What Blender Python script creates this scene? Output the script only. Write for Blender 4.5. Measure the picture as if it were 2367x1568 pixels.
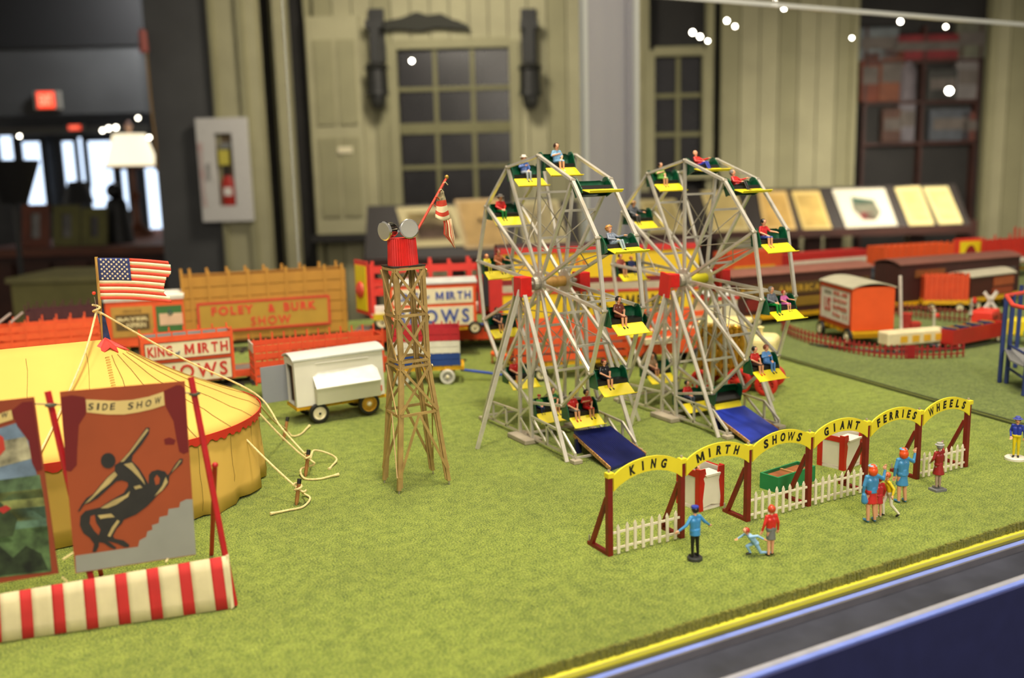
import bpy, bmesh, math, random
import numpy as np
from math import sin, cos, pi, radians, atan2, sqrt
from mathutils import Vector, Matrix, Euler
random.seed(7)
for _o in list(bpy.data.objects):
    bpy.data.objects.remove(_o)
SC = bpy.context.scene
COL = SC.collection

# ------------------------------------------------------------------ camera
# 1 unit = 10 cm.  +X runs along the front rail of the display case, +Y to its back, grass at z = 0.
FPX, PITCH, ROLL, HEAD, EYE = 2200.0, 0.1725, -0.0255, 0.489, 1.7
cA, sA = cos(HEAD), sin(HEAD)
def room(x, y, z=0.0):
    """camera-aligned room frame (x right, y ahead) -> world"""
    return Vector((x*cA + y*sA, -x*sA + y*cA, z))
_r0 = room(1, 0, 0); _u0 = room(0, sin(PITCH), 0) + Vector((0, 0, cos(PITCH))); _f0 = room(0, cos(PITCH), 0) - Vector((0, 0, sin(PITCH)))
_R = _r0*cos(ROLL) + _u0*sin(ROLL); _U = _u0*cos(ROLL) - _r0*sin(ROLL)
cam = bpy.data.objects.new('camera', bpy.data.cameras.new('camera'))
COL.objects.link(cam)
cam.matrix_world = Matrix(((_R.x, _U.x, -_f0.x, 0), (_R.y, _U.y, -_f0.y, 0), (_R.z, _U.z, -_f0.z, EYE), (0, 0, 0, 1)))
cam.data.sensor_width = 36.0
cam.data.lens = 36.0*FPX/2367.0
cam.data.clip_start = 0.05; cam.data.clip_end = 600
cam.data.dof.use_dof = True; cam.data.dof.focus_distance = 5.0; cam.data.dof.aperture_fstop = 0.85
SC.camera = cam

# ------------------------------------------------------------------ world, lights, exposure
w = bpy.data.worlds.new('hall_ambient'); SC.world = w; w.use_nodes = True
w.node_tree.nodes['Background'].inputs[0].default_value = (1.0, 0.93, 0.82, 1)
w.node_tree.nodes['Background'].inputs[1].default_value = 0.37
SC.view_settings.view_transform = 'Standard'; SC.view_settings.look = 'None'
SC.view_settings.gamma = 1.0; SC.view_settings.use_curve_mapping = False
SC.view_settings.exposure = 0.14
SC.cycles.use_denoising = True; SC.cycles.use_adaptive_sampling = True; SC.cycles.adaptive_threshold = 0.03
SC.cycles.use_light_tree = False; SC.cycles.max_bounces = 4; SC.cycles.diffuse_bounces = 2; SC.cycles.glossy_bounces = 2; SC.cycles.transparent_max_bounces = 12
SC.cycles.caustics_reflective = False; SC.cycles.caustics_refractive = False
def area(name, loc, aim, size, power, color=(1, 0.88, 0.70)):
    l = bpy.data.lights.new(name, 'AREA'); l.shape = 'DISK'; l.size = size; l.energy = power; l.color = color
    o = bpy.data.objects.new(name, l); COL.objects.link(o); o.location = loc
    o.rotation_euler = (Vector(aim) - Vector(loc)).to_track_quat('-Z', 'Y').to_euler()
    return o
area('ceiling_track_light_main', (2.2, 2.6, 13), (2.4, 4.6, 0), 1.6, 1330)
area('ceiling_track_light_left', (-1.6, 4.2, 13), (0.2, 5.6, 0), 1.6, 300)
area('ceiling_track_light_back', (3.4, 6.6, 14), (3.2, 8.4, 0), 2.2, 800)
area('ceiling_track_light_side', (9.5, 5.0, 14), (8.8, 7.5, 0), 2.2, 420)
area('added_front_fill', (-1.0, -9.0, 9.0), (2.6, 6.0, 0.4), 5.0, 1500, (1, 0.90, 0.76))  # unseen fill added on the viewer's side to lift the front faces
area('ceiling_wash_light', room(-3, 39, 13), room(-3, 51, -3), 4, 2100, (1, 0.90, 0.74))
area('added_low_wall_wash', room(19, 40, 5), room(19.5, 46, -6), 4, 2000, (1, 0.90, 0.74))  # unseen low wash, added and aimed down so the upper wall stays dim
area('next_room_fill', room(-26, 78, 20), room(-30, 100, -4), 6, 5200, (0.95, 0.97, 1.0))  # fill added to brighten the next room's dark walls

# ------------------------------------------------------------------ photo calibration helpers
def ray(px, py):
    x = (px - 1183.5)/FPX; y = -(py - 784.0)/FPX
    return _f0 + _R*x + _U*y
def gp(px, py, z=0.0):
    """point at height z seen at a photo pixel"""
    d = ray(px, py); t = (z - EYE)/d.z
    return Vector((d.x*t, d.y*t, z))
def onplane(px, py, p0, n):
    d = ray(px, py); o = Vector((0, 0, EYE)); t = (p0 - o).dot(n)/d.dot(n)
    return o + d*t
def zat(p, py):
    """height above the point p whose image lies on photo row py"""
    lo, hi = -30.0, 40.0
    for _ in range(60):
        m = (lo + hi)/2; q = Vector((p.x, p.y, m - EYE))
        yy = 784 - FPX*q.dot(_U)/q.dot(_f0)
        if yy > py: lo = m
        else: hi = m
    return lo
def bx(px, py, D):
    """(x, z) on the frontal room plane at distance D"""
    d = ray(px, py); x = d.x*cA - d.y*sA; y = d.x*sA + d.y*cA
    return x*D/y, EYE + d.z*D/y

# ------------------------------------------------------------------ materials
def lin(c):
    c = c/255.0
    return c/12.92 if c <= 0.04045 else ((c + 0.055)/1.055)**2.4
def rgb(h):
    return (lin(int(h[0:2], 16)), lin(int(h[2:4], 16)), lin(int(h[4:6], 16)), 1)
MATS = {}
def mat(hexc, rough=0.55, metal=0.0, vary=0.10, scale=9.0, bump=0.0, name=None, emit=0.0, coat=0.0):
    key = (hexc, rough, metal, vary, scale, bump, emit, coat)
    if key in MATS: return MATS[key]
    m = bpy.data.materials.new(name or 'paint_' + hexc); m.use_nodes = True
    nt = m.node_tree; b = nt.nodes['Principled BSDF']; c = rgb(hexc)
    b.inputs['Roughness'].default_value = rough; b.inputs['Metallic'].default_value = metal
    if coat: b.inputs['Coat Weight'].default_value = coat
    tc = nt.nodes.new('ShaderNodeTexCoord'); nz = nt.nodes.new('ShaderNodeTexNoise')
    nz.inputs['Scale'].default_value = scale; nz.inputs['Detail'].default_value = 4
    nt.links.new(tc.outputs['Object'], nz.inputs['Vector'])
    rp = nt.nodes.new('ShaderNodeValToRGB')
    rp.color_ramp.elements[0].position = 0.3; rp.color_ramp.elements[1].position = 0.7
    rp.color_ramp.elements[0].color = tuple(v*(1 - vary) for v in c[:3]) + (1,)
    rp.color_ramp.elements[1].color = tuple(min(1, v*(1 + vary)) for v in c[:3]) + (1,)
    nt.links.new(nz.outputs['Fac'], rp.inputs['Fac']); nt.links.new(rp.outputs['Color'], b.inputs['Base Color'])
    if bump:
        bp = nt.nodes.new('ShaderNodeBump'); bp.inputs['Strength'].default_value = bump; bp.inputs['Distance'].default_value = 0.01
        nt.links.new(nz.outputs['Fac'], bp.inputs['Height']); nt.links.new(bp.outputs['Normal'], b.inputs['Normal'])
    if emit:
        b.inputs['Emission Color'].default_value = c; b.inputs['Emission Strength'].default_value = emit
    MATS[key] = m
    return m
def wood(hexc, hex2, scale=6.0, rough=0.6, axis=2, stretch=8.0):
    m = bpy.data.materials.new('wood_' + hexc); m.use_nodes = True; nt = m.node_tree; b = nt.nodes['Principled BSDF']
    tc = nt.nodes.new('ShaderNodeTexCoord'); mp = nt.nodes.new('ShaderNodeMapping'); nz = nt.nodes.new('ShaderNodeTexNoise'); rp = nt.nodes.new('ShaderNodeValToRGB')
    s = [scale*stretch]*3; s[axis] = scale; mp.inputs['Scale'].default_value = s
    nz.inputs['Scale'].default_value = 1.0; nz.inputs['Detail'].default_value = 5
    rp.color_ramp.elements[0].color = rgb(hex2); rp.color_ramp.elements[1].color = rgb(hexc)
    rp.color_ramp.elements[0].position = 0.35; rp.color_ramp.elements[1].position = 0.6
    nt.links.new(tc.outputs['Object'], mp.inputs['Vector']); nt.links.new(mp.outputs['Vector'], nz.inputs['Vector'])
    nt.links.new(nz.outputs['Fac'], rp.inputs['Fac']); nt.links.new(rp.outputs['Color'], b.inputs['Base Color'])
    b.inputs['Roughness'].default_value = rough
    return m
def grass_mat(c1, c2, c3, name):
    m = bpy.data.materials.new(name); m.use_nodes = True; nt = m.node_tree; b = nt.nodes['Principled BSDF']
    tc = nt.nodes.new('ShaderNodeTexCoord')
    def noise(s, d=3.0, r=0.6):
        n = nt.nodes.new('ShaderNodeTexNoise'); n.inputs['Scale'].default_value = s; n.inputs['Detail'].default_value = d; n.inputs['Roughness'].default_value = r
        nt.links.new(tc.outputs['Object'], n.inputs['Vector']); return n
    fine, mid, big = noise(125, 3, .8), noise(16, 4), noise(1.3, 2)
    rp = nt.nodes.new('ShaderNodeValToRGB'); cr = rp.color_ramp
    cr.elements[0].position = 0.38; cr.elements[0].color = rgb(c1); cr.elements[1].position = 0.50; cr.elements[1].color = rgb(c2)
    e = cr.elements.new(0.63); e.color = rgb(c3)
    mx = nt.nodes.new('ShaderNodeMath'); mx.operation = 'MULTIPLY_ADD'; mx.inputs[1].default_value = 0.22; 
    ad = nt.nodes.new('ShaderNodeMath'); ad.operation = 'SUBTRACT'; ad.inputs[1].default_value = 0.11
    nt.links.new(mid.outputs['Fac'], mx.inputs[0]); nt.links.new(fine.outputs['Fac'], mx.inputs[2]); nt.links.new(mx.outputs[0], ad.inputs[0]); nt.links.new(ad.outputs[0], rp.inputs['Fac'])
    hs = nt.nodes.new('ShaderNodeHueSaturation'); mr = nt.nodes.new('ShaderNodeMapRange')
    mr.inputs['From Min'].default_value = .3; mr.inputs['From Max'].default_value = .7; mr.inputs['To Min'].default_value = .88; mr.inputs['To Max'].default_value = 1.1
    nt.links.new(big.outputs['Fac'], mr.inputs['Value']); nt.links.new(mr.outputs[0], hs.inputs['Value']); nt.links.new(rp.outputs['Color'], hs.inputs['Color'])
    nt.links.new(hs.outputs['Color'], b.inputs['Base Color'])
    bp = nt.nodes.new('ShaderNodeBump'); bp.inputs['Strength'].default_value = 0.9; bp.inputs['Distance'].default_value = 0.012
    nt.links.new(fine.outputs['Fac'], bp.inputs['Height']); nt.links.new(bp.outputs['Normal'], b.inputs['Normal'])
    b.inputs['Roughness'].default_value = 0.9; b.inputs['Specular IOR Level'].default_value = 0.1
    b.inputs['Sheen Weight'].default_value = 0.15
    return m
def clear_mat():
    m = bpy.data.materials.new('clear_acrylic'); m.use_nodes = True; nt = m.node_tree
    for n in list(nt.nodes): nt.nodes.remove(n)
    o = nt.nodes.new('ShaderNodeOutputMaterial'); t = nt.nodes.new('ShaderNodeBsdfTransparent'); t.inputs['Color'].default_value = (.97, .97, .97, 1)
    nt.links.new(t.outputs[0], o.inputs['Surface']); return m
def acrylic(hexc, alpha, name, rough=0.15):
    m = bpy.data.materials.new(name); m.use_nodes = True; nt = m.node_tree; b = nt.nodes['Principled BSDF']
    o = nt.nodes['Material Output']; t = nt.nodes.new('ShaderNodeBsdfTransparent'); x = nt.nodes.new('ShaderNodeMixShader')
    b.inputs['Base Color'].default_value = rgb(hexc); b.inputs['Roughness'].default_value = rough
    x.inputs[0].default_value = alpha
    nt.links.new(t.outputs[0], x.inputs[1]); nt.links.new(b.outputs[0], x.inputs[2]); nt.links.new(x.outputs[0], o.inputs['Surface']); return m

# ------------------------------------------------------------------ mesh helpers
class MB:
    def __init__(s): s.v = []; s.f = []; s.mi = []; s.cur = 0
    def add(s, vs, fs):
        n = len(s.v); s.v += [tuple(p) for p in vs]; s.f += [tuple(n + i for i in q) for q in fs]; s.mi += [s.cur]*len(fs); return s
    def box(s, x0, x1, y0, y1, z0, z1, M=None):
        vs = [Vector(p) for p in ((x0,y0,z0),(x1,y0,z0),(x1,y1,z0),(x0,y1,z0),(x0,y0,z1),(x1,y0,z1),(x1,y1,z1),(x0,y1,z1))]
        if M is not None: vs = [M @ v for v in vs]
        return s.add(vs, [(3,2,1,0),(4,5,6,7),(0,1,5,4),(1,2,6,5),(2,3,7,6),(3,0,4,7)])
    def bar(s, a, b, w, h=None, up=None):
        a = Vector(a); b = Vector(b); d = (b - a).normalized(); h = h or w
        up = Vector(up) if up is not None else (Vector((0, 0, 1)) if abs(d.z) < 0.95 else Vector((0, 1, 0)))
        x = d.cross(up).normalized(); y = x.cross(d).normalized()
        vs = [p + x*sx*w/2 + y*sy*h/2 for p in (a, b) for sx, sy in ((-1,-1),(1,-1),(1,1),(-1,1))]
        return s.add(vs, [(0,1,2,3),(7,6,5,4),(0,4,5,1),(1,5,6,2),(2,6,7,3),(3,7,4,0)])
    def tube(s, pts, r, n=8, caps=True):
        pts = [Vector(p) for p in pts]; rs = r if isinstance(r, (list, tuple)) else [r]*len(pts); vs = []; fs = []
        px = None
        for i, p in enumerate(pts):
            d = (pts[min(i+1, len(pts)-1)] - pts[max(i-1, 0)]).normalized()
            ref = px if px is not None and abs(px.dot(d)) < .99 else (Vector((0,0,1)) if abs(d.z) < .9 else Vector((1,0,0)))
            x = (ref - d*ref.dot(d)).normalized(); px = x; y = d.cross(x)
            vs += [p + x*cos(2*pi*k/n)*rs[i] + y*sin(2*pi*k/n)*rs[i] for k in range(n)]
        for i in range(len(pts)-1):
            for k in range(n):
                fs.append((i*n+k, i*n+(k+1)%n, (i+1)*n+(k+1)%n, (i+1)*n+k))
        if caps: fs += [tuple(range(n-1, -1, -1)), tuple((len(pts)-1)*n + k for k in range(n))]
        return s.add(vs, fs)
    def lathe(s, prof, M=None, n=20):
        """profile of (radius, height) turned about local z"""
        vs = []; fs = []
        for r, z in prof: vs += [Vector((r*cos(2*pi*k/n), r*sin(2*pi*k/n), z)) for k in range(n)]
        for i in range(len(prof)-1):
            for k in range(n): fs.append((i*n+k, i*n+(k+1)%n, (i+1)*n+(k+1)%n, (i+1)*n+k))
        if prof[0][0] > 1e-6: fs.append(tuple(range(n-1, -1, -1)))
        if prof[-1][0] > 1e-6: fs.append(tuple((len(prof)-1)*n + k for k in range(n)))
        if M is not None: vs = [M @ v for v in vs]
        return s.add(vs, fs)
    def prism(s, pts, y0, y1, M=None):
        """outline of (x, z) points pushed from y0 to y1"""
        a = sum(pts[i][0]*pts[(i+1) % len(pts)][1] - pts[(i+1) % len(pts)][0]*pts[i][1] for i in range(len(pts)))
        if a < 0: pts = pts[::-1]
        n = len(pts); vs = [Vector((x, y0, z)) for x, z in pts] + [Vector((x, y1, z)) for x, z in pts]
        if M is not None: vs = [M @ v for v in vs]
        return s.add(vs, [tuple(range(n)), tuple(range(2*n-1, n-1, -1))] + [((i+1) % n, i, n+i, n+(i+1) % n) for i in range(n)])
    def sphere(s, c, r, n=10, m=7, sc=(1,1,1)):
        c = Vector(c); vs = [c + Vector((0,0,-r*sc[2]))]; fs = []
        for i in range(1, m):
            t = -pi/2 + pi*i/m
            vs += [c + Vector((r*sc[0]*cos(t)*cos(2*pi*k/n), r*sc[1]*cos(t)*sin(2*pi*k/n), r*sc[2]*sin(t))) for k in range(n)]
        vs.append(c + Vector((0,0,r*sc[2]))); L = len(vs)-1
        for k in range(n):
            fs.append((0, 1+(k+1)%n, 1+k)); fs.append((L, L-n+k, L-n+(k+1)%n))
        for i in range(m-2):
            for k in range(n): fs.append((1+i*n+k, 1+i*n+(k+1)%n, 1+(i+1)*n+(k+1)%n, 1+(i+1)*n+k))
        return s.add(vs, fs)
    def mesh(s, name):
        me = bpy.data.meshes.new(name); me.from_pydata(s.v, [], s.f); me.polygons.foreach_set('material_index', s.mi); me.update(); return me
    def obj(s, name, m, parent=None, smooth=False):
        me = s.mesh(name); o = bpy.data.objects.new(name, me); COL.objects.link(o)
        for q in (m if isinstance(m, (list, tuple)) else [m]): me.materials.append(q)
        if smooth: me.polygons.foreach_set('use_smooth', [True]*len(me.polygons)); smooth_angle(o)
        if parent is not None: o.parent = parent
        return o
def smooth_angle(o):
    me = o.data; bm = bmesh.new(); bm.from_mesh(me)
    for e in bm.edges:
        if len(e.link_faces) == 2 and e.calc_face_angle(0) > 0.7: e.smooth = False
    bm.to_mesh(me); bm.free()
def box(name, m, parent, x0, x1, y0, y1, z0, z1): return MB().box(x0, x1, y0, y1, z0, z1).obj(name, m, parent)
def bar(name, m, parent, a, b, w, h=None, up=None): return MB().bar(a, b, w, h, up).obj(name, m, parent)
def tube(name, m, parent, pts, r, n=8): return MB().tube(pts, r, n).obj(name, m, parent, True)
def bevel(o, w=0.004, seg=2):
    b = o.modifiers.new('bevel', 'BEVEL'); b.width = w; b.segments = seg; b.limit_method = 'ANGLE'; return o
def tag(o, label=None, cat=None, group=None, kind=None):
    if label: o['label'] = label
    if cat: o['category'] = cat
    if group: o['group'] = group
    if kind: o['kind'] = kind
    return o
def thing(name, label, cat, loc=(0,0,0), rotz=0.0, group=None):
    o = bpy.data.objects.new(name, None); COL.objects.link(o); o.empty_display_size = 0.05
    o.location = loc; o.rotation_euler = (0, 0, rotz); return tag(o, label, cat, group)
def link(name, me, parent, loc=(0,0,0), rot=(0,0,0), sc=(1,1,1), mats=None):
    o = bpy.data.objects.new(name, me); COL.objects.link(o); o.parent = parent; o.location = loc; o.rotation_euler = rot; o.scale = sc
    if mats:
        for i, q in enumerate(mats):
            o.material_slots[i].link = 'OBJECT'; o.material_slots[i].material = q
    return o
_TXT = {}
def glyphs(t, bold=0.02, shear=0.0, spacing=1.0):
    k = (t, bold, shear, spacing)
    if t == 'M':
        P = [(0, 0), (0, 1), (.22, 1), (.5, .40), (.78, 1), (1, 1), (1, 0), (.78, 0), (.78, .56), (.58, .10), (.42, .10), (.22, .56), (.22, 0)]
        return P, [tuple(range(len(P)-1, -1, -1))]
    if 'M' in t and k not in _TXT:
        wd = {'I': .34, 'M': 1.0, 'W': 1.05, ' ': .45, 'E': .62, 'R': .72, 'T': .7}; VS = []; FS_ = []; x = 0.0
        for ch in t:
            q = wd.get(ch, .8)
            if ch != ' ':
                a, b = glyphs(ch, .03 if bold > .01 else bold); n0 = len(VS); VS += [(x + p[0]*q*.82, p[1]) for p in a]; FS_ += [tuple(n0+i for i in f) for f in b]; xe = x + q*.82
            x += q*spacing**.5
        _TXT[k] = ([(p[0]/xe, p[1]) for p in VS], FS_)
    if k not in _TXT:
        c = bpy.data.curves.new('type', 'FONT'); c.body = t; c.offset = bold; c.shear = shear; c.space_character = spacing; c.resolution_u = 3
        o = bpy.data.objects.new('type', c); COL.objects.link(o)
        dg = bpy.context.evaluated_depsgraph_get(); me = bpy.data.meshes.new_from_object(o.evaluated_get(dg))
        vs = [v.co.copy() for v in me.vertices]; fs = [tuple(p.vertices) for p in me.polygons]
        bpy.data.objects.remove(o); bpy.data.meshes.remove(me)
        x0 = min(v.x for v in vs); x1 = max(v.x for v in vs); y0 = min(v.y for v in vs); y1 = max(v.y for v in vs)
        _TXT[k] = ([((v.x-x0)/(x1-x0), (v.y-y0)/(y1-y0)) for v in vs], fs)
    return _TXT[k]
def text(t, m, parent, x0, x1, z0, z1, y, bold=0.02, shear=0.0, thick=0.003, name='lettering', spacing=1.0, M=None):
    """raised letters on the plane local y, facing -y, filling the given rectangle"""
    if 'W' in t and 'M' not in t: bold = min(bold, .02)
    vs, fs = glyphs(t, bold, shear, spacing); n = len(vs)
    P = [Vector((x0 + a*(x1-x0), y - thick, z0 + b*(z1-z0))) for a, b in vs]; Q = [p + Vector((0, thick, 0)) for p in P]
    if M is not None: P = [M @ p for p in P]; Q = [M @ p for p in Q]
    cnt = {}
    for f in fs:
        for i in range(len(f)):
            a, b = f[i], f[(i+1) % len(f)]; cnt[(a, b)] = 1
    side = [(b, a, a+n, b+n) for (a, b) in cnt if (b, a) not in cnt]
    mb = MB(); mb.add(P + Q, list(fs) + side); return mb.obj(name, m, parent)
# ------------------------------------------------------------------ common paints
SILVER = mat('d4cebf', .34, .45, .12, 14, name='silver_paint')
SILVER_D = mat('a39c8c', .42, .3, .15, 14, name='silver_paint_dull')
WHITE = mat('e6e2d2', .5, name='white_paint'); CREAM = mat('e3d9b4', .55, name='cream_paint')
GREY = mat('8f9190', .6, name='grey_paint'); ROOFGREY = mat('b7b8b0', .6, name='roof_grey')
ORANGE = mat('e6592a', .5, .0, .1, 8, name='orange_paint'); ORANGE2 = mat('dd5029', .5, .0, .12, 8, name='orange_red_paint')
RED = mat('d3241c', .4, name='red_paint'); REDLIT = mat('df3a2a', .45, name='bright_red_paint'); DKRED = mat('6d1512', .45, name='oxblood_paint')
YELLOW = mat('e8cf1a', .5, .0, .07, 6, name='yellow_paint'); CHROMEY = mat('dba50d', .5, name='chassis_yellow')
BLUE = mat('1f3f93', .5, name='blue_paint'); NAVY = mat('20244c', .5, name='navy_paint')
BLACK = mat('15130f', .5, name='black_paint'); BROWN = mat('4a1c12', .55, name='brown_paint'); GREEN = mat('0e5a36', .35, .0, .2, 14, name='green_enamel')
OCHRE = mat('b5822f', .55, .0, .08, 7, name='ochre_paint'); CHROME = mat('dedad0', .18, 1.0, .05, 9, name='chrome')
ROPE = mat('dcc88c', .9, .0, .2, 60, .5, name='cotton_cord')

# ------------------------------------------------------------------ model boards (setting) and case
GR_L = grass_mat('3b4a13', '7d922f', 'b0b74c', 'flocked_grass'); GR_R = grass_mat('405020', '6f8236', '939f4e', 'flocked_grass_hazed')  # second board: duller greens carry the haze of the divider pane
VF, VB = 2.672, 10.9
def ug(v): return 6.10 + (v - 6.44)*0.143
def slab(name, pts, z0, z1, m):
    n = len(pts); mb = MB(); mb.add([(x, y, z0) for x, y in pts] + [(x, y, z1) for x, y in pts],
        [tuple(range(n-1, -1, -1)), tuple(range(n, 2*n))] + [(i, (i+1) % n, n+(i+1) % n, n+i) for i in range(n)])
    return tag(mb.obj(name, m), kind='structure')
slab('ground', [(-7, VF), (ug(VF)-.03, VF), (ug(VB)-.03, VB), (-7, VB)], -.05, 0, GR_L)
slab('ground', [(ug(VF)+.05, VF), (20, VF), (20, VB), (ug(VB)+.05, VB)], -.05, -.004, GR_R)
# ragged cut edge of the grass sheet
mb = MB(); rr = random.Random(3)
x = -3.0
while x < 9:
    wd = rr.uniform(.005, .013); mb.box(x, x+wd, VF - rr.uniform(.004, .012), VF+.004, -.040 - rr.uniform(0, .008), .001 + rr.uniform(0, .008)); x += wd*.9
tag(mb.obj('grass_fringe', grass_mat('5b611a', '7d8028', '9a9438', 'cut_grass')), 'ragged cut front edge of the green grass sheet', 'grass edge', kind='stuff')

CASE = thing('display_case', 'clear acrylic display case over the model fairground with a navy base', 'display case')
CLEAR = clear_mat(); EDGE = acrylic('b9bcb6', .75, 'acrylic_edge'); BLUEDGE = mat('7688d0', .25, name='blue_film_edge')
box('base_panel', NAVY, CASE, -7, 20, 2.335, 2.352, -9.0, -.080)
box('base_shelf', mat('33353f', .45, .0, .3, 5, name='dark_shelf'), CASE, -7, 20, 2.36, 2.68, -.13, -.085)
box('case_bed', mat('2a2a24', .8, name='dark_bed'), CASE, -7, 20, 2.68, VB+.1, -.13, -.055)
MB().tube([(-7, 2.385, -.08), (20, 2.385, -.08)], .017, 10).obj('nosing', mat('a9aab2', .2, .3, name='polished_nosing'), CASE, True)
box('blue_edge', BLUEDGE, CASE, -7, 20, 2.348, 2.372, -.086, -.072)
box('pane_channel', BLUEDGE, CASE, -7, 20, 2.592, 2.622, -.085, -.058)
box('channel_lip', mat('77757c', .3, .4, name='channel_grey'), CASE, -7, 20, 2.580, 2.591, -.085, -.055)
box('edge_strip', mat('e4dc4a', .12, .0, .1, 3, name='grass_reflection_edge', coat=.5), CASE, -7, 20, 2.645, 2.668, -.075, -.034)  # clear lip: yellow paints in the grass reflected in its edge
box('edge_strip', mat('4a4a2c', .3, name='dark_olive_strip'), CASE, -7, 20, 2.624, 2.646, -.085, -.055)  # dark olive strip along the gap below the grass edge
def pane(name, a, b, z0, z1):
    o = MB().add([(a[0], a[1], z0), (b[0], b[1], z0), (b[0], b[1], z1), (a[0], a[1], z1)], [(0, 1, 2, 3)]).obj(name, CLEAR, CASE); return o
CT = 4.62
pane('front_pane', (-7, 2.610), (20, 2.610), -.06, CT)
pane('divider_pane', (ug(2.66), 2.66), (ug(VB), VB), 0, CT)
pane('back_pane', (-7, VB), (20, VB), 0, CT)
def along(v0, v1, du0, du1, z0, z1, name, m):
    mb = MB(); P = [(ug(v0)+du0, v0), (ug(v0)+du1, v0), (ug(v1)+du1, v1), (ug(v1)+du0, v1)]
    mb.add([(x, y, z0) for x, y in P] + [(x, y, z1) for x, y in P], [(3,2,1,0),(4,5,6,7),(0,1,5,4),(1,2,6,5),(2,3,7,6),(3,0,4,7)]); return mb.obj(name, m, CASE)
along(VF, VB, -.030, -.006, -.05, .012, 'divider_channel', mat('3b4218', .7, name='dark_olive_channel'))
along(VF, VB, -.006, .020, -.05, .006, 'divider_strip', mat('8d9338', .4, name='olive_acrylic'))
along(VF, VB, .020, .046, -.05, .010, 'divider_channel', mat('333a18', .7, name='dark_olive_channel_b'))
tp = onplane(2200, 44, Vector((0, VB, 0)), Vector((0, 1, 0)))
MB().bar((8.0, VB, tp.z), (20, VB, tp.z), .06, .06).obj('top_edge', acrylic('d0d2cc', .85, 'top_edge_acrylic'), CASE)
# wide acrylic joint post at the far end of the divider
for pl, pr, m_, nm, dv in ((1346, 1468, acrylic('9b9aa0', .62, 'joint_post_acrylic', .25), 'corner_post', 0), (1344, 1354, EDGE, 'post_edge', -.03), (1440, 1449, acrylic('8d8c94', .5, 'post_bevel'), 'post_edge', -.03), (1459, 1470, EDGE, 'post_edge', -.03)):
    a = onplane(pl, 400, Vector((0, VB+.12, 0)), Vector((0, 1, 0))); b = onplane(pr, 400, Vector((0, VB+.12, 0)), Vector((0, 1, 0)))
    box(nm, m_, CASE, a.x, b.x, VB+.06+dv, VB+.16+dv, -.05, 5.2)
a = onplane(657, 60, Vector((0, VB, 0)), Vector((0, 1, 0)))
box('seam_strip', acrylic('a8aaa0', .4, 'seam_acrylic'), CASE, a.x-.012, a.x+.012, VB+.01, VB+.04, 0, 5.0)

# ------------------------------------------------------------------ the hall behind the case (setting)
RZ = -HEAD
def robj(o): o.matrix_world = Matrix.Translation(room(0, 0, 0)) @ Matrix.Rotation(RZ, 4, 'Z'); return o   # mesh drawn in camera-aligned room axes
def rbox(name, m, parent, x0, x1, y0, y1, z0, z1):
    o = box(name, m, None, x0, x1, y0, y1, z0, z1)
    if parent is None: robj(o)
    else: o.parent = parent
    return o
ROOMROT = Matrix.Rotation(RZ, 4, 'Z')
def rstruct(name):
    o = bpy.data.objects.new(name, None); COL.objects.link(o); o.rotation_euler = (0, 0, RZ); o['kind'] = 'structure'; return o
def rthing(name, label, cat, group=None): return thing(name, label, cat, (0, 0, 0), RZ, group)
SAGE = mat('aba682', .7, .0, .08, .6, name='sage_paint'); SAGE_D = mat('97936f', .7, .0, .08, .6, name='sage_paint_deep')
CHAR = mat('4c4c4b', .8, .0, .12, .5, name='charcoal_wall'); DK = mat('24221f', .7, .0, .2, .7, name='dark_interior'); DKWOOD = mat('3a1d14', .6, .0, .3, .8, name='dark_wood')
FZ = -9.0; D = 52.0
o = rbox('floor', mat('3a2f26', .6, .0, .2, .4, name='hall_floor'), None, -75, 75, -12, 150, FZ-.3, FZ); tag(o, kind='structure')
o = rbox('ceiling', mat('2b2a28', .9, name='hall_ceiling'), None, -75, 75, 20, 150, 24, 24.4); tag(o, kind='structure')
def X(px, py=300, d=D): return bx(px, py, d)[0]
def Z(px, py, d=D): return bx(px, py, d)[1]
wb = rstruct('wall_back')
wl = X(605); wr = X(2420)
rbox('backing', DK, wb, wl, wr, D+.6, D+1.0, FZ, 24)
dark_spans = [(X(605), X(640)), (X(672), X(718)), (X(1500), X(1632)), (X(1976), X(2277))]
bw = 1.02; x = wl; k = 0
while x < wr:
    c = x + bw/2
    if not any(a - .3 < c < b + .3 for a, b in dark_spans) and not (X(925) < c < X(1182)):
        rbox('board', SAGE if k % 3 else SAGE_D, wb, x+.025, x+bw-.025, D, D+.5, FZ, 24)
    elif X(925) < c < X(1182):
        rbox('board', SAGE, wb, x+.025, x+bw-.025, D, D+.5, FZ, Z(1050, 478)); rbox('board', SAGE, wb, x+.025, x+bw-.025, D, D+.5, Z(1050, 100), 24)
    x += bw; k += 1
for a, b in dark_spans:
    rbox('trim_board', SAGE_D, wb, a-.35, a, D-.15, D+.5, FZ, 24); rbox('trim_board', SAGE_D, wb, b, b+.35, D-.15, D+.5, FZ, 24)
cl = rstruct('column'); DC = D-3.5
rbox('shaft', SAGE, cl, X(497, 300, DC), X(606, 300, DC), DC, DC+1, FZ, 24); rbox('moulding', SAGE_D, cl, X(566, 300, DC), X(580, 300, DC), DC-.25, DC, FZ, 24); rbox('moulding', SAGE_D, cl, X(504, 300, DC), X(511, 300, DC), DC-.25, DC, FZ, 24)
cl = rstruct('column'); rbox('shaft', SAGE, cl, X(646, 300, D-1), X(676, 300, D-1), D-1.0, D-.2, FZ, 24)
o = rbox('wall_partition', CHAR, None, X(350, 250, D-3.3), X(500, 250, D-3.3), D-3.3, D-2.8, FZ, 24); tag(o, kind='structure')
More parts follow.
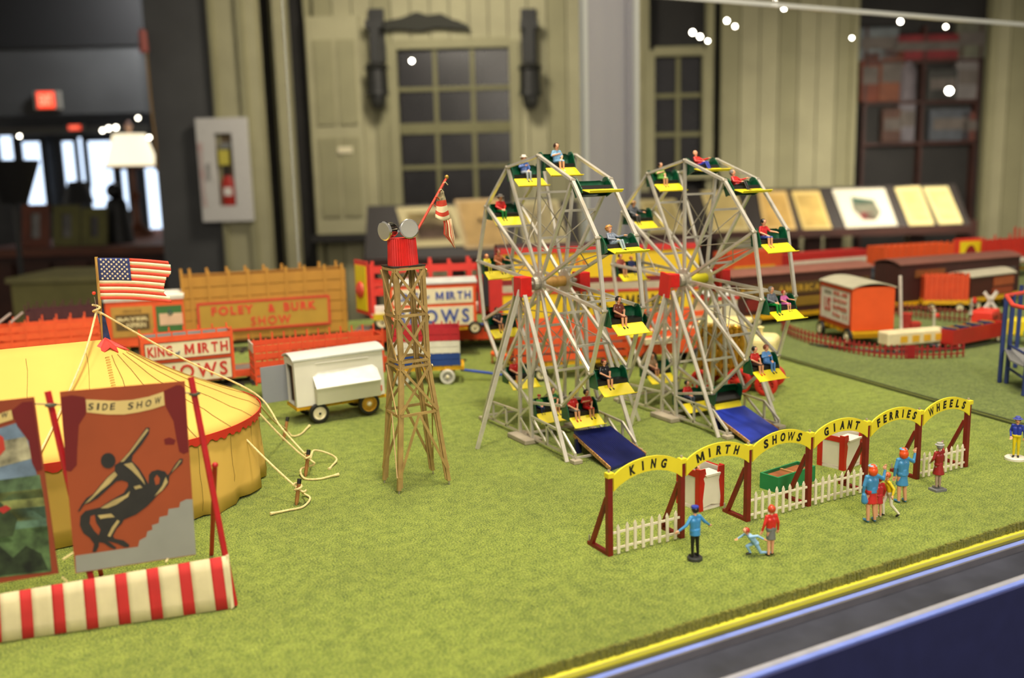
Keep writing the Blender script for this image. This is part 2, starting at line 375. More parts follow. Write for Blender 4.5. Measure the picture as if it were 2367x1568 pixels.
o = rbox('wall_left', mat('454444', .8, .0, .15, .5, name='far_wall'), None, -75, X(420, 300, 118), 118, 118.6, FZ, 24); tag(o, kind='structure')
o = rbox('wall_right', CHAR, None, wr, 75, D, D+.6, FZ, 24); tag(o, kind='structure')
o = rbox('wall_header', mat('4a4a49', .9, .0, .1, .3, name='bulkhead_grey'), None, -75, X(335, 180, 85), 84.2, 85.6, Z(150, 266, 85), Z(150, 113, 85)); tag(o, kind='structure')
o = rbox('beam', mat('1d1c1b', .9, name='beam_black'), None, -75, X(335, 50, 85), 84, 86, Z(150, 112, 85), 24); tag(o, kind='structure')
# panelled door leaf in the back wall
dr = rstruct('door_1')
a, b = X(724), X(843)
rbox('leaf', SAGE, dr, a, b, D-.5, D-.1, Z(780, 540), Z(780, 40))
for (p, q, r_, s) in ((740, 782, 95, 290), (792, 832, 95, 290), (740, 782, 320, 500), (792, 832, 320, 500)):
    rbox('panel', SAGE_D, dr, X(p), X(q), D-.62, D-.5, Z(780, s), Z(780, r_))
rbox('bottom_rail', DK, dr, a-.2, b+.3, D-1.2, D-.1, Z(780, 556), Z(780, 541))
rbox('latch_plate', CREAM, dr, X(783), X(817), D-.7, D-.5, Z(800, 355), Z(800, 340))
# sash window
def sash(name, pl, pr, pt, pb, cols, rows, trim=True):
    wn = rstruct(name); x0, x1 = X(pl), X(pr); m_ = (pl+pr)/2; z0, z1 = Z(m_, pb), Z(m_, pt); t = .32
    glass = mat('211f20', .25, .0, .35, .5, name='dark_pane')
    rbox('frame', SAGE_D, wn, x0-t*1.6, x0, D-.25, D+.3, z0-t, z1+t); rbox('frame', SAGE_D, wn, x1, x1+t*1.6, D-.25, D+.3, z0-t, z1+t)
    rbox('frame', SAGE_D, wn, x0, x1, D-.25, D+.3, z1, z1+t*1.5); rbox('sill', SAGE_D, wn, x0-.7, x1+.7, D-.6, D+.3, z0-t, z0)
    for i in range(cols):
        for j in range(rows):
            rbox('pane', glass, wn, x0+(x1-x0)*i/cols+.06, x0+(x1-x0)*(i+1)/cols-.06, D+.12, D+.2, z0+(z1-z0)*j/rows+.06, z0+(z1-z0)*(j+1)/rows-.06)
    mm = mat('77744f', .7, .0, .08, .6, name='muntin_paint')
    for i in range(1, cols): rbox('muntin', mm, wn, x0+(x1-x0)*i/cols-.11, x0+(x1-x0)*i/cols+.11, D-.02, D+.15, z0, z1)
    for j in range(1, rows): h = .28 if j*2 == rows else .11; rbox('muntin', mm, wn, x0, x1, D-.05, D+.14, z0+(z1-z0)*j/rows-h, z0+(z1-z0)*j/rows+h)
    return wn
w1_ = sash('window_1', 925, 1182, 112, 474, 3, 4)
sash('window_2', 1512, 1622, 130, 400, 2, 3)
o = thing('window_pediment', 'made-up dark wavy pediment above the sash window', 'pediment', (0, 0, 0), RZ)  # made-up dark shape in place of a reflection above the window
pts = [(X(px_), Z(px_, py_)) for px_, py_ in ((880, 62), (900, 52), (940, 44), (975, 30), (1000, 38), (1030, 34), (1052, 46), (1085, 58), (1096, 72), (1060, 70), (1020, 66), (985, 74), (930, 70), (885, 76))]
MB().prism(pts, D-.45, D-.2).obj('scroll', mat('33332a', .8, name='dark_carving'), o); rbox('backboard', mat('3d3d33', .8, name='dark_reflection_tone_b'), o, X(920), X(1070), D-.2, D-.02, Z(990, 68), Z(990, 50))
# wall lanterns
for px_, lab in ((879, 'black iron wall lantern between the panelled door and the window'), (1225, 'black iron wall lantern beside the clear acrylic post')):
    L = rthing('wall_lantern', lab, 'lantern', 'black iron wall lanterns'); xc = X(px_, 220); iron = mat('1e1e1a', .6, name='black_iron')
    M_ = lambda zz: Matrix.Translation((xc, D-1.1, zz))
    q = Z(px_, 258)
    MB().lathe([(0, 0), (.28, .1), (.42, .4), (.42, .75)], M_(q), 12).obj('globe', mat('2b2b26', .4, name='smoked_globe'), L, True)
    MB().lathe([(.62, .75), (.55, .95), (.5, 2.0), (.66, 2.1), (.5, 2.3), (.2, 2.4)], M_(q), 12).obj('cage', iron, L)
    rbox('stem', iron, L, xc-.25, xc+.25, D-1.3, D-.9, q+2.3, q+4.1)
    rbox('bracket', iron, L, xc-.45, xc+.45, D-1.3, D-.05, q+4.1, q+4.5); rbox('wall_plate', iron, L, xc-.4, xc+.4, D-.3, D-.02, q+2.5, q+5.2)

# dark alcove; shelves and goods added to imitate a shop's reflection in glass
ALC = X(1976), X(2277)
sh = rthing('reflection_shelving', 'made-up tall dark shelving for a reflection, in the shadowy doorway behind the reading panels', 'shelving')
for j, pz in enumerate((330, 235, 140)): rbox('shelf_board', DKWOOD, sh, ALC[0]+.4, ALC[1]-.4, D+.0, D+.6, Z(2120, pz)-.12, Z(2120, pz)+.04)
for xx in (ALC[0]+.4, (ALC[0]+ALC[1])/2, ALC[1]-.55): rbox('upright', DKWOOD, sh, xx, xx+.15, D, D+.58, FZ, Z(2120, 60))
goods = [(2010, 235, '6b3420', 'made-up reflection of a tall rust-orange box on the upper shelf nearest the doorway edge', 1.0, 2.6), (2060, 235, '6e3f28', 'made-up terracotta orange carton on the upper shelf, second from the edge', 1.3, 2.8), (2098, 235, '5f585c', 'made-up reflection of a pale lilac-grey round tin on the upper shelf', 1.5, 1.9),
  (2178, 235, '33332f', 'made-up dark grey carton on the upper shelf beside the bright lamp', 1.6, 1.6), (2235, 235, '6b6664', 'made-up pale grey carton at the far end of the upper shelf', 1.2, 2.2), (2062, 330, '4f362b', 'made-up reflection of a small brown box on the lower shelf', 1.1, 1.8), (2095, 330, '6a656a', 'made-up reflection of a white paper packet on the lower shelf', .9, 2.3), (2195, 330, '484c52', 'made-up reflection of slate-grey folded goods on the lower shelf', 2.2, 1.7), (2240, 330, '5a3026', 'made-up reflection of a dull red packet at the end of the lower shelf', .9, 1.5), (2140, 140, '701f22', 'made-up reflection of a long crimson sign box on the topmost shelf', 4.2, 1.3), (2030, 140, '62686a', 'made-up pale blue-grey carton on the topmost shelf', 2.2, 1.7), (2245, 140, '5c5c4c', 'made-up reflection of an olive and grey bundle on the topmost shelf', 1.6, 1.9)]
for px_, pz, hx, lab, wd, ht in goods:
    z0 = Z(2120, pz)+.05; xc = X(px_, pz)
    g_ = rthing('reflection_carton', lab, 'reflection_carton', 'made-up goods imitating a reflection')
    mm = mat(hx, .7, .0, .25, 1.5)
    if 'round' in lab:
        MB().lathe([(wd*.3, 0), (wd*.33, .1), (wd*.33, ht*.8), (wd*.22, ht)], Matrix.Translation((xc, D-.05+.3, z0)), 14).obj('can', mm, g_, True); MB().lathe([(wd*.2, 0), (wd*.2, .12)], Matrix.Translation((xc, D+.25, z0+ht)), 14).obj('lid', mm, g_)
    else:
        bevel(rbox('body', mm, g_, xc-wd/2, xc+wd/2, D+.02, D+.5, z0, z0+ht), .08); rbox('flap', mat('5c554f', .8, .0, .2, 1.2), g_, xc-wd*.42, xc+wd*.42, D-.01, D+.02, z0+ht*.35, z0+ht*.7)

# glowing cans: imitation of lamp reflections in the glass, and far-room spotlights
def spot_or_glint(px_, py_, d, r, lab, power=30):
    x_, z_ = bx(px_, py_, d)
    s = rthing('spotlight_or_glint', lab, 'spotlight', 'small bright ceiling spotlights'); y_ = d
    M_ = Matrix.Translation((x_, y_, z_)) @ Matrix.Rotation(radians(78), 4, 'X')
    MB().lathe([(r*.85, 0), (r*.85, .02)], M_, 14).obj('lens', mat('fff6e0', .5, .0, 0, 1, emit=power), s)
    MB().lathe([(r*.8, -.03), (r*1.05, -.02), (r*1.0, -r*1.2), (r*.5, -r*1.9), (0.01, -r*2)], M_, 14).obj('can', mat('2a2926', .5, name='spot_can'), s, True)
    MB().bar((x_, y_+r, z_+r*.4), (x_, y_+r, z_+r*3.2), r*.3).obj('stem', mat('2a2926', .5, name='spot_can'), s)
reflection_dots = [(952, 141, .20, 'warm imitated glass glint glowing in front of the dark window pane'), (1601, 75, .22, 'brightest imitated glass glint of the slanting trio above the second wheel'), (1618, 85, .20, 'middle imitated glass glint of the slanting trio above the second wheel'), (1636, 95, .14, 'faint lowest imitated glass glint of the slanting trio above the second wheel'),
  (1680, 48, .19, 'imitated glass glint of the upper pair, higher and to its left'), (1699, 61, .16, 'imitated glass glint of the upper pair, lower and to its right'), (1792, 10, .19, 'imitated glass glint nearest the top edge, first of the top pair'), (1812, 20, .17, 'imitated glass glint nearest the top edge, second of the top pair'),
  (2081, 50, .20, 'oval imitated glass glint just under the slanting glass edge'), (2186, 62, .15, 'small dim imitated glass glint under the slanting glass edge at far side'), (1969, 88, .13, 'small imitated glass glint alone below the slanting glass edge'), (2194, 210, .36, 'large glaring imitated glass glint beside the dark shelves')]
for px_, py_, r, lab in reflection_dots: spot_or_glint(px_, py_, 49.0, r*.5, lab)  # added glowing dots in place of reflections in the clear panes

# ------------------------------------------------------------------ reading rail with documents
def reading_rail(name, lab, pl, pr, pt, pb, d0, docs, legs):
    t = rthing(name, lab, 'reading rail')
    xl, zb = bx((pl+pr)/2, pb, d0); d1 = d0 + 1.9; zt = bx((pl+pr)/2, pt, d1)[1]
    x0 = bx(pl, pb, d0)[0]; x1 = bx(pr, pb, d0)[0]
    n = Vector((0, -(zt-zb), d1-d0)).normalized(); up = Vector((0, d1-d0, zt-zb)); 
    C0 = Vector((x0, d0, zb)); nn = ROOMROT @ n; cp = ROOMROT @ C0
    LX = Vector((x1-x0, 0, 0)); F_ = [C0, C0 + LX, C0 + LX + up, C0 + up]
    MB().add(F_ + [p - n*.35 for p in F_], [(0,1,2,3),(7,6,5,4),(0,4,5,1),(1,5,6,2),(2,6,7,3),(3,7,4,0)]).obj('slope', mat('2c2622', .6, .0, .15, .5, name='dark_rail'), t)
    for lp in legs:
        xx = bx(lp, pb+40, d0+1)[0]; rbox('leg', DKWOOD, t, xx-.35, xx+.35, d0+.6, d0+1.2, FZ, zb+.3)
    rbox('ledge', DKWOOD, t, x0, x1, d0-.15, d0+.1, zb-.25, zb+.12)
    for (corners, hx, art, lab2) in docs:
        P = [ROOMROT.inverted() @ onplane(cx, cy, cp + nn*.06, nn) for cx, cy in corners]
        dd = rthing('mounted_document', lab2, 'document', 'documents on the reading rails')
        Q = [p - n*.06 for p in P]
        MB().add(P + Q, [(0,1,2,3),(7,6,5,4),(0,4,5,1),(1,5,6,2),(2,6,7,3),(3,7,4,0)]).obj('mount', mat(hx, .7, .0, .05, .8), dd)
        def q(a, b): return (P[0]*(1-a) + P[1]*a)*(1-b) + (P[3]*(1-a) + P[2]*a)*b
        for (poly, hx2) in art:
            MB().add([q(a, b) + n*.02 for a, b in poly], [tuple(range(len(poly)))]).obj('print', mat(hx2, .8, .0, .2, 1.5), dd)
# corners in order: lower edge left, lower edge right, upper edge right, upper edge left
reading_rail('reading_rail', 'dark sloping reading rail with sepia documents behind the lighting tower', 842, 1345, 470, 600, 46,
  [([(945, 572), (1092, 566), (1050, 475), (915, 480)], 'c9bb8a', [([(.14,.14),(.86,.14),(.86,.84),(.14,.84)], '8f7d58'), ([(.2,.2),(.8,.2),(.82,.5),(.6,.56),(.45,.66),(.22,.5)], '5f4a3c'), ([(.14,.66),(.86,.66),(.86,.84),(.14,.84)], 'b49f68')], 'sepia photograph in a cream mount behind the leaning flag'),
   ([(1075, 575), (1175, 572), (1160, 458), (1050, 462)], 'c4a878', [([(.08,.06),(.92,.06),(.92,.94),(.08,.94)], 'b8975e'), ([(.42,.5),(.52,.5),(.52,.6),(.42,.6)], '6d5a40')], 'tan document with a small crest beside the first wheel'),
   ([(1215, 570), (1312, 560), (1290, 462), (1192, 466)], 'b9ad80', [([(.1,.1),(.9,.1),(.9,.9),(.1,.9)], '9c8f68'), ([(.35,.5),(.6,.5),(.6,.65),(.35,.65)], '6b6350')], 'olive-cream document seen through the first wheel')],
  (860, 1060, 1150, 1330))
reading_rail('reading_rail', 'dark sloping reading rail with cream documents beyond the second wheel', 1475, 2245, 434, 536, 45,
  [([(1500, 545), (1590, 540), (1560, 460), (1475, 462)], 'b8aa78', [([(.1,.1),(.9,.1),(.9,.9),(.1,.9)], 'a4945e')], 'dim tan document seen through the second wheel'),
   ([(1648, 536), (1735, 534), (1700, 440), (1620, 442)], 'bfae78', [([(.12,.1),(.9,.1),(.9,.9),(.1,.9)], 'ae9a60')], 'tan document behind the right rim of the second wheel'),
   ([(1768, 536), (1842, 533), (1817, 441), (1752, 442)], 'c8a868', [([(.1,.1),(.9,.1),(.9,.9),(.1,.9)], 'b5924e')], 'amber document just clear of the second wheel'),
   ([(1858, 534), (1924, 532), (1893, 441), (1829, 442)], 'cdb36c', [([(.1,.1),(.9,.1),(.9,.9),(.1,.9)], 'b89b54')], 'amber document beside the colour picture of a wagon'),
   ([(1957, 527), (2075, 521), (2044, 435), (1923, 438)], 'c9c4ae', [([(.38,.18),(.62,.16),(.76,.34),(.72,.62),(.3,.72),(.26,.45)], '6b6a58'), ([(.3,.6),(.7,.56),(.72,.68),(.3,.78)], '3d5a4a'), ([(.36,.2),(.62,.18),(.68,.34),(.38,.38)], '8a3038')], 'white sheet with a coloured drawing of a circus wagon'),
   ([(2103, 521), (2160, 519), (2126, 430), (2068, 434)], 'c9bb80', [([(.12,.1),(.88,.1),(.88,.9),(.12,.9)], 'bdac6a')], 'cream document right of the wagon drawing'),
   ([(2172, 518), (2226, 516), (2190, 431), (2133, 433)], 'cbbf84', [([(.12,.1),(.88,.1),(.88,.9),(.12,.9)], 'beaf70'), ([(.4,.4),(.62,.4),(.6,.5),(.4,.5)], '8f8a5c')], 'cream document at the end of the row of papers')],
  (1500, 1640, 1826, 1876, 1924, 2110, 2230))

# ------------------------------------------------------------------ fire extinguisher cabinet
ex = rthing('extinguisher_cabinet', 'white wall cabinet with a narrow window showing a red fire extinguisher', 'cabinet')
DE = 48.0
def XE(p, q): return bx(p, q, DE)[0]
def ZE(p, q): return bx(p, q, DE)[1]
ax0, ax1, az0, az1 = XE(460, 395), XE(578, 395), ZE(520, 512), ZE(520, 272)
wp = mat('d2cfc8', .5, name='cabinet_white')
rbox('body', wp, ex, ax0+.1, ax1-.1, DE+.35, DE+1.2, az0+.1, az1-.1)
wx0, wx1, wz0, wz1 = XE(501, 400), XE(541, 400), ZE(520, 476), ZE(520, 308)
for nm, a, b, c, e in (('door_stile', ax0, wx0, az0, az1), ('door_stile', wx1, ax1, az0, az1), ('door_rail', wx0, wx1, az0, wz0), ('door_rail', wx0, wx1, wz1, az1)): rbox(nm, wp, ex, a, b, DE, DE+.3, c, e)
rbox('inner_back', mat('6b5a40', .7, name='cabinet_inside'), ex, wx0, wx1, DE+.28, DE+.34, wz0, wz1)
rbox('handle', mat('a8a6a0', .4, name='cabinet_handle'), ex, XE(482, 400), XE(488, 400), DE-.1, DE, ZE(485, 414), ZE(485, 376))
text('FIRE', mat('c9a09a', .6), ex, XE(464, 420), XE(474, 420), ZE(470, 480), ZE(470, 330), DE-.01, .0, name='faded_lettering')
fx = rthing('fire_extinguisher', 'red fire extinguisher with a yellow tag inside the white cabinet', 'extinguisher')
xm = (wx0+wx1)/2+.05
MB().lathe([(.28, 0), (.33, .05), (.33, 1.1), (.2, 1.4), (.1, 1.5)], Matrix.Translation((xm, DE+.05+.1, wz0+.02)) @ Matrix.Diagonal((1, .3, 1, 1)), 14).obj('cylinder', mat('b32a1c', .4, name='extinguisher_red'), fx, True)
rbox('tag', mat('c9bc4a', .6), fx, wx0+.12, wx1-.22, DE+.06, DE+.12, wz0+2.0, wz1-.8); rbox('valve', mat('8a8a84', .3, .5), fx, wx0+.25, wx1-.1, DE+.06, DE+.16, wz1-.75, wz1-.45)
rbox('neck', BLACK, fx, xm-.08, xm+.08, DE+.08, DE+.16, wz0+1.5, wz1-.75); rbox('base_band', mat('e8e2d8', .5), fx, xm-.2, xm+.2, DE+.02, DE+.05, wz0+.5, wz0+.9)

# ------------------------------------------------------------------ room seen through the opening
DF = 117.0
wf = [(0, 30, 312, 372), (58, 100, 328, 484), (147, 174, 327, 436), (184, 196, 318, 424), (206, 262, 326, 480), (284, 296, 392, 486), (340, 382, 385, 530)]
day = mat('cfe2fb', .5, .0, .0, 1, name='daylight_glass', emit=1.9)
for i, (a, b, c, e) in enumerate(wf):
    wn = rstruct('window_%d' % (i+3)); f_ = lambda p, q: bx(p, q, DF)
    x0 = f_(a, (c+e)/2)[0]; x1 = f_(b, (c+e)/2)[0]; z1 = f_((a+b)/2, c)[1]; z0 = f_((a+b)/2, e)[1]; fm = mat('262524', .6, name='door_frame_dark')
    rbox('pane', day, wn, x0, x1, DF+.2, DF+.3, z0, z1)
    for q in ((x0-.5, x0, z0-.5, z1+.5), (x1, x1+.5, z0-.5, z1+.5), (x0, x1, z1, z1+.5), (x0, x1, z0-.5, z0)): rbox('frame', fm, wn, q[0], q[1], DF-.1, DF+.5, q[2], q[3])
o = rbox('trim_1', mat('6b6860', .8, name='header_grey'), None, X(-20, 300, 116), X(345, 300, 116), 115.6, 116.4, Z(100, 312, 116), Z(100, 294, 116)); tag(o, kind='structure')
def exit_sign(px0, px1, py0, py1, d, lab, lit):
    s = rthing('exit_sign', lab, 'exit sign'); x0, z1 = bx(px0, py0, d); x1, z0 = bx(px1, py1, d); dx = x1-x0; dz = z1-z0
    rbox('housing', mat('8d887c', .6, name='sign_housing'), s, x0, x1, d, d+.5, z0, z1)
    rbox('face', mat('ff4a2c', .5, .0, 0, 1, name='exit_face', emit=lit), s, x0+dx*.14, x1-dx*.2, d-.08, d, z0+dz*.06, z1-dz*.05)
    text('EXIT', mat('ff9a7a', .5, .0, 0, 1, name='exit_letters', emit=lit*.9), s, x0+dx*.22, x1-dx*.28, z0+dz*.22, z1-dz*.22, d-.08, .02, thick=.05)
    rbox('mounting_plate', mat('2a2926', .5, name='spot_can'), s, x0+dx*.3, x1-dx*.3, d+.4, d+.62, z0+dz*.2, z1-dz*.2)
exit_sign(76, 140, 211, 252, 83.6, 'lit red EXIT sign on the grey bulkhead under the dark beam', 1.3)
exit_sign(152, 196, 289, 301, 115.0, 'small distant red EXIT sign over the bright doors', .9)
for px_, py_, r, lab in ((237, 302, .32, 'far spotlight first of three over the shop doors'), (251, 297, .36, 'far spotlight middle of three over the shop doors'), (268, 295, .36, 'far spotlight third of three over the shop doors, by the lamp'), (45, 315, .3, 'far spotlight alone above the first bright door'), (319, 273, .28, 'far spotlight just over the lamp finial'), (345, 318, .3, 'far spotlight beside the lamp shade')): spot_or_glint(px_, py_, 110, r*.7, lab, 14)
DT = 60.0
zt = bx(200, 572, DT)[1]
dk = rthing('wooden_counter', 'long brown wooden counter in the neighbouring room', 'counter')
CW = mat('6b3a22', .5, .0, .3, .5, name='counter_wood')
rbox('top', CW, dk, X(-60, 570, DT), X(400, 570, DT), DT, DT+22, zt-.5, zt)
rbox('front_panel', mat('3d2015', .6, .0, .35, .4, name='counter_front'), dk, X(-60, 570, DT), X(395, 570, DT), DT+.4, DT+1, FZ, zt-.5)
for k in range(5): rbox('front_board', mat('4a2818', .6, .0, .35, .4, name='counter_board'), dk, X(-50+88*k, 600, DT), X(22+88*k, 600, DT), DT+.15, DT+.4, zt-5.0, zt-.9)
def picture_frame(pl, pr, pt, pb, lab, fm, pic):
    s = rthing('picture_frame', lab, 'picture frame', 'frames standing on the counter'); d = DT+2
    x0 = bx(pl, pb, d)[0]; x1 = bx(pr, pb, d)[0]; h = bx(pl, pt, d)[1] - zt; t = .55; ln = Matrix.Translation((x0, d, zt)) @ Matrix.Rotation(radians(-12), 4, 'X')
    W_ = x1-x0
    for a, b, c, e in ((0, t, 0, h), (W_-t, W_, 0, h), (t, W_-t, 0, t), (t, W_-t, h-t, h)): MB().box(a, b, 0, .25, c, e, ln).obj('frame_bar', mat(fm, .6, .0, .2, 1), s)
    MB().box(t, W_-t, .12, .2, t, h-t, ln).obj('picture', mat(pic, .5, .0, .3, 1.2), s); MB().bar(ln @ Vector((W_/2, .2, h*.6)), (x0+W_/2, d+1.6, zt), .15).obj('strut', BLACK, s)
picture_frame(50, 112, 472, 566, 'brown wooden picture frame with a pale picture on the counter', '7a4028', '8a8782')
picture_frame(122, 184, 474, 562, 'olive frame with a slanting white picture on the counter', '6d6a34', '75726c')
picture_frame(188, 246, 480, 558, 'olive frame with a dark picture beside the black statuette', '6d6a34', '53504e')
lp = rthing('table_lamp', 'glowing white table lamp with a slender turned stem', 'lamp'); d = 72.0; lx = bx(316, 500, d)[0]; zb = zt
M_ = Matrix.Translation((lx, d, 0))
sz0 = bx(316, 388, d)[1]; sz1 = bx(316, 310, d)[1]
MB().lathe([(1.9, sz0), (1.55, (sz0+sz1)/2), (1.15, sz1)], M_, 24).obj('lamp_shade', mat('fff0cc', .6, .0, 0, 1, name='lit_shade', emit=1.25), lp, True)
MB().lathe([(1.1, zb), (1.1, zb+.3), (.5, zb+.6), (.3, zb+1.0), (.22, zb+2.6), (.38, zb+3.0), (.2, zb+3.4), (.2, sz0+.3)], M_, 16).obj('stem', mat('8a5a44', .4, .2, name='lamp_wood'), lp, True)
MB().lathe([(.1, sz1), (.1, sz1+.3), (.32, sz1+.55), (.15, sz1+.9), (.01, sz1+1.0)], M_, 10).obj('finial', mat('b08a78', .4, .2), lp, True)
MB().lathe([(1.92, sz0-.02), (1.98, sz0+.05), (1.92, sz0+.14)], M_, 24).obj('shade_trim', mat('9a6a48', .6), lp, True)
st = rthing('statuette', 'black rounded statuette silhouette on the counter beside the lamp', 'statuette'); d = DT+4
sx = bx(272, 500, d)[0]; hh = bx(272, 415, d)[1] - zt; jet = mat('0d0c0c', .5, name='jet_black')
MB().lathe([(.95, 0), (.9, .3), (.72, hh*.45), (.66, hh*.62), (.5, hh*.7)], Matrix.Translation((sx, d, zt)), 18).obj('figure_body', jet, st, True); MB().sphere((sx-.05, d, zt+hh*.82), .55, 14, 9).obj('figure_head', jet, st, True)
st = rthing('desk_lamp', 'black flared shade in silhouette between two picture frames', 'lamp'); d = DT+9
sx = bx(182, 460, d)[0]; z0_ = bx(182, 470, d)[1]; z1_ = bx(182, 420, d)[1]
MB().lathe([(1.05, z0_), (.6, z1_), (.05, z1_+.05)], Matrix.Translation((sx, d, 0)), 18).obj('lamp_shade', jet, st, True); MB().lathe([(.5, zt), (.45, zt+.15), (.1, zt+.3), (.1, z0_+.2)], Matrix.Translation((sx, d, 0)), 10).obj('stand', jet, st)
st = rthing('floor_stand', 'black floor stand with a wide flared head at the picture edge', 'stand'); d = 40.0
sx = bx(26, 420, d)[0]; z0_ = bx(26, 470, d)[1]; z1_ = bx(26, 374, d)[1]; sx2 = bx(26, 600, d)[0]
MB().lathe([(.55, z0_), (1.15, z1_), (1.1, z1_+.05), (.1, z1_)], Matrix.Translation((sx, d, 0)), 18).obj('head', jet, st, True); MB().tube([(sx, d, z0_+.1), (sx, d, FZ)], .11).obj('pole', jet, st, True); MB().lathe([(1.0, FZ), (.9, FZ+.15), (.1, FZ+.3)], Matrix.Translation((sx, d, 0)), 14).obj('foot', jet, st)
rp_ = rthing('hanging_cord', 'thin brassy cord hanging along the edge of the opening', 'cord'); d = D-4
P = [Vector((bx(px_, py_, d)[0], d, bx(px_, py_, d)[1])) for px_, py_ in ((338, 120), (345, 200), (352, 270), (360, 330), (361, 395))]
MB().tube(P, .06).obj('cord', mat('8a6a34', .5), rp_, True)
a = bx(331, 92, d); MB().lathe([(.2, -.6), (.22, -.5), (.2, .4), (.08, .5)], Matrix.Translation((a[0], d, a[1])), 12).obj('pull', mat('a8584e', .5), rp_, True)
kb = rthing('khaki_block', 'low plain khaki bench beyond the far left train cars', 'block'); d = 28.0  # plain khaki block with a lid, set behind the train cars
z1_ = bx(140, 640, d)[1]; x0, x1 = bx(25, 660, d)[0], bx(252, 660, d)[0]
rbox('body', mat('6d6838', .7, .0, .2, 1), kb, x0, x1, d, d+3, FZ, z1_-.15); rbox('lid', mat('757044', .6, .0, .2, 1), kb, x0-.1, x1+.1, d-.1, d+3.1, z1_-.15, z1_)
# ------------------------------------------------------------------ toy figures
def capsule(mb, p0, p1, r0, r1, n=10):
    p0 = Vector(p0); p1 = Vector(p1); d = p1 - p0; L = d.length
    if L < 1e-5: d = Vector((0, 0, 1)); L = 1e-5; p1 = p0 + d*L
    d.normalize(); pts = []; rs = []
    for i in range(5):
        t = -pi/2 + (pi/2)*i/4; pts.append(p0 + d*sin(t)*r0); rs.append(max(cos(t)*r0, r0*.05))
    for i in range(5):
        t = (pi/2)*i/4; pts.append(p1 + d*sin(t)*r1); rs.append(max(cos(t)*r1, r1*.05))
    x = d.cross(Vector((0, 0, 1)) if abs(d.z) < .9 else Vector((1, 0, 0))).normalized(); y = d.cross(x); vs = []; fs = []
    for p, r in zip(pts, rs): vs += [p + x*cos(2*pi*k/n)*r + y*sin(2*pi*k/n)*r for k in range(n)]
    for i in range(len(pts)-1):
        for k in range(n): fs.append((i*n+k, i*n+(k+1) % n, (i+1)*n+(k+1) % n, (i+1)*n+k))
    fs += [tuple(range(n-1, -1, -1)), tuple((len(pts)-1)*n + k for k in range(n))]
    mb.add(vs, fs)
SKIN, TOP, BOT, SHOE, EYE_, LIP = range(6)
def hand(C, wrist, d, side, fine=True):
    """palm, four fingers of unequal length and a thumb on its side"""
    d = Vector(d).normalized(); w_ = Vector(wrist); s = Vector(side) - d*Vector(side).dot(d); s.normalize(); nrm = d.cross(s)
    C.append((w_, w_ + d*.075, .034, .042, SKIN, 'c'))
    for i, l in enumerate((.068, .082, .076, .058)):
        o = (i-1.5)*.026; b = w_ + d*.09 + s*o; k = b + d*l*.55 + s*o*.15; e = k + d*l*.5 + nrm*l*.3
        C.append((b, k, .0135, .0125, SKIN, 'c')); C.append((k, e, .0125, .011, SKIN, 'c'))
    b = w_ + d*.03 + s*.035; k = b + d*.035 + s*.032; C.append((b, k, .016, .0145, SKIN, 'c')); C.append((k, k + d*.035 + s*.008, .0145, .012, SKIN, 'c'))
def build_caps(P):
    C = []; V = Vector
    def c(a, b, r0, r1, z, kind='c'): C.append((V(a), V(b), r0, r1, z, kind))
    pel = V(P.get('pel', (0, 0, .95))); che = V(P.get('che', (0, 0, 1.27))); nk = V(P.get('nk', (0, .0, 1.46))); hd = V(P.get('hd', (0, -.02, 1.62)))
    f_ = V(P.get('face', (0, -1, 0))).normalized(); sx = V(P.get('sx', (1, 0, 0))).normalized(); g = P.get('girth', 1.0)
    c(pel - sx*.06, che - sx*.085, .105*g, .115*g, TOP); c(pel + sx*.06, che + sx*.085, .105*g, .115*g, TOP)
    c(pel - sx*.07, pel + sx*.07, .118*g, .118*g, BOT if not P.get('jacket') else TOP)
    shL = nk - sx*.175 - V((0, 0, .06)); shR = nk + sx*.175 - V((0, 0, .06)); c(shL, shR, .07, .07, TOP)
    c(nk - V((0, 0, .05)), hd, .052, .05, SKIN)
    up = (hd - nk).normalized(); hk = P.get('hk', 1.0); c(hd - up*.03 + f_*.012, hd + up*.045, .088*hk, .102*hk, SKIN)
    c(hd + f_*.1*hk + up*.01, hd + f_*.115*hk - up*.012, .014, .02, SKIN)
    er = f_.cross(up).normalized()
    for s in (-1, 1):
        c(hd + er*.1*s*hk, hd + er*.104*s*hk - up*.03, .022, .018, SKIN); c(hd + f_*.098*hk + er*.04*s + up*.03, hd + f_*.098*hk + er*.042*s + up*.03, .009, .009, EYE_)
    c(hd + f_*.090*hk - er*.025 - up*.05, hd + f_*.090*hk + er*.025 - up*.05, .012, .012, LIP)
    for sh, tagk in ((shL, 'L'), (shR, 'R')):
        el = V(P['el'+tagk]); wr = V(P['wr'+tagk]); slv = P.get('sleeve', TOP)
        c(sh, el, .066, .055, TOP); c(el, wr, .052, .040, slv)
        dd = V(P.get('hd'+tagk, wr - el)); hand(C, wr, dd, P.get('th'+tagk, sx*(1 if tagk == 'L' else -1)))
    bare = P.get('bare', False)
    for s, tagk in ((-1, 'L'), (1, 'R')):
        hp = pel + sx*.08*s - V((0, 0, .03)); kn = V(P['kn'+tagk]); an = V(P['an'+tagk]); toe = V(P['toe'+tagk])
        c(hp, kn, .088*g, .064, BOT if (not bare or P.get('bare') == 'knee') else SKIN); c(kn, an, .064, .046, SKIN if bare else BOT); c(an - V((0, 0, .0)), an, .046, .046, SHOE); c(an - V((0, 0, .025)), toe, .047, .04, SHOE)
    for q in P.get('cones', ()): c(*q, 'cone')
    for q in P.get('extra', ()): c(*q)
    return C
_FIG = {}
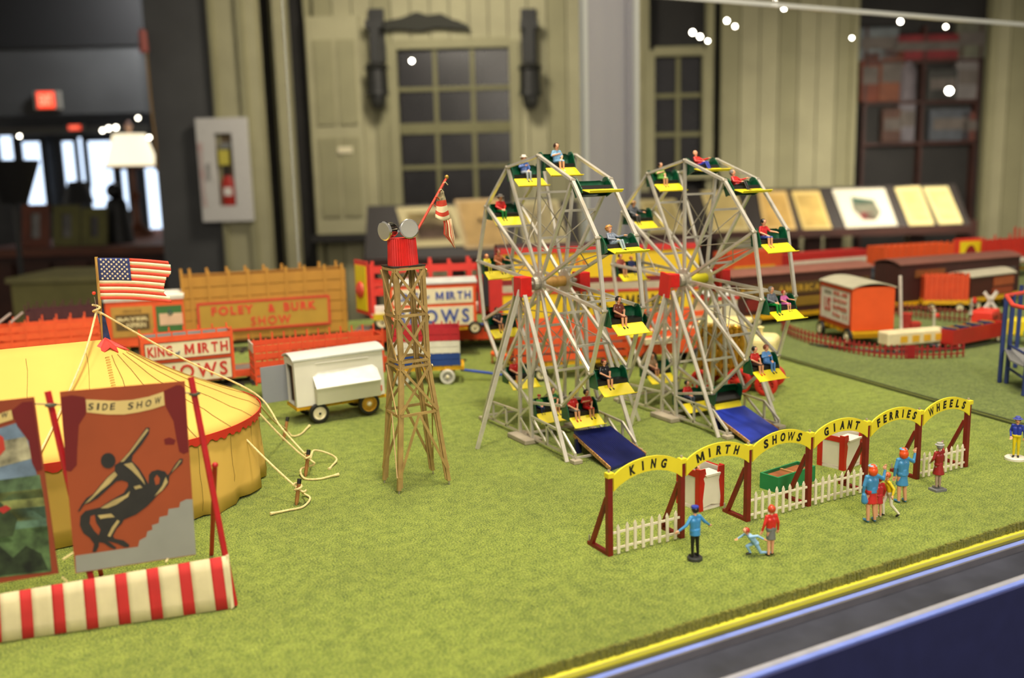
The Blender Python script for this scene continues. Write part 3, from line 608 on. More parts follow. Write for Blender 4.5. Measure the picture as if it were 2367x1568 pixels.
def fig_mesh(key, P, voxel=.0125):
    if key in _FIG: return _FIG[key]
    C = build_caps(P); mb = MB()
    for q in C:
        if q[5] == 'cone':
            d = (q[1]-q[0]).normalized(); M_ = Matrix.Translation(q[0]) @ d.to_track_quat('Z', 'Y').to_matrix().to_4x4()
            mb.lathe([(q[2], 0), (q[3], (q[1]-q[0]).length)], M_, 16)
        else: capsule(mb, *q[:4])
    me = mb.mesh('tmp'); o = bpy.data.objects.new('tmp', me); COL.objects.link(o)
    r = o.modifiers.new('r', 'REMESH'); r.mode = 'VOXEL'; r.voxel_size = voxel; r.use_smooth_shade = True
    sm = o.modifiers.new('s', 'SMOOTH'); sm.factor = .5; sm.iterations = 2
    dg = bpy.context.evaluated_depsgraph_get(); out = bpy.data.meshes.new_from_object(o.evaluated_get(dg)); bpy.data.objects.remove(o); bpy.data.meshes.remove(me)
    out.name = 'body_' + key; n = len(out.polygons); ce = np.empty(n*3); out.polygons.foreach_get('center', ce); ce = ce.reshape(-1, 3)
    best = np.full(n, 9.0); mi = np.zeros(n, dtype=np.int32)
    for q in C:
        pa = np.array(q[0]); ab = np.array(q[1]) - pa; l2 = float(ab @ ab); t0 = (ce - pa) @ ab/max(l2, 1e-9); t = np.clip(t0, 0, 1)
        dist = np.linalg.norm(ce - pa - t[:, None]*ab, axis=1) - (q[2] + (q[3]-q[2])*t)
        if q[5] == 'cone': dist = np.where((t0 < -.06) | (t0 > 1.06), 9.0, dist)
        if q[4] in (EYE_, LIP): dist = dist - .004
        m_ = dist < best; best[m_] = dist[m_]; mi[m_] = q[4]
    out.materials.clear()
    for _ in range(6): out.materials.append(None)
    out.polygons.foreach_set('material_index', mi); out.polygons.foreach_set('use_smooth', [True]*len(out.polygons)); out.update()
    _FIG[key] = out; return out
FS = 0.133
SK = mat('e0a37c', .45, .0, .06, 3, name='toy_skin'); EYEM = mat('3a2a22', .5); LIPM = mat('b5503f', .5)
def lacq(h): return mat(h, .32, .0, .06, 5)
def figure(name, label, group, key, P, loc, rotz, cols, hair=None, hat=None, scale=FS, stand=None, tilt=0.0, voxel=.0125, long_hair=False):
    me = fig_mesh(key, P, voxel)
    t = thing(name, label, 'figurine', loc, rotz, group)
    t.rotation_euler = (tilt, 0, rotz)
    b = link('body', me, t, sc=(scale,)*3, mats=[cols.get('skin', SK), lacq(cols['top']), lacq(cols['bot']), lacq(cols.get('shoe', '1a1614')), EYEM, LIPM])
    hd = Vector(P.get('hd', (0, -.02, 1.62))); f_ = Vector(P.get('face', (0, -1, 0))).normalized()
    if hair:
        mb = MB(); c0 = hd - f_*.02 + Vector((0, 0, .04)); mb.sphere(c0 - f_*.012, .126*P.get('hk', 1.0), 14, 9, (1.0, 1.0, .98))
        if long_hair:
            mb.sphere(c0 - f_*.030 - Vector((0, 0, .09)), .13, 14, 9, (1.12, 1.0, 1.2))
        # trimmed so that the face stays free
        bm = bmesh.new(); me2 = mb.mesh('h'); bm.from_mesh(me2); bpy.data.meshes.remove(me2)
        cutp = hd + f_*.072*P.get('hk', 1.0) + Vector((0, 0, .035)); n_ = (f_*1.0 - Vector((0, 0, .0 if long_hair else .55))).normalized(); cutp = hd + f_*.02 if long_hair else cutp
        bmesh.ops.bisect_plane(bm, geom=bm.verts[:]+bm.edges[:]+bm.faces[:], plane_co=cutp, plane_no=n_, clear_outer=True)
        bmesh.ops.holes_fill(bm, edges=bm.edges[:]); me3 = bpy.data.meshes.new('hair'); bm.to_mesh(me3); bm.free(); me3.materials.append(lacq(hair)); me3.polygons.foreach_set('use_smooth', [True]*len(me3.polygons))
        link('hair', me3, t, sc=(scale,)*3)
    if hat:
        kind, hx = hat; M_ = Matrix.Translation(hd + Vector((0, 0, .075)) - f_*.01)
        prof = {'brim': [(.19, 0), (.2, .012), (.19, .026), (.115, .03), (.11, .1), (.09, .125), (0.01, .12)], 'cap': [(.112, -.01), (.122, .02), (.13, .07), (.12, .09), (.01, .1)], 'beret': [(.1, 0), (.125, .03), (.1, .06), (.01, .07)], 'bun': [(.05, .03), (.075, .06), (.06, .1), (.01, .11)], 'boater': [(.17, 0), (.175, .014), (.17, .028), (.11, .03), (.108, .1), (.01, .105)]}[kind]
        mb = MB().lathe(prof, M_, 16); o = mb.obj('hat' if kind != 'bun' else 'hair_bun', lacq(hx), t, True); o.scale = (scale,)*3
        if kind in ('cap',):
            vz = MB().prism([(-.08, 0), (.08, 0), (.05, .012), (-.05, .012)], 0, .07, Matrix.Translation(hd + Vector((0, 0, .07)) + f_*.16) @ Matrix.Rotation(0, 4, 'Z')); o = vz.obj('visor', lacq('1a1a22'), t); o.scale = (scale,)*3
    if stand:
        hx, r, shp = stand; mb = MB()
        if shp == 'round': mb.lathe([(r, 0), (r, .012), (r*.9, .016), (.001, .016)], None, 20)
        else: mb.box(-r, r, -r*.8, r*.8, 0, .012)
        mb.obj('stand', lacq(hx), t)
        for ch in t.children:
            if ch.name.split('.')[0] != 'stand': ch.location.z += .014
    return t
# seated rider poses (seat contact at the origin, looking to -y)
def seated(armL, armR, bare=True, skirt=True, sleeve=TOP, lean=0.0, kid=1.0):
    P = dict(hk=1.14, girth=1.14, pel=(0, .02, .11), che=(0, .05+lean, .42), nk=(0, .04+lean, .60), hd=(0, .02+lean, .765), sleeve=sleeve, bare='knee' if skirt else False,
      knL=(-.09, -.42, .10), knR=(.09, -.42, .10), anL=(-.085, -.46, -.30), anR=(.085, -.44, -.30), toeL=(-.09, -.60, -.35), toeR=(.09, -.58, -.35))
    A = {'lap': ((.27, -.02, .33), (.09, -.28, .21)), 'side': ((.30, .02, .32), (.33, -.18, .20)), 'out': ((.30, -.08, .36), (.38, -.34, .33)), 'chest': ((.28, .0, .36), (.06, -.16, .42))}
    for k, a, s in (('L', armL, -1), ('R', armR, 1)):
        e, w_ = A[a]; P['el'+k] = (e[0]*s, e[1], e[2]); P['wr'+k] = (w_[0]*s, w_[1], w_[2])
    if bare is False: P['bare'] = False
    elif skirt: P['bare'] = 'knee'
    else: P['bare'] = bare
    return P
POSE = {'wlap': seated('lap', 'lap', sleeve=SKIN), 'wout': seated('lap', 'out', sleeve=SKIN), 'mlap': seated('lap', 'lap', bare=False), 'mout': seated('lap', 'out', bare=False), 'mchest': seated('chest', 'lap', bare=False, lean=.03), 'wchest': seated('chest', 'lap', sleeve=SKIN), 'wside': seated('lap', 'side')}

# ------------------------------------------------------------------ ferris wheels
def rivet_bar(name, parent, a, b, w_, h=None, m=None, up=None): return bar(name, m or SILVER, parent, a, b, w_, h, up)
seat_green = mat('0f5434', .3, .0, .25, 22, name='seat_green', coat=.3); seat_yel = mat('f0dc1c', .4, .0, .06, 10, name='seat_yellow')
def seat_meshes(w_):
    hw = w_/2; S = {}
    mb = MB()
    # curved back: outline with rounded top, bent sheet
    n = 8; prof = [(.040, -.088), (.047, -.06), (.050, -.03), (.049, -.008), (.042, .010)]
    V = []; 
    for i in range(n+1):
        x = -hw + w_*i/n; e = abs(i/n*2-1); drop = .018*max(0, e-.75)/.25
        for (y, z) in prof: V.append((x, y - .012*(e**4), min(z, .010 - drop)))
    m_ = len(prof); F = [(i*m_+j, i*m_+j+1, (i+1)*m_+j+1, (i+1)*m_+j) for i in range(n) for j in range(m_-1)]
    k = len(V); V2 = [(x, y+.008, z) for x, y, z in V]; F2 = [tuple(k+i for i in reversed(f)) for f in F]
    rim = [(j, j+1, k+j+1, k+j) for j in range(m_-1)] + [(n*m_+j+1, n*m_+j, k+n*m_+j, k+n*m_+j+1) for j in range(m_-1)] + [((i+1)*m_, i*m_, k+i*m_, k+(i+1)*m_) for i in range(n)] + [(i*m_+m_-1, (i+1)*m_+m_-1, k+(i+1)*m_+m_-1, k+i*m_+m_-1) for i in range(n)]
    mb.add(V + V2, F + F2 + rim); S['back'] = mb.mesh('seat_back')
    mb = MB(); out = [(.048, -.092), (.052, .000), (.038, .020), (.012, .022), (-.010, .006), (-.024, -.03), (-.038, -.072), (-.034, -.094)]
    mb.add([(-.003, y, z) for y, z in out] + [(.003, y, z) for y, z in out], [tuple(range(len(out))), tuple(range(2*len(out)-1, len(out)-1, -1))] + [((i+1) % 8, i, 8+i, 8+(i+1) % 8) for i in range(8)])
    S['side'] = mb.mesh('side_wing')
    S['cushion'] = MB().box(-hw+.004, hw-.004, -.034, .042, -.074, -.050).mesh('cushion')
    mb = MB(); mb.bar((0, -.032, -.076), (0, -.106, -.126), w_*.98, .004, (0, .5, 1)); mb.bar((0, -.104, -.126), (0, -.126, -.119), w_*1.03, .004, (0, .5, 1)); S['foot'] = mb.mesh('footrest')
    for me, mm in ((S['back'], seat_green), (S['side'], seat_green), (S['cushion'], BLACK), (S['foot'], seat_yel)): me.materials.append(mm)
    S['back'].polygons.foreach_set('use_smooth', [True]*len(S['back'].polygons))
    return S
def ferris(label, base, tilt, zc, R, phase, half, outL, outR, box_kind, axle_mat, seats_tilt):
    """wheel in the local y-z plane, axle along x; base point between the towers"""
    t = thing('ferris_wheel', label, 'ferris wheel', base, tilt, 'twin model ferris wheels')
    inn = half; to = half + .085          # rim planes at +-inn, towers at +-to
    J = [phase + k*pi/6 for k in range(12)]
    def jp(x, a, r=1.0): return Vector((x, -R*r*sin(a), zc + R*r*cos(a)))
    for s in (-1, 1):
        x = inn*s
        for k in range(12):
            rivet_bar('rim_bar', t, jp(x, J[k]), jp(x, J[(k+1) % 12]), .022, .016, SILVER)
            rivet_bar('spoke', t, jp(x*.72, J[k], .07), jp(x, J[k]), .018, .018, SILVER)
            MB().lathe([(.008, -.018), (.012, -.012), (.012, .012), (.008, .018)], Matrix.Translation(jp(x, J[k])) @ Matrix.Rotation(pi/2, 4, 'Y'), 8).obj('rim_joint', SILVER_D, t)
        MB().lathe([(.075, -.008), (.082, 0), (.075, .008)], Matrix.Translation((x*.72, 0, zc)) @ Matrix.Rotation(pi/2, 4, 'Y'), 24).obj('hub_flange', SILVER, t)
        MB().lathe([(.040, -.02), (.046, 0), (.040, .02)], Matrix.Translation((x*.72+.03*s, 0, zc)) @ Matrix.Rotation(pi/2, 4, 'Y'), 16).obj('hub_cap', SILVER_D, t)
    for k in range(12):
        a = J[k]; b = J[(k+1) % 12]
        rivet_bar('cross_tie', t, jp(-inn*.93, a, .72), jp(inn*.93, a, .72), .014, .014)
        if k % 2 == 0: rivet_bar('cross_tie', t, jp(-inn*.82, a, .36), jp(inn*.82, a, .36), .014, .014)
        for s in (-1, 1):
            tube('brace_wire', SILVER_D, t, [jp(inn*.93*s, a, .72), jp(-inn*.8*s, a, .36)], .0036, 5)
            if k % 2: tube('brace_wire', SILVER_D, t, [jp(inn*.8*s, a, .36), jp(inn*.95*s, b, .80)], .0036, 5)
    MB().lathe([(.030, -inn*.72), (.034, -inn*.68), (.034, inn*.68), (.030, inn*.72)], Matrix.Translation((0, 0, zc)) @ Matrix.Rotation(pi/2, 4, 'Y'), 18).obj('axle_drum', axle_mat, t, True)
    MB().lathe([(.014, -to-.03), (.014, to+.03)], Matrix.Translation((0, 0, zc)) @ Matrix.Rotation(pi/2, 4, 'Y'), 10).obj('axle', SILVER_D, t)
    # towers
    for s in (-1, 1):
        x = to*s; xo = outL if s < 0 else outR
        if box_kind == 'box':
            o = box('bearing_box', mat('cf1c16', .35, .0, .12, 20, .2, name='bearing_red'), t, x-.040, x+.040, -.050, .050, zc-.075, zc+.050); bevel(o, .006)
        else:
            o = box('bearing_box', mat('cf1c16', .35, .0, .12, 20, .2, name='bearing_red'), t, x-.03, x+.05, -.05, .05, zc-.04, zc+.05); bevel(o, .005)
            o = MB().box(-.010, .010, -.05, .05, -.10, .06, Matrix.Translation((x-.050, -.02, zc)) @ Matrix.Rotation(radians(8), 4, 'X')).obj('bearing_plate', mat('d42a22', .4, name='plate_red'), t)
        L = .065
        for yy in (-L, L):
            rivet_bar('tower_leg', t, (x, yy*1.25, .03), (x, yy*.55, zc-.06), .020, .020)
        nz = 9; prev = None
        for i in range(nz+1):
            z = .04 + (zc-.12)*i/nz; f_ = 1.25 + (.55-1.25)*(z/zc); p = Vector((x+.006*s, L*f_*(1 if i % 2 else -1), z))
            if prev is not None: rivet_bar('lattice_brace', t, prev, p, .004, .016)
            prev = p
        o = box('base_plate', mat('aaa08a', .7, .2, .15, 10, name='base_plate_grey'), t, x-.075, x+.055, -.12, .12, 0, .032); bevel(o, .006)
        # stays: front, back and sideways
        rivet_bar('stay', t, (x+.035*s, -.56, 0.0), (x+.02*s, -.06, zc-.06), .025, .012)
        rivet_bar('stay', t, (x+.035*s, .56, 0.0), (x+.02*s, .06, zc-.06), .025, .012)
        rivet_bar('stay', t, (xo, -.02, 0.0), (x+.03*s, -.02, zc-.03), .012, .025)
        # low side frame running to the loading ramp and its twin behind
        for d in (-1, 1):
            y0, y1, y2 = .08*d, .46*d, .60*d
            for a, b in (((x, y0, .17), (x, y1, .155)), ((x, y1, .155), (x, y2, .055)), ((x, y0, .03), (x, y2, .03)), ((x, y0, .03), (x, y0, .17)), ((x, y1, .03), (x, y1, .155)), ((x, (y0+y1)/2, .03), (x, (y0+y1)/2, .162)),
                         ((x, y0, .165), (x, (y0+y1)/2, .035)), ((x, (y0+y1)/2, .160), (x, y1, .035)), ((x, y2, .03), (x, y2, .055))):
                rivet_bar('side_frame_bar', t, a, b, .012, .014)
            o = box('frame_foot', mat('aaa08a', .7, .2, .15, 10, name='base_plate_grey'), t, x-.03, x+.03, y2-.035 if d < 0 else y2-.02, y2+.02 if d < 0 else y2+.035, 0, .024); bevel(o, .004)
    rivet_bar('base_tie', t, (-to, -.6, .03), (to, -.6, .03), .012); rivet_bar('base_tie', t, (-to, .6, .03), (to, .6, .03), .012); rivet_bar('base_tie', t, (-to, 0, .04), (to, 0, .04), .014)
    # seats
    sw = inn*2 - .045; S = seat_meshes(sw); mw = Matrix.Translation(base) @ Matrix.Rotation(tilt, 4, 'Z'); spots_ = []
    for k in range(12):
        p = jp(0, J[k]); tl = seats_tilt.get(k, 0.0)
        st = bpy.data.objects.new('seat', S['back']); COL.objects.link(st); st.parent = t; st.location = p; st.rotation_euler = (tl, 0, 0)
        for s in (-1, 1): link('side_wing', S['side'], st, (s*(sw/2-.002), 0, 0)); 
        link('cushion', S['cushion'], st); link('footrest', S['foot'], st)
        
        for s in (-1, 1): MB().lathe([(.007, -.012), (.010, 0), (.007, .012)], Matrix.Translation((s*(sw/2+.010), 0, 0)) @ Matrix.Rotation(pi/2, 4, 'Y'), 8).obj('pivot_pin', SILVER_D, st)
        spots_.append((mw @ p, tl))
    return t, spots_, sw
# first wheel
W1B = Vector((3.08, 5.22, 0)); W2B = Vector((4.17, 5.14, 0))
wood_axle = wood('c99a52', '9a6a28', 6, .5, 2, 3)
w1, sp1, sw1 = ferris('silver ferris wheel with a tan wooden axle, nearer the lighting tower', W1B, 0.0, 1.009, .797, .11, .132, -.58, .66, 'box', wood_axle, {1: -.42, 2: -.35, 3: .04, 4: -.02, 10: .06})
w2, sp2, sw2 = ferris('silver ferris wheel with a yellow axle, farther along the gate', W2B, 0.0, .955, .802, .064, .135, -.56, .72, 'plate', mat('d8cf24', .45, .0, .1, 8, name='axle_yellow'), {0: -.4, 1: -.38, 2: 0, 3: -.05, 5: .55, 8: .05})
def rider(name_, spot, sw, dx, label, key, top, bot, hair=None, hat=None, shoe='1a1614', kid=1.0, long_hair=False, turn=0.0):
    p, tl = spot; M_ = Matrix.Translation(p) @ Matrix.Rotation(tl, 4, 'X'); q = M_ @ Vector((dx*sw, .012, -.049))
    return figure('seated_rider', label, 'riders on the ferris wheels', key, POSE[key], q, turn, dict(top=top, bot=bot, shoe=shoe), hair, hat, FS*kid, None, tl, .017, long_hair)
rd = lambda *a, **k: rider('r', *a, **k)
# wheel one, clockwise from the top seat
rd(sp1[0], sw1, .02, 'dark-haired woman in a pale blue dress alone in the topmost seat', 'wchest', '7fb0d4', '7fb0d4', '3a2416', shoe='d8cfc0')
rd(sp1[2], sw1, -.10, 'man in grey waistcoat and straw boater leaning back in his seat', 'mout', '76808f', '8fa3ae', 'c98a4a', ('boater', 'd9a45c'), turn=.3)
rd(sp1[3], sw1, -.12, 'woman in a brown two-piece suit with dark hair', 'wlap', '6e3424', '6e3424', '1e1512')
rd(sp1[4], sw1, -.12, 'woman in a black dress and small red hat', 'wlap', '17141a', '17141a', '5a2a1c', ('beret', 'b5382a'))
rd(sp1[5], sw1, -.24, 'woman in red blouse and grey skirt, beside her twin in the lowest front seat', 'wlap', 'c9201e', '6d6a60', '3a2416', shoe='c9201e')
rd(sp1[5], sw1, .24, 'dark-haired woman in a red suit in the lowest front seat', 'wchest', 'c9201e', 'c9201e', '241712', ('bun', '241712'))
rd(sp1[6], sw1, .22, 'woman in a green coat in the bottom seat of the first wheel', 'wchest', '1f6b3a', '1f6b3a', '6a5a4c')
rd(sp1[6], sw1, -.26, 'small child in red cap and green top in the bottom seat', 'mlap', '4f9a3a', '2b3a6a', None, ('cap', 'b8262a'), kid=.72)
rd(sp1[7], sw1, -.15, 'rider in a red top half hidden behind the lattice tower', 'wlap', 'c9241e', '1d1a1a', '3a2416')
rd(sp1[8], sw1, -.10, 'woman in a dark plum dress on the rear side of the first wheel', 'wlap', '2a2430', '2a2430', '6a3a2a')
rd(sp1[9], sw1, -.27, 'small blond child in yellow on the far-left seat', 'mlap', 'e3cf22', 'e3cf22', 'd98a4a', kid=.75)
rd(sp1[9], sw1, .16, 'woman in an orange-tan dress and red hat beside the child in yellow', 'wout', 'b8683c', 'b8683c', '7a2a1c', ('beret', '8a2a20'))
rd(sp1[10], sw1, -.08, 'rider in red jumper, green trousers and grey hat', 'mlap', 'd22a24', '1e7d3c', '5a4a3c', ('brim', '77716a'))
rd(sp1[11], sw1, .0, 'man in blue jacket, pale trousers and white hat near the top', 'mchest', '4a68a8', 'a9b4c4', '8a5a3a', ('brim', 'e8e0d2'))
# wheel two
rd(sp2[0], sw2, -.05, 'bald rider in red and white jumper and blue trousers at the top', 'mout', 'cf2f28', '2f3fa8', None, None, turn=.3)
rd(sp2[1], sw2, -.12, 'grey-haired rider in red shirt and black trousers', 'mout', 'cf2a26', '15130f', '77706a', turn=.35)
rd(sp2[2], sw2, -.20, 'dark-haired woman in red top, blue skirt and red shoes', 'wout', 'c92a2a', '4a5aa0', '14100e', shoe='d8323a')
rd(sp2[3], sw2, -.20, 'grey-haired man in grey shirt and bright green trousers', 'mlap', '6a7078', '0f7d32', '8a847c')
rd(sp2[3], sw2, .24, 'little red-haired girl in a pink dress', 'wout', 'd873b4', 'd873b4', 'b8482c', kid=.75)
rd(sp2[4], sw2, -.22, 'dark-haired woman in red with bare legs beside the man in blue', 'wlap', 'c5281e', '4a3a34', '1a1412', shoe='d22a26')
rd(sp2[4], sw2, .22, 'man in a light blue suit with reddish hat', 'mchest', '5b92cf', '4f80bf', '8a4a34', ('beret', 'a8604c'))
rd(sp2[6], sw2, -.05, 'rider in red shirt and grey-blue trousers in the bottom seat', 'mlap', 'bf2620', '5a6478', '241a16')
rd(sp2[7], sw2, -.10, 'tan-coated rider on the rear side behind the lattice tower', 'wlap', 'a88a68', '7a4a3c', '8a6a4a')
rd(sp2[8], sw2, .10, 'rider in a dark blue jacket and light blue trousers', 'mlap', '27386e', '8fa6c4', '4a3224')
rd(sp2[9], sw2, -.25, 'brown-haired rider in a red-brown top beside a child in blue', 'wlap', '9a4434', '5a3a34', '4a2c1e')
rd(sp2[9], sw2, .20, 'child in dark blue with ginger hair', 'mlap', '2c3a70', '2c3a70', 'b8683c', kid=.8)
rd(sp2[10], sw2, -.12, 'man in a grey suit and tan hat on the far-left seat', 'mout', '5a5f66', '4a4a4a', '6a5a4a', ('brim', 'b08a5c'))
rd(sp2[11], sw2, -.08, 'dark-haired woman in a light green blouse', 'wchest', '6aa84a', '6aa84a', '2a1a14')

# loading ramps
def ramp(label, tl, tr, bl, br, hx, hx2):
    t = thing('loading_ramp', label, 'ramp'); V = Vector; tl, tr, bl, br = V(tl), V(tr), V(bl), V(br); n = 26; V_ = []; F = []
    m_ = mat(hx, .4, .0, .3, 7, name='ramp_blue'); nn = 44
    for i in range(nn+1):
        f_ = i/nn; a = tl.lerp(tr, f_); b = bl.lerp(br, f_); z = .009 if i % 2 else 0
        V_ += [a + V((0, 0, z)), b + V((0, 0, z)), a + V((0, 0, -.012)), b + V((0, 0, -.012))]
    for i in range(nn):
        o = i*4; F += [(o+1, o+5, o+4, o), (o+2, o+6, o+7, o+3), (o, o+4, o+6, o+2), (o+1, o+3, o+7, o+5)]
    F += [(0, 2, 3, 1), (nn*4, nn*4+1, nn*4+3, nn*4+2)]
    MB().add(V_, F).obj('corrugated_deck', m_, t)
    for a, b in ((tl, bl), (tr, br)): MB().bar(a + V((0, 0, -.022)), b + V((0, 0, .004)), .008, .022).obj('side_strip', wood('c79a5c', '8a5a2c', 8, .7, 0), t)
    for q in (tl, tr):
        q2 = q.lerp(bl if q is tl else br, .12); MB().bar((q2.x, q2.y, 0), (q2.x, q2.y, q2.z-.02), .04, .02).obj('trestle_leg', mat('14183c', .5), t)
ramp('blue corrugated loading ramp in front of the first wheel', (2.99, 4.84, .12), (3.25, 4.82, .12), (2.945, 4.375, .012), (3.285, 4.50, .012), '1d2563', '')
ramp('brighter blue corrugated loading ramp in front of the second wheel', (4.02, 4.76, .12), (4.28, 4.75, .12), (3.96, 4.345, .012), (4.33, 4.48, .012), '2438a0', '')

# ------------------------------------------------------------------ entrance gate
GA = thing('entrance_gate', 'row of six yellow arched signs on oxblood posts with white picket fences', 'gate', (2.26, 3.37, 0))
SPX = .402; PH = .365; oxm = mat('761813', .42, .0, .2, 12, name='gate_post_red')
pick = mat('e8ddc4', .6, .0, .06, 10, name='picket_white'); sgn = mat('e9d62a', .5, .0, .07, 7, name='sign_yellow'); ink = mat('17140d', .5, name='sign_ink')
words = ['KING', 'MIRTH', 'SHOWS', 'GIANT', 'FERRIES', 'WHEELS']
PM = MB().box(-.0075, .0075, -.003, .003, 0, .122).add([(-.0075, -.003, .122), (.0075, -.003, .122), (0, -.003, .138), (-.0075, .003, .122), (.0075, .003, .122), (0, .003, .138)], [(0, 1, 2), (5, 4, 3), (1, 4, 5, 2), (0, 2, 5, 3)]).mesh('picket'); PM.materials.append(pick)
for k in range(7):
    x = k*SPX
    bevel(box('post', oxm, GA, x-.013, x+.013, -.013, .013, 0, PH), .002)
    bar('brace', oxm, GA, (x-.005, .135, .012), (x, .016, PH-.10), .018, .018); box('foot', oxm, GA, x-.012, x+.010, .0, .165, 0, .016)
    box('post_cap', sgn, GA, x-.016, x+.016, -.02, .013, PH, PH+.022); MB().lathe([(.006, 0), (.006, .012)], Matrix.Translation((x, 0, PH+.022)), 8).obj('nail_head', SILVER_D, GA)
    tube('nail', SILVER_D, GA, [(x-.004, .158, .0), (x-.004, .160, .045)], .004, 6)
for k in range(6):
    x0 = k*SPX; n = 18; up_, lo_ = [], []
    for i in range(n+1):
        f_ = i/n; xx = x0+.012+(SPX-.024)*f_; arch = 4*f_*(1-f_); up_.append((xx, PH+.012+.055*arch**.85)); lo_.append((xx, PH-.062+.062*arch**.85))
    s = MB().prism(up_ + lo_[::-1], -.022, -.014).obj('arch_sign', sgn, GA)
    wd = words[k]; m_ = len(wd); span = .62 if m_ == 4 else .72 if m_ == 5 else .84; st = (1-span)/2
    for i, ch in enumerate(wd):
        f_ = st + span*(i+.5)/m_ - (.01 if k == 0 else 0); arch = lambda g: 4*g*(1-g)
        xx = x0+.012+(SPX-.024)*f_; zc = PH-.026+.0585*arch(f_)**.85; sl = (.0585*(arch(f_+.02)**.85 - arch(f_-.02)**.85))/(.04*(SPX-.024))
        lw = {'I': .009, 'W': .046, 'M': .044}.get(ch, .031)*(1 if m_ < 6 else .86); M_ = Matrix.Translation((xx, -.022, zc)) @ Matrix.Rotation(-atan2(sl, 1)*.8, 4, 'Y')
        text(ch, ink, s, -lw/2, lw/2, -.022, .022, 0, .045 if ch not in 'MW' else .012, .12 if ch != 'I' else .0, .0015, 'letter', M=M_)
    if k in (0, 2, 3, 5):
        for i in range(8):
            xx = x0+.042+(SPX-.085)*i/7
            o = link('picket', PM, GA, (xx, -.012, .004 + .002*((i*7+k) % 3)), (0, radians(((i*5+k) % 3)-1), 0))
        for z in (.030, .104): box('fence_rail', pick, GA, x0+.014, x0+SPX-.014, -.009, -.003, z-.005, z+.005)

# ------------------------------------------------------------------ lighting tower
TW = thing('lighting_tower', 'gold lattice lighting tower with a red drum, chrome searchlights and a small flag', 'tower', (1.915, 4.78, 0))
gold = mat('b0925a', .42, .2, .18, 16, name='brass_gold')
b0x, b0y, tsx = .150, .112, .080; zm, zh, zt_, zu = .70, .425, 1.225, .965
def leg_at(sx, sy, z):
    if z >= zm: return Vector((sx*tsx, sy*tsx*.97, z))
    f_ = 1 - z/zm; return Vector((sx*(tsx + (b0x-tsx)*f_), sy*(tsx*.97 + (b0y-tsx*.97)*f_), z))
TW.rotation_euler = (0, -.018, 0)
cs = [(-1, -1), (1, -1), (1, 1), (-1, 1)]
for sx, sy in cs:
    bar('leg', gold, TW, leg_at(sx, sy, 0.02), leg_at(sx, sy, zm), .020); bar('leg', gold, TW, leg_at(sx, sy, zm), leg_at(sx, sy, zt_), .020)
    bar('leg_liner', gold, TW, leg_at(sx, sy, 0.03) + Vector((-.016*sx, .0, 0)), leg_at(sx, sy, zm) + Vector((-.016*sx, .0, 0)), .009)
    bar('leg_liner', gold, TW, leg_at(sx, sy, zm) + Vector((-.016*sx, .0, 0)), leg_at(sx, sy, zt_) + Vector((-.016*sx, .0, 0)), .009)
    tube('pin_foot', SILVER_D, TW, [leg_at(sx, sy, .025), leg_at(sx, sy, 0) + Vector((0, 0, -.004))], .004, 6)
for i in range(4):
    a, b = cs[i], cs[(i+1) % 4]; o_ = Vector(((a[0]+b[0])*.004, (a[1]+b[1])*.004, 0))
    for z in (zh, zm-.012, zm+.016, zu, zt_-.010): bar('girt', gold, TW, leg_at(*a, z)+o_, leg_at(*b, z)+o_, .012, .014)
    for z0, z1 in ((zh+.01, zm-.02), (zm+.025, zu-.01), (zu+.01, zt_-.02)):
        bar('cross_brace', gold, TW, leg_at(*a, z0)+o_*1.5, leg_at(*b, z1)+o_*1.5, .006, .014); bar('cross_brace', gold, TW, leg_at(*b, z0)+o_*2.6, leg_at(*a, z1)+o_*2.6, .006, .014)
    mid = (leg_at(*a, zh) + leg_at(*b, zh))/2
    for q in (a, b): bar('knee_brace', gold, TW, leg_at(*q, .09)+o_*1.5, mid+o_*1.5, .006, .014)
box('top_plate', mat('2a2117', .7), TW, -tsx-.012, tsx+.012, -tsx-.012, tsx+.012, zt_, zt_+.006)
n = 36; pf = []
rb, rt = .080, .073
mb = MB()
ring = lambda r, z: [((r + (.003 if k % 2 else -.002))*cos(2*pi*k/(2*n)), (r + (.003 if k % 2 else -.002))*sin(2*pi*k/(2*n)), z) for k in range(2*n)]
A_, B_ = ring(rb, zt_+.006), ring(rt, zt_+.148)
mb.add(A_ + B_, [(k, (k+1) % (2*n), 2*n+(k+1) % (2*n), 2*n+k) for k in range(2*n)] + [tuple(range(2*n, 4*n)), tuple(range(2*n-1, -1, -1))])
drum = mb.obj('fluted_drum', mat('d8251f', .5, .0, .14, 18, name='drum_red'), TW)
zd = zt_+.148
def searchlight(cx, cy, yaw, pit):
    M_ = Matrix.Translation((cx, cy, zd+.047)) @ Matrix.Rotation(yaw, 4, 'Z') @ Matrix.Rotation(pi/2+pit, 4, 'X')
    o = MB().lathe([(.012, -.050), (.030, -.044), (.040, -.024), (.043, .012), (.048, .018), (.048, .028), (.044, .031)], M_, 22).obj('searchlight', CHROME, TW, True)
    MB().lathe([(.0455, .0335), (.0455, .0355)], M_, 22).obj('lens', mat('a9a79c', .25, .3, name='lens_grey'), o)
    MB().lathe([(.046, .020), (.052, .022), (.052, .030), (.046, .034)], M_, 22).obj('bezel', CHROME, o, True)
    MB().bar((cx, cy, zd), (cx, cy, zd+.02), .014).obj('yoke', CHROME, TW)
searchlight(.020, -.045, -.10, -.15); searchlight(-.075, -.01, -1.2, .05)
bar('light_link', CHROME, TW, (-.045, -.02, zd+.04), (-.01, -.035, zd+.04), .012)
PT0 = Vector((0, 4.78, 0)); PN_ = Vector((0, 1, 0)); ti = Matrix.Rotation(-.018, 4, 'Y').inverted()
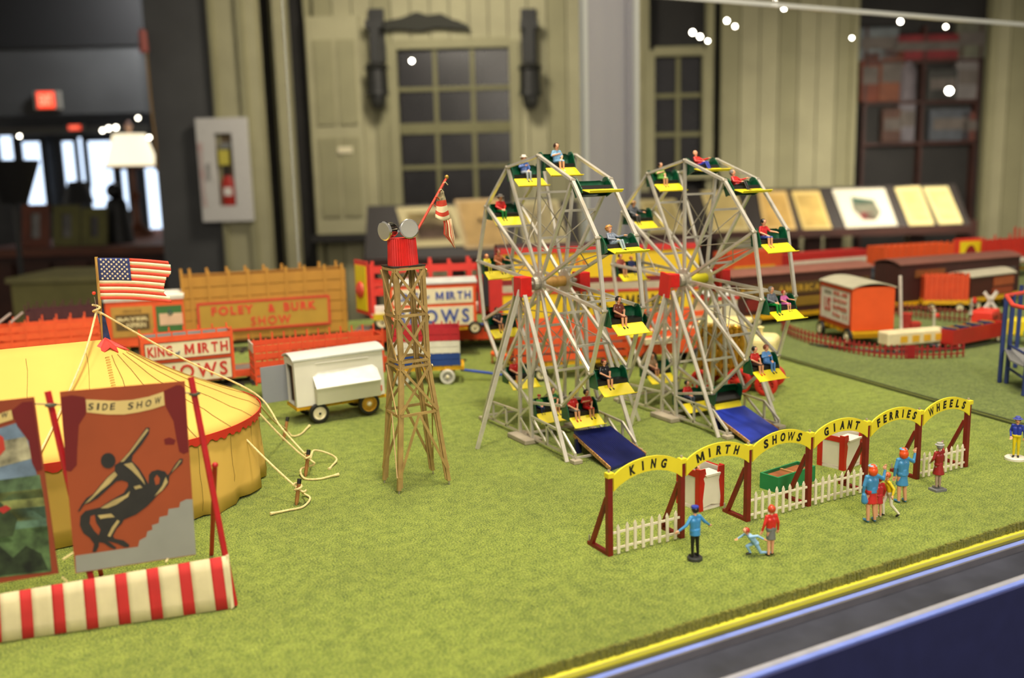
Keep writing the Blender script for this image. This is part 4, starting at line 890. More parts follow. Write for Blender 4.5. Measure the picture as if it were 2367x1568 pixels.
def twp(px, py, dv=0.0): return ti @ (onplane(px, py, PT0 + PN_*dv, PN_) - Vector((1.915, 4.78, 0)))
fp0 = twp(946, 566); fp1 = twp(1032, 412)
tube('flag_pole', mat('d9492f', .5), TW, [fp0, fp1], .0070, 8); MB().sphere(fp1 + Vector((.002, 0, .006)), .012).obj('pole_knob', mat('b08a3a', .4, .4), TW, True)
# drooping striped flag tied high on the pole: a broad upper fold and a narrow hanging tail
rows = [((1013, 447), (1024, 441), .0), ((1008, 466), (1030, 462), .01), ((1007, 486), (1035, 486), .02), ((1006, 503), (1040, 506), .02)]
fl = MB(); nx = 8; V_ = []
for k, (l, r_, d) in enumerate(rows):
    for i in range(nx+1): f_ = i/nx; V_.append(twp(l[0]+(r_[0]-l[0])*f_, l[1]+(r_[1]-l[1])*f_ + 6*sin(pi*f_)*(k > 1), .015*sin(f_*5+k) - .01))
F_ = []; mi = []
sub = []
for k in range(3):
    for j in range(4):
        for i in range(nx+1):
            p = V_[k*(nx+1)+i].lerp(V_[(k+1)*(nx+1)+i], j/4); sub.append(p)
sub += V_[3*(nx+1):]
for j in range(12):
    for i in range(nx): F_.append((j*(nx+1)+i, j*(nx+1)+i+1, (j+1)*(nx+1)+i+1, (j+1)*(nx+1)+i)); mi.append(2 if j < 4 else (0 if ((j-4)//2) % 2 == 0 else 1))
fl.add(sub, F_); fl.mi = mi
FLM = [mat('d2452c', .8, .0, .1, 20), mat('e8d9ac', .8, .0, .1, 20), mat('8a8060', .8, .0, .8, 60, name='faded_canton')]
fo = fl.obj('striped_flag', FLM, TW, True); so = fo.modifiers.new('t', 'SOLIDIFY'); so.thickness = .003
fl = MB(); V_ = []; F_ = []; mi = []; rows = [((1022, 500), (1043, 506)), ((1026, 518), (1046, 524)), ((1025, 541), (1051, 550)), ((1047, 568), (1053, 575))]; nx = 10
for k, (l, r_) in enumerate(rows):
    for i in range(nx+1): f_ = i/nx; V_.append(twp(l[0]+(r_[0]-l[0])*f_, l[1]+(r_[1]-l[1])*f_, .012 + .012*sin(f_*9)))
for k in range(3):
    for i in range(nx): F_.append((k*(nx+1)+i, k*(nx+1)+i+1, (k+1)*(nx+1)+i+1, (k+1)*(nx+1)+i)); mi.append(i % 2)
fl.add(V_, F_); fl.mi = mi; fo = fl.obj('striped_flag', FLM, TW, True); so = fo.modifiers.new('t', 'SOLIDIFY'); so.thickness = .003
for i in range(4):
    q = fp0.lerp(fp1, .60+.11*i); tube('flag_tie', mat('c9552f' if i < 2 else 'd8c89a', .8), TW, [q + Vector((-.008, 0, -.004)), q + Vector((.004, -.012, .004)), q + Vector((.02, -.006, -.012))], .003, 5)
# ------------------------------------------------------------------ side-show tent
TC = Vector((0.45, 5.58, 0)); TR, TE, TA = .79, .43, .86; TX = -2.6
canvas = mat('dcb354', .85, .0, .05, 2.5, .15, name='yellow_canvas'); thread = mat('9a8240', .9, name='seam_thread')
TT = thing('circus_tent', 'yellow canvas side-show tent with red scalloped eave and a flag', 'tent', TC)
def tent_pt(a, r, z):   # stadium plan: round end at +x, long straight sides to -x
    if -pi/2 <= a <= pi/2: return Vector((r*cos(a), r*sin(a), z))
    return None
path = []    # outline parameter: straight front, round end, straight back
for i in range(14): path.append(('f', TX + (0-TX)*i/14))
for i in range(37): path.append(('a', -pi/2 + pi*i/36))
for i in range(1, 15): path.append(('b', TX*i/14))
def tp_(q, r, z):
    k, v = q
    if k == 'f': return Vector((v, -r, z))
    if k == 'b': return Vector((v, r, z))
    return Vector((r*cos(v), r*sin(v), z))
def roofz(f_): return TE + (TA-TE)*(1-f_) - .030*sin(pi*f_) + (.012*max(0, f_-.93)/.07)*-1
V_, F_ = [], []; m_ = 13
for q in path:
    for j in range(m_):
        f_ = j/(m_-1); p = tp_(q, max(TR*f_, .0005), roofz(f_)); V_.append(p)
for i in range(len(path)-1):
    for j in range(m_-1): F_.append((i*m_+j, i*m_+j+1, (i+1)*m_+j+1, (i+1)*m_+j))
o = MB().add(V_, F_).obj('roof', canvas, TT, True); sf = o.modifiers.new('t', 'SOLIDIFY'); sf.thickness = .006; roof_o = o
rr = random.Random(5); V_, F_ = [], []
for i, q in enumerate(path):
    fold = .018*sin(i*1.3) + .010*sin(i*2.9)
    for j in range(6):
        f_ = j/5; zz = (TE-.015)*(1-f_) + f_*(.004 + abs(rr.gauss(0, .006))); r = TR - .018 + fold*f_ + .02*f_
        V_.append(tp_(q, r, zz))
for i in range(len(path)-1):
    for j in range(5): F_.append((i*6+j, i*6+j+1, (i+1)*6+j+1, (i+1)*6+j))
o = MB().add(V_, F_).obj('wall_cloth', canvas, TT, True); sf = o.modifiers.new('t', 'SOLIDIFY'); sf.thickness = .005
# scalloped red eave
V_, F_ = [], []; n = 0
fine = []
for i in range(120): fine.append(('f', TX + (0-TX)*i/120))
for i in range(160): fine.append(('a', -pi/2 + pi*i/159))
for i in range(1, 90): fine.append(('b', TX*i/90))
for i, q in enumerate(fine):
    d_ = .034 + .012*(1 if i % 4 < 2 else 0) + .004*sin(i*.8)
    V_ += [tp_(q, TR+.006, TE-.004), tp_(q, TR+.004, TE-.004-d_)]
for i in range(len(fine)-1): F_.append((i*2, i*2+1, i*2+3, i*2+2))
o = MB().add(V_, F_).obj('scalloped_edge', mat('d5301f', .6, .0, .1, 8), TT); sf = o.modifiers.new('t', 'SOLIDIFY'); sf.thickness = .004
# stitched seams on the roof and the wall
for k in range(11):
    a = -pi/2 + pi*(k+.5)/11
    P = [tp_(('a', a + .012*sin(j*1.7+k)), max(.10, TR*j/14.0), roofz(j/14.0)+.004) for j in range(2, 15)]
    MB().tube(P, .0019, 4).obj('roof_seam', thread, TT)
    MB().tube([tp_(('a', a), TR-.008+.012*sin(j*2+k)*j/5, (TE-.06)*(1-j/5)+.01) for j in range(6)], .0013, 4).obj('wall_seam', thread, TT)
for k in range(9):
    x = TX*(k+.4)/9
    MB().tube([tp_(('f', x + .01*sin(j)), TR*j/10, roofz(j/10)+.004) for j in range(1, 11)], .0012, 4).obj('roof_seam', thread, TT)
# crude darning stitches down the front
for k in range(20):
    f_ = .16 + k*.022; a = -1.62 + .012*sin(k); p = tp_(('a', max(a, -pi/2)), TR*f_, roofz(f_)+.005) + Vector((-.02, 0, 0)); MB().tube([p, p + Vector((.022, -.004, .002))], .0018, 4).obj('darning_stitch', mat('a8772a', .9), TT)
# crumpled red cap at the peak
mb = MB(); V_ = [Vector((0, 0, TA+.012))]; F_ = []; n = 18
for k in range(n):
    a = 2*pi*k/n; r = .105*(1 if k % 2 else .68)*(1+.15*sin(k*2.3)); f_ = r/TR; V_.append(Vector((r*cos(a), r*sin(a), (roofz(f_) if True else 0) + .010 + .008*sin(k*1.9))))
for k in range(n): F_.append((0, 1+k, 1+(k+1) % n))
o = mb.add(V_, F_).obj('peak_cap', mat('d23a32', .5, .0, .15, 20), TT); sf = o.modifiers.new('t', 'SOLIDIFY'); sf.thickness = .006
# main pole stub (blue painted) above the peak
bar('pole_stub', mat('24335f', .6, .0, .5, 30), TT, (.012, .01, TA-.02), (-.012, .01, TA+.165), .034, .018)

# flag on a wooden stick
rx = room(1, 0, 0)
FG = thing('flag', 'small frayed stars and stripes flag on a wooden stick above the tent', 'flag', TC + Vector((-.005, -.01, TA)), RZ)
z_b = TA; 
def fz(py): return zat(TC, py) - TA
stick = wood('c9a052', '9a7030', 8, .6, 2)
zt2, zfb, zft = fz(594), fz(692), fz(596)
MB().tube([(-.012, 0, -.02), (-.004, 0, zt2*.5), (0, 0, zt2)], [.004, .009, .009], 8).obj('stick', stick, FG, True)
fw, fh = .395, zft - zfb
redc, whc, blc = mat('e0503c', .8, .0, .06, 20, name='flag_red'), mat('efe2bd', .8, .0, .05, 20, name='flag_white'), mat('343f74', .8, .0, .12, 20, name='flag_blue')
ends = [.97, 1.0, 1.0, 1.0, .985, .93, .915, .90, .885, .89, .875, .955, .97]
def fpt(f_, g): # f along the fly, g down from the top
    return Vector((.003 + fw*f_, -.004 + .010*sin(f_*5.0)*(.4+g*.6), zft - fh*g - .028*f_ + .006*sin(f_*3.2)))
for k in range(13):
    n = 14; a0 = .42*.0; V_ = []; F_ = []; x0 = .44 if k < 7 else 0.0; x1 = ends[k]; nx_ = ends[min(k+1, 12)]
    for i in range(n+1):
        f_ = x0 + (x1-x0)*i/n; V_ += [fpt(f_, k/13), fpt(x0 + ((x1+nx_)/2-x0)*i/n, (k+1)/13)]
    F_ = [(i*2, i*2+1, i*2+3, i*2+2) for i in range(n)]
    o = MB().add(V_, F_).obj('stripe', redc if k % 2 == 0 else whc, FG, True); sf = o.modifiers.new('t', 'SOLIDIFY'); sf.thickness = .002
V_ = []; n = 8
for j in range(9):
    for i in range(n+1): V_.append(fpt(.44*i/n, (7/13)*j/8) + Vector((0, -.0005, 0)))
o = MB().add(V_, [(j*9+i, (j+1)*9+i, (j+1)*9+i+1, j*9+i+1) for j in range(8) for i in range(8)]).obj('canton', blc, FG, True); sf = o.modifiers.new('t', 'SOLIDIFY'); sf.thickness = .002
mb = MB()
for j in range(9):
    for i in range(6 if j % 2 == 0 else 5):
        c0 = fpt(.44*(.13 + (.155*i if j % 2 == 0 else .0775+.155*i)), (7/13)*(.07 + j*.105)) + Vector((0, -.0035, 0)); s = []
        for k in range(10): r = .0078 if k % 2 == 0 else .0038; s.append(c0 + Vector((r*sin(pi*k/5), 0, r*cos(pi*k/5))))
        mb.add([c0] + s, [(0, 1+(k+1) % 10, 1+k) for k in range(10)])
tag(mb.obj('star_pattern', whc, FG), kind='stuff')
# red-headed pin
PN = thing('map_pin', 'tiny red-headed pin standing beside the flag stick', 'pin', TC + Vector((-.035, -.02, TA)), 0)
MB().tube([(.012, 0, .10), (0, 0, fz(680)-.01)], .0016, 5).obj('shank', SILVER_D, PN); MB().sphere((0, 0, fz(676)), .010).obj('head', mat('e0402c', .3), PN, True)

# guy ropes and pegs
def catmull(P, n=8):
    P = [Vector(p) for p in P]; Q = [P[0]*2-P[1]] + P + [P[-1]*2-P[-2]]; out = []
    for i in range(1, len(Q)-2):
        for k in range(n):
            t = k/n; a, b, c, d = Q[i-1], Q[i], Q[i+1], Q[i+2]
            out.append(.5*((2*b) + (c-a)*t + (2*a-5*b+4*c-d)*t*t + (-a+3*b-3*c+d)*t**3))
    return out + [P[-1]]
def guy_rope(label, P, r=.0058, frayed=True):
    t = thing('guy_rope', label, 'rope', (P[-1][0], P[-1][1], 0), 0, 'cotton guy ropes of the tent'); o = Vector(t.location); Q = [p - o for p in catmull(P)]
    MB().tube(Q, r, 7).obj('cord', ROPE, t, True)
    if frayed: MB().lathe([(r*.9, 0), (r*1.5, .02), (r*1.7, .035), (.002, .038)], Matrix.Translation(Q[-1]) @ (Q[-1]-Q[-2]).to_track_quat('Z', 'Y').to_matrix().to_4x4(), 8).obj('knotted_end', ROPE, t, True)
    return t
def knot(t, p, r=.0058):
    o = Vector(t.location); P = [p - o + Vector((.018*cos(a*.7), .018*sin(a*.7), .004*a-.02)) for a in range(0, 14)]
    MB().tube(catmull(P, 3), r, 6).obj('knot', ROPE, t, True)
top_ = TC + Vector((-.03, -.02, TA+.165))
pk = [(gp(685, 1168), Vector((.030, .015, .135))), (gp(706, 1102), Vector((.035, .02, .150))), (gp(655, 1019), Vector((.045, .02, .150)))]
labs = ['tan tent peg with black tip nearest the lighting tower, lowest in view', 'tan tent peg with two ropes tied to it', 'tan tent peg farthest back beside the white wagon']
for (b_, v_), lb in zip(pk, labs):
    t = thing('tent_peg', lb, 'peg', b_, 0, 'tent pegs')
    MB().tube([(0, 0, 0), v_*.15, v_*.82], [.006, .011, .011], 8).obj('stake', wood('a8743a', '7a4e22', 9, .7, 2), t, True); MB().tube([v_*.82, v_], .0118, 8).obj('painted_tip', BLACK, t, True)
def pt(i, f_): return pk[i][0] + pk[i][1]*f_
e1 = TC + tp_(('a', radians(-52)), TR+.02, TE-.02)
g1 = guy_rope('cotton rope from the tent front to the nearest peg with a curled tail', [gp(523, 968, TE-.02), pt(0, .62).lerp(gp(523, 968, TE-.02), .5) - Vector((0, 0, .012)), pt(0, .62), pt(0, .62) + Vector((.035, -.02, -.01)), gp(700, 1140, .02), gp(717, 1152, .008), gp(700, 1172, .008), gp(665, 1180, .008), gp(640, 1185, .010)])
knot(g1, pt(0, .62))
e2 = gp(590, 915, TE)
g2 = guy_rope('long cotton rope from the tent pole over the eave to the double peg', [top_, (top_*.5 + e2*.5) - Vector((0, 0, .012)), e2 + Vector((0, 0, .012)), pt(1, .72).lerp(e2, .5) - Vector((0, 0, .01)), pt(1, .72), pt(1, .6) + Vector((.03, -.03, -.02)), gp(696, 1085, .03), gp(703, 1106, .008), gp(735, 1108, .008), gp(770, 1100, .012)])
knot(g2, pt(1, .7))
g3 = guy_rope('second cotton rope on the double peg with a tail looping back', [TC + tp_(('a', radians(-22)), TR+.004, TE-.03), pt(1, .66).lerp(TC + tp_(('a', radians(-22)), TR+.004, TE-.03), .5) - Vector((0, 0, .015)), pt(1, .66), gp(725, 1042, .085), gp(757, 1048, .06), gp(778, 1062, .02), gp(765, 1080, .006)])
g4 = guy_rope('cotton rope tied to the farthest peg', [TC + tp_(('a', radians(-8)), TR+.004, TE-.03), pt(2, .5).lerp(TC + tp_(('a', radians(-8)), TR+.004, TE-.03), .5) - Vector((0, 0, .02)), pt(2, .5), gp(675, 1008, .015), gp(695, 1004, .008), gp(712, 988, .012)])
g5 = guy_rope('cotton rope sloping from the tent pole down behind the banners', [top_, TC + Vector((-.12, -.20, TA-.03)), TC + Vector((-.28, -.48, TA-.27)), TC + Vector((-.42, -.80, TE+.005)), TC + Vector((-.60, -1.0, .2)), TC + Vector((-.75, -1.12, .02))], frayed=False)
knot(g5, top_); 

# ------------------------------------------------------------------ side-show banner line
b_l, b_r = gp(-60, 1492), gp(543, 1403)
bd = (b_r - b_l).normalized(); bn0 = Vector((-bd.y, bd.x, 0)); lean = radians(9)
BN = (bn0*-cos(lean) + Vector((0, 0, sin(lean)))).normalized()       # faces the viewer
BL = thing('sideshow_banner_line', 'side-show banner line: painted posters on red poles above a striped valance', 'banner line', b_r)
def bq(px, py, off=0.0): return onplane(px, py, b_r + BN*off, BN) - b_r
def sheet(name, pts_px, off, thick, m, parent=None):
    P = [bq(x, y, off) for x, y in pts_px]; Q = [p - BN*thick for p in P]; n = len(P)
    ar = sum(pts_px[i][0]*pts_px[(i+1) % n][1] - pts_px[(i+1) % n][0]*pts_px[i][1] for i in range(n))
    if ar > 0: P = P[::-1]; Q = Q[::-1]
    return MB().add(P + Q, [tuple(range(n)), tuple(range(2*n-1, n-1, -1))] + [((i+1) % n, i, n+i, n+(i+1) % n) for i in range(n)]).obj(name, m, parent or BL)
polem = mat('b3161c', .45, .0, .15, 9, name='pole_red')
for nm, a, b, off in (('pole', (441, 872), (543, 1400), .004), ('pole', (110, 905), (236, 1446), -.03), ('pole', (-230, 945), (-100, 1500), -.03)):
    MB().tube([bq(*a, off), bq(*b, off)], .0125, 8).obj(nm, polem, BL, True)
bk = gp(489, 1283) - b_r; MB().tube([bk, bq(497, 1075, -.02)], .010, 8).obj('prop_pole', polem, BL, True); MB().sphere(bq(497, 1076, -.02), .013).obj('prop_pin', polem, BL, True)
bk2 = gp(234, 1330) - b_r; MB().tube([bk2, bq(180, 1100, -.03)], .010, 8).obj('prop_pole', polem, BL, True)
for px_, py_ in ((450, 911), (118, 937)): MB().lathe([(.004, -.004), (.022, -.003), (.022, .003), (.004, .004)], Matrix.Translation(bq(px_, py_, .01)), 12).obj('wire_clip', mat('56604c', .4, .4), BL); 
MB().tube([bq(425, 908, .0), bq(460, 912, .008)], .003, 5).obj('tie_wire', mat('56604c', .4, .4), BL)
MB().tube([bq(80, 934, .0), bq(140, 936, .008)], .003, 5).obj('tie_wire', mat('56604c', .4, .4), BL)
Z8 = lambda pts: [(x/2.413, 850 + y/2.413) for x, y in pts]
pbg = mat('94421c', .85, .0, .10, 3, .05, name='poster_orange'); drape = mat('66100f', .85, .0, .08, 4, name='poster_drape'); cream_p = mat('c9b06c', .7, .0, .08, 6, name='poster_cream'); inkp = mat('1d1a14', .7, .0, .3, 14, name='poster_ink')
ps = sheet('poster', Z8([(333, 135), (1030, 75), (1093, 1045), (420, 1150)]), .012, .010, pbg)
o1 = .0128; dpt = .0006
sheet('drape_print', Z8([(340, 165), (400, 155), (470, 165), (486, 190), (478, 260), (440, 320), (432, 440), (428, 545), (395, 580), (368, 575)]), o1, dpt, drape, ps)
sheet('drape_print', Z8([(915, 130), (985, 98), (1010, 98), (1031, 118), (1052, 470), (1025, 482), (1000, 470), (985, 400), (968, 300), (925, 220)]), o1, dpt, drape, ps)
sheet('drape_print', Z8([(915, 400), (945, 390), (980, 405), (970, 430), (920, 430)]), o1, dpt, drape, ps)
arc_t = [(478, 178), (560, 182), (650, 186), (740, 180), (830, 162), (912, 135)]; arc_b = [(918, 210), (850, 232), (770, 250), (690, 262), (600, 262), (484, 250)]
sheet('title_scroll', Z8(arc_t + arc_b), .0134, dpt, cream_p, ps)
for ch, x, y, s in (('S', 505, 218, 1), ('I', 545, 218, .4), ('D', 584, 219, 1), ('E', 626, 217, .9), ('S', 727, 214, 1), ('H', 776, 208, 1), ('O', 826, 199, 1.1), ('W', 878, 184, 1.15)):
    vs, fs = glyphs(ch, .02); w_ = 30*s; P = [bq(*Z8([(x - w_/2 + a*w_ + b*4, y + 19 - b*38 - (a-.5)*w_*.10*(1 if x < 620 else 2.2))])[0], .0142) for a, b in vs]
    MB().add(P, fs).obj('letter', inkp, ps)
grey_hill = [(420, 1050), (520, 1036), (640, 1018), (770, 1000), (778, 965), (815, 945), (822, 915), (850, 905), (848, 880), (885, 868), (890, 835), (935, 825), (940, 790), (1000, 780), (1005, 752), (1040, 735), (1074, 735), (1093, 1042), (424, 1146)]
sheet('cloud_print', Z8(grey_hill), o1, dpt, mat('8a8a80', .6, .1, .08, 5, name='poster_grey'), ps)
cent = [(640, 545), (665, 530), (720, 470), (770, 400), (815, 335), (835, 335), (830, 370), (790, 430), (740, 490), (735, 520), (775, 560), (800, 600), (828, 650), (830, 600), (845, 580), (880, 570), (920, 580), (935, 600), (945, 590), (980, 535), (1005, 508), (1022, 510), (1015, 535), (975, 570), (945, 605), (940, 650), (915, 680), (880, 710), (855, 740), (820, 775), (760, 820), (690, 850), (680, 870), (650, 900), (630, 940), (640, 955), (690, 965), (722, 990), (718, 1003), (695, 1003), (660, 985), (610, 970), (600, 966), (650, 1005), (640, 1015), (615, 1005), (580, 980), (553, 975), (550, 1000), (535, 1030), (515, 1030), (525, 985), (500, 950), (465, 925), (445, 880), (448, 830), (475, 800), (520, 790), (560, 780), (620, 740), (690, 700), (715, 660), (712, 640), (680, 630), (650, 635), (600, 680), (545, 730), (500, 755), (470, 765), (445, 800), (432, 805), (455, 765), (480, 730), (520, 705), (560, 655), (600, 610), (640, 575)]
sheet('centaur_print', Z8(cent), .0136, dpt, inkp, ps)
sheet('centaur_print', Z8([(603 + 42*cos(2*pi*k/14), 520 + 44*sin(2*pi*k/14)) for k in range(14)]), .0137, dpt, inkp, ps)
for poly, m2 in (([(505, 830), (500, 870), (525, 910), (550, 935), (560, 905), (535, 865), (528, 822)], pbg), ([(860, 620), (875, 598), (892, 620), (888, 648), (868, 656)], pbg)): sheet('gap_print', Z8(poly), .0143, dpt, m2, ps)
tanp = mat('a8935c', .7, .0, .2, 12, name='poster_tan')
for poly in ([(670, 528), (725, 468), (775, 398), (820, 340), (828, 350), (780, 415), (720, 490), (690, 525)], [(690, 540), (735, 530), (770, 575), (800, 625), (810, 655), (770, 610), (735, 575)], [(600, 615), (640, 580), (655, 600), (610, 650), (560, 690), (500, 745), (470, 762), (520, 712)], [(560, 785), (630, 742), (700, 712), (725, 690), (715, 720), (650, 765), (600, 785)], [(545, 825), (620, 815), (640, 835), (600, 838), (560, 845)], [(600, 940), (625, 890), (655, 850), (668, 858), (640, 900), (615, 945)], [(860, 720), (905, 660), (925, 610), (936, 640), (905, 685)], [(1000, 520), (1015, 515), (985, 555), (955, 585), (965, 570)], [(745, 665), (780, 655), (795, 670), (755, 680)]):
    sheet('highlight_print', Z8(poly), .0145, dpt, tanp, ps)
# second poster cut by the frame: landscape with a drape border
p2 = sheet('poster', [(-215, 950), (78, 918), (135, 1326), (-140, 1372)], .012, .010, mat('85381a', .85, .0, .1, 3, name='poster_rust'))
sheet('picture_print', [(-170, 1010), (-60, 985), (0, 990), (38, 978), (60, 995), (86, 1100), (118, 1318), (-110, 1345)], .0128, dpt, mat('66788a', .9, .0, .5, 9, name='poster_sky'), p2)
for poly, hx in (([(-160, 1060), (-60, 1050), (0, 1020), (60, 1010), (75, 1060), (0, 1080), (-150, 1100)], '938d70'), ([(-150, 1130), (0, 1110), (92, 1098), (100, 1150), (0, 1160), (-145, 1180)], '4a5f40'), ([(-145, 1160), (0, 1140), (98, 1130), (108, 1200), (-135, 1220)], '6f7440'), ([(-140, 1195), (0, 1180), (104, 1170), (113, 1250), (-130, 1262)], '506a56'), ([(-135, 1250), (0, 1228), (110, 1216), (119, 1322), (-112, 1348)], '465c36'), ([(-130, 1290), (-60, 1240), (-10, 1255), (30, 1290), (60, 1262), (95, 1280), (112, 1318), (-110, 1346)], '24301a'), ([(-60, 1200), (0, 1160), (40, 1200), (30, 1240), (-60, 1250)], '2d3a20')):
    sheet('landscape_print', poly, .0134 + .0002*('8a' in hx) + .0004*(hx.startswith('2')), dpt, mat(hx, .9, .0, .75, 16), p2)
sheet('balloon_print', [(-40, 1020), (-10, 1000), (8, 1012), (12, 1040), (-8, 1062), (-38, 1055)], .0146, dpt, mat('b3301c', .7), p2); sheet('balloon_print', [(-8, 1178), (14, 1168), (26, 1176), (8, 1188)], .0146, dpt, mat('a8241c', .7), p2)
sheet('drape_print', [(26, 950), (52, 930), (76, 928), (98, 1085), (84, 1090), (74, 1070), (66, 1020), (40, 985)], .0142, dpt, drape, p2)
sheet('title_scroll', [(-150, 985), (-60, 975), (26, 948), (30, 970), (-60, 998), (-148, 1010)], .0142, dpt, cream_p, p2)
vs, fs = glyphs('W', .02); MB().add([bq(2 + a*16, 967 - b*12 - a*2, .0150) for a, b in vs], fs).obj('letter', inkp, p2)
# striped valance
nst = 16; vt = lambda f_: (-75 + 601*f_, 1386 - 101*f_); vb = lambda f_: (-70 + 612*f_, 1496 - 90*f_)
cl_r, cl_w = mat('c22a28', .8, .0, .1, 12, .1, name='valance_red'), mat('d8cba0', .8, .0, .08, 12, .1, name='valance_cream')
edges = []
W0, f_ = .078, -.002
f_ = 0.0; k = 0
bounds = [0]
while f_ < 1: 
    f_ += .0455 if k % 2 else .0765; bounds.append(min(f_, 1)); k += 1
vo = .030
for k in range(len(bounds)-1):
    a, b = bounds[k], bounds[k+1]; n = 4; V_ = []
    for i in range(n+1):
        g = a + (b-a)*i/n; wv = .006*sin(g*19) + .004*sin(g*43)
        for j in range(5):
            h = j/4; p = (vt(g)[0]*(1-h) + vb(g)[0]*h, vt(g)[1]*(1-h) + vb(g)[1]*h); V_.append(bq(*p, vo + wv + .004*sin(h*4)))
    F_ = [(i*5+j, i*5+j+1, (i+1)*5+j+1, (i+1)*5+j) for i in range(n) for j in range(4)]
    o = MB().add(V_, F_).obj('valance_stripe', cl_w if k % 2 == 0 else cl_r, BL, True); sf = o.modifiers.new('t', 'SOLIDIFY'); sf.thickness = .004
o = sheet('valance_end', [(522, 1284), (529, 1286), (541, 1402), (535, 1410)], .028, .05, cl_w)
for (a, b) in (((383, 1300), (388, 1292)), ((145, 1294), (170, 1278)), ((144, 1335), (155, 1345))): MB().tube([bq(*a, .03), bq(*b, .02)], .004, 5).obj('loop_tie', ROPE, BL, True)
# another striped canvas corner at the frame edge, far behind the tent
sb = gp(-30, 880); t = thing('canvas_flap', 'red and cream striped canvas flap at the picture edge behind the tent', 'canvas flap', sb, RZ)
zz0, zz1 = zat(sb, 770), zat(sb, 668)
for k in range(8): MB().box(-.02, .125 - .006*k*0, -.01, .0, zz0 + (zz1-zz0)*k/8, zz0 + (zz1-zz0)*(k+1)/8).obj('band', cl_r if k % 2 else cl_w, t)
MB().tube([(-.02, .02, 0), (-.02, .02, zz1)], .012).obj('pole', SILVER_D, t)
# ------------------------------------------------------------------ standing figures
def stand_pose(**k):
    P = dict(elL=(-.27, .02, 1.15), wrL=(-.28, -.06, .9), elR=(.27, .02, 1.15), wrR=(.28, -.06, .9), knL=(-.09, -.02, .5), knR=(.09, -.02, .5), anL=(-.09, .02, .075), anR=(.09, .02, .075), toeL=(-.11, -.13, .045), toeR=(.11, -.13, .045)); P.update(k); return P
V = Vector
skirt = lambda z, r, p=V((0, 0, 1.0)): (p, V((0, 0, z)), .125, r, BOT)
police = stand_pose(jacket=True, girth=1.14, elL=(-.38, .03, 1.17), wrL=(-.62, -.06, 1.0), elR=(.38, .03, 1.17), wrR=(.62, -.03, 1.02), cones=[(V((0, .0, 1.0)), V((0, 0, .78)), .165, .185, TOP)], knL=(-.10, 0, .48), anL=(-.11, .02, .075), knR=(.10, 0, .48), anR=(.11, .02, .075))
GRP = 'standing figures near the gate'
def face_dir(dx, dy): return atan2(dx, -dy)      # turn local -y to (dx, dy)
figure('standing_figure', 'policeman in blue tunic and cap, arms held out, on a small round base', GRP, 'police', police, gp(1606, 1294), face_dir(.05, 1), dict(top='3f8cc4', bot='16151a', shoe='16151a'), '1a1412', ('cap', '2a3aa0'), .131, ('3a3c3a', .034, 'round'))
redw = stand_pose(hk=1.1, girth=1.08, elL=(-.26, .03, 1.15), wrL=(-.30, -.03, .88), elR=(.28, .03, 1.16), wrR=(.32, -.04, .93), bare=True, sleeve=TOP, cones=[skirt(.60, .17)], knL=(-.07, 0, .5), anL=(-.06, 0, .08), knR=(.08, 0, .5), anR=(.11, .05, .08))
figure('standing_figure', 'red-haired woman in red jumper and grey skirt seen from behind', GRP, 'redw', redw, gp(1781, 1284), face_dir(.15, 1), dict(top='cf2a20', bot='6f716c', shoe='1a1614'), 'b8401e', ('bun', 'c23a26'), .130, long_hair=False)
boy = dict(pel=V((0, .05, .52)), che=V((0, -.16, .78)), nk=V((0, -.27, .92)), hd=V((0, -.36, 1.04)), face=(0, -1, .2), elL=(-.30, -.30, .78), wrL=(-.38, -.50, .62), elR=(.30, -.02, .92), wrR=(.36, .20, .80), knL=(-.12, -.26, .36), anL=(-.12, -.10, .08), toeL=(-.13, -.25, .045), knR=(.12, .22, .14), anR=(.12, .62, .10), toeR=(.12, .76, .05))
figure('standing_figure', 'small red-haired boy in pale blue crouching forward on one knee', GRP, 'boy', boy, gp(1743, 1284), face_dir(-.95, .28), dict(top='8fb8dc', bot='8fb8dc', shoe='1d1714'), 'a8361e', None, .112)
wave = stand_pose(elR=(.27, .02, 1.15), wrR=(.27, -.02, .90), elL=(-.40, -.03, 1.27), wrL=(-.48, -.08, 1.53), hdL=(0, -.02, 1), bare=True, girth=1.1, cones=[skirt(.60, .185), (V((0, 0, 1.08)), V((0, 0, .93)), .135, .16, TOP)], extra=[(V((.27, .03, .86)), V((.25, .03, .68)), .07, .10, TOP)], knL=(-.10, 0, .45), anL=(-.12, .03, .08), knR=(.10, 0, .45), anR=(.10, .02, .08), toeL=(-.16, -.14, .05), toeR=(.12, -.15, .05))
figure('standing_figure', 'waving woman with orange hair in blue jacket and red skirt, blue bag at her side', GRP, 'wave', wave, gp(2012, 1207), face_dir(.25, 1), dict(top='3f86b4', bot='c2291f', shoe='3f7fa8'), 'd9501c', ('beret', '7fb0cc'), .163, long_hair=True)
wave2 = dict(wave); wave2['cones'] = [skirt(.58, .19), (V((0, 0, 1.08)), V((0, 0, .90)), .135, .165, TOP)]; wave2['extra'] = []; wave2['jacket'] = True
figure('standing_figure', 'waving woman with orange hair dressed all in blue', GRP, 'wave2', wave2, gp(2083, 1162), face_dir(.25, 1), dict(top='3f86b4', bot='3f86b4', shoe='3f7fa8'), 'd9501c', ('beret', '5b9cc8'), .163, long_hair=True)
walk = stand_pose(elL=(-.28, -.05, 1.16), wrL=(-.33, -.22, .98), elR=(.28, .06, 1.16), wrR=(.34, .0, .96), knL=(-.09, -.20, .52), anL=(-.09, -.16, .08), toeL=(-.10, -.32, .05), knR=(.09, .05, .48), anR=(.09, .34, .13), toeR=(.09, .26, .04), nk=V((0, -.08, 1.45)), hd=V((0, -.13, 1.60)), che=V((0, -.05, 1.26)))
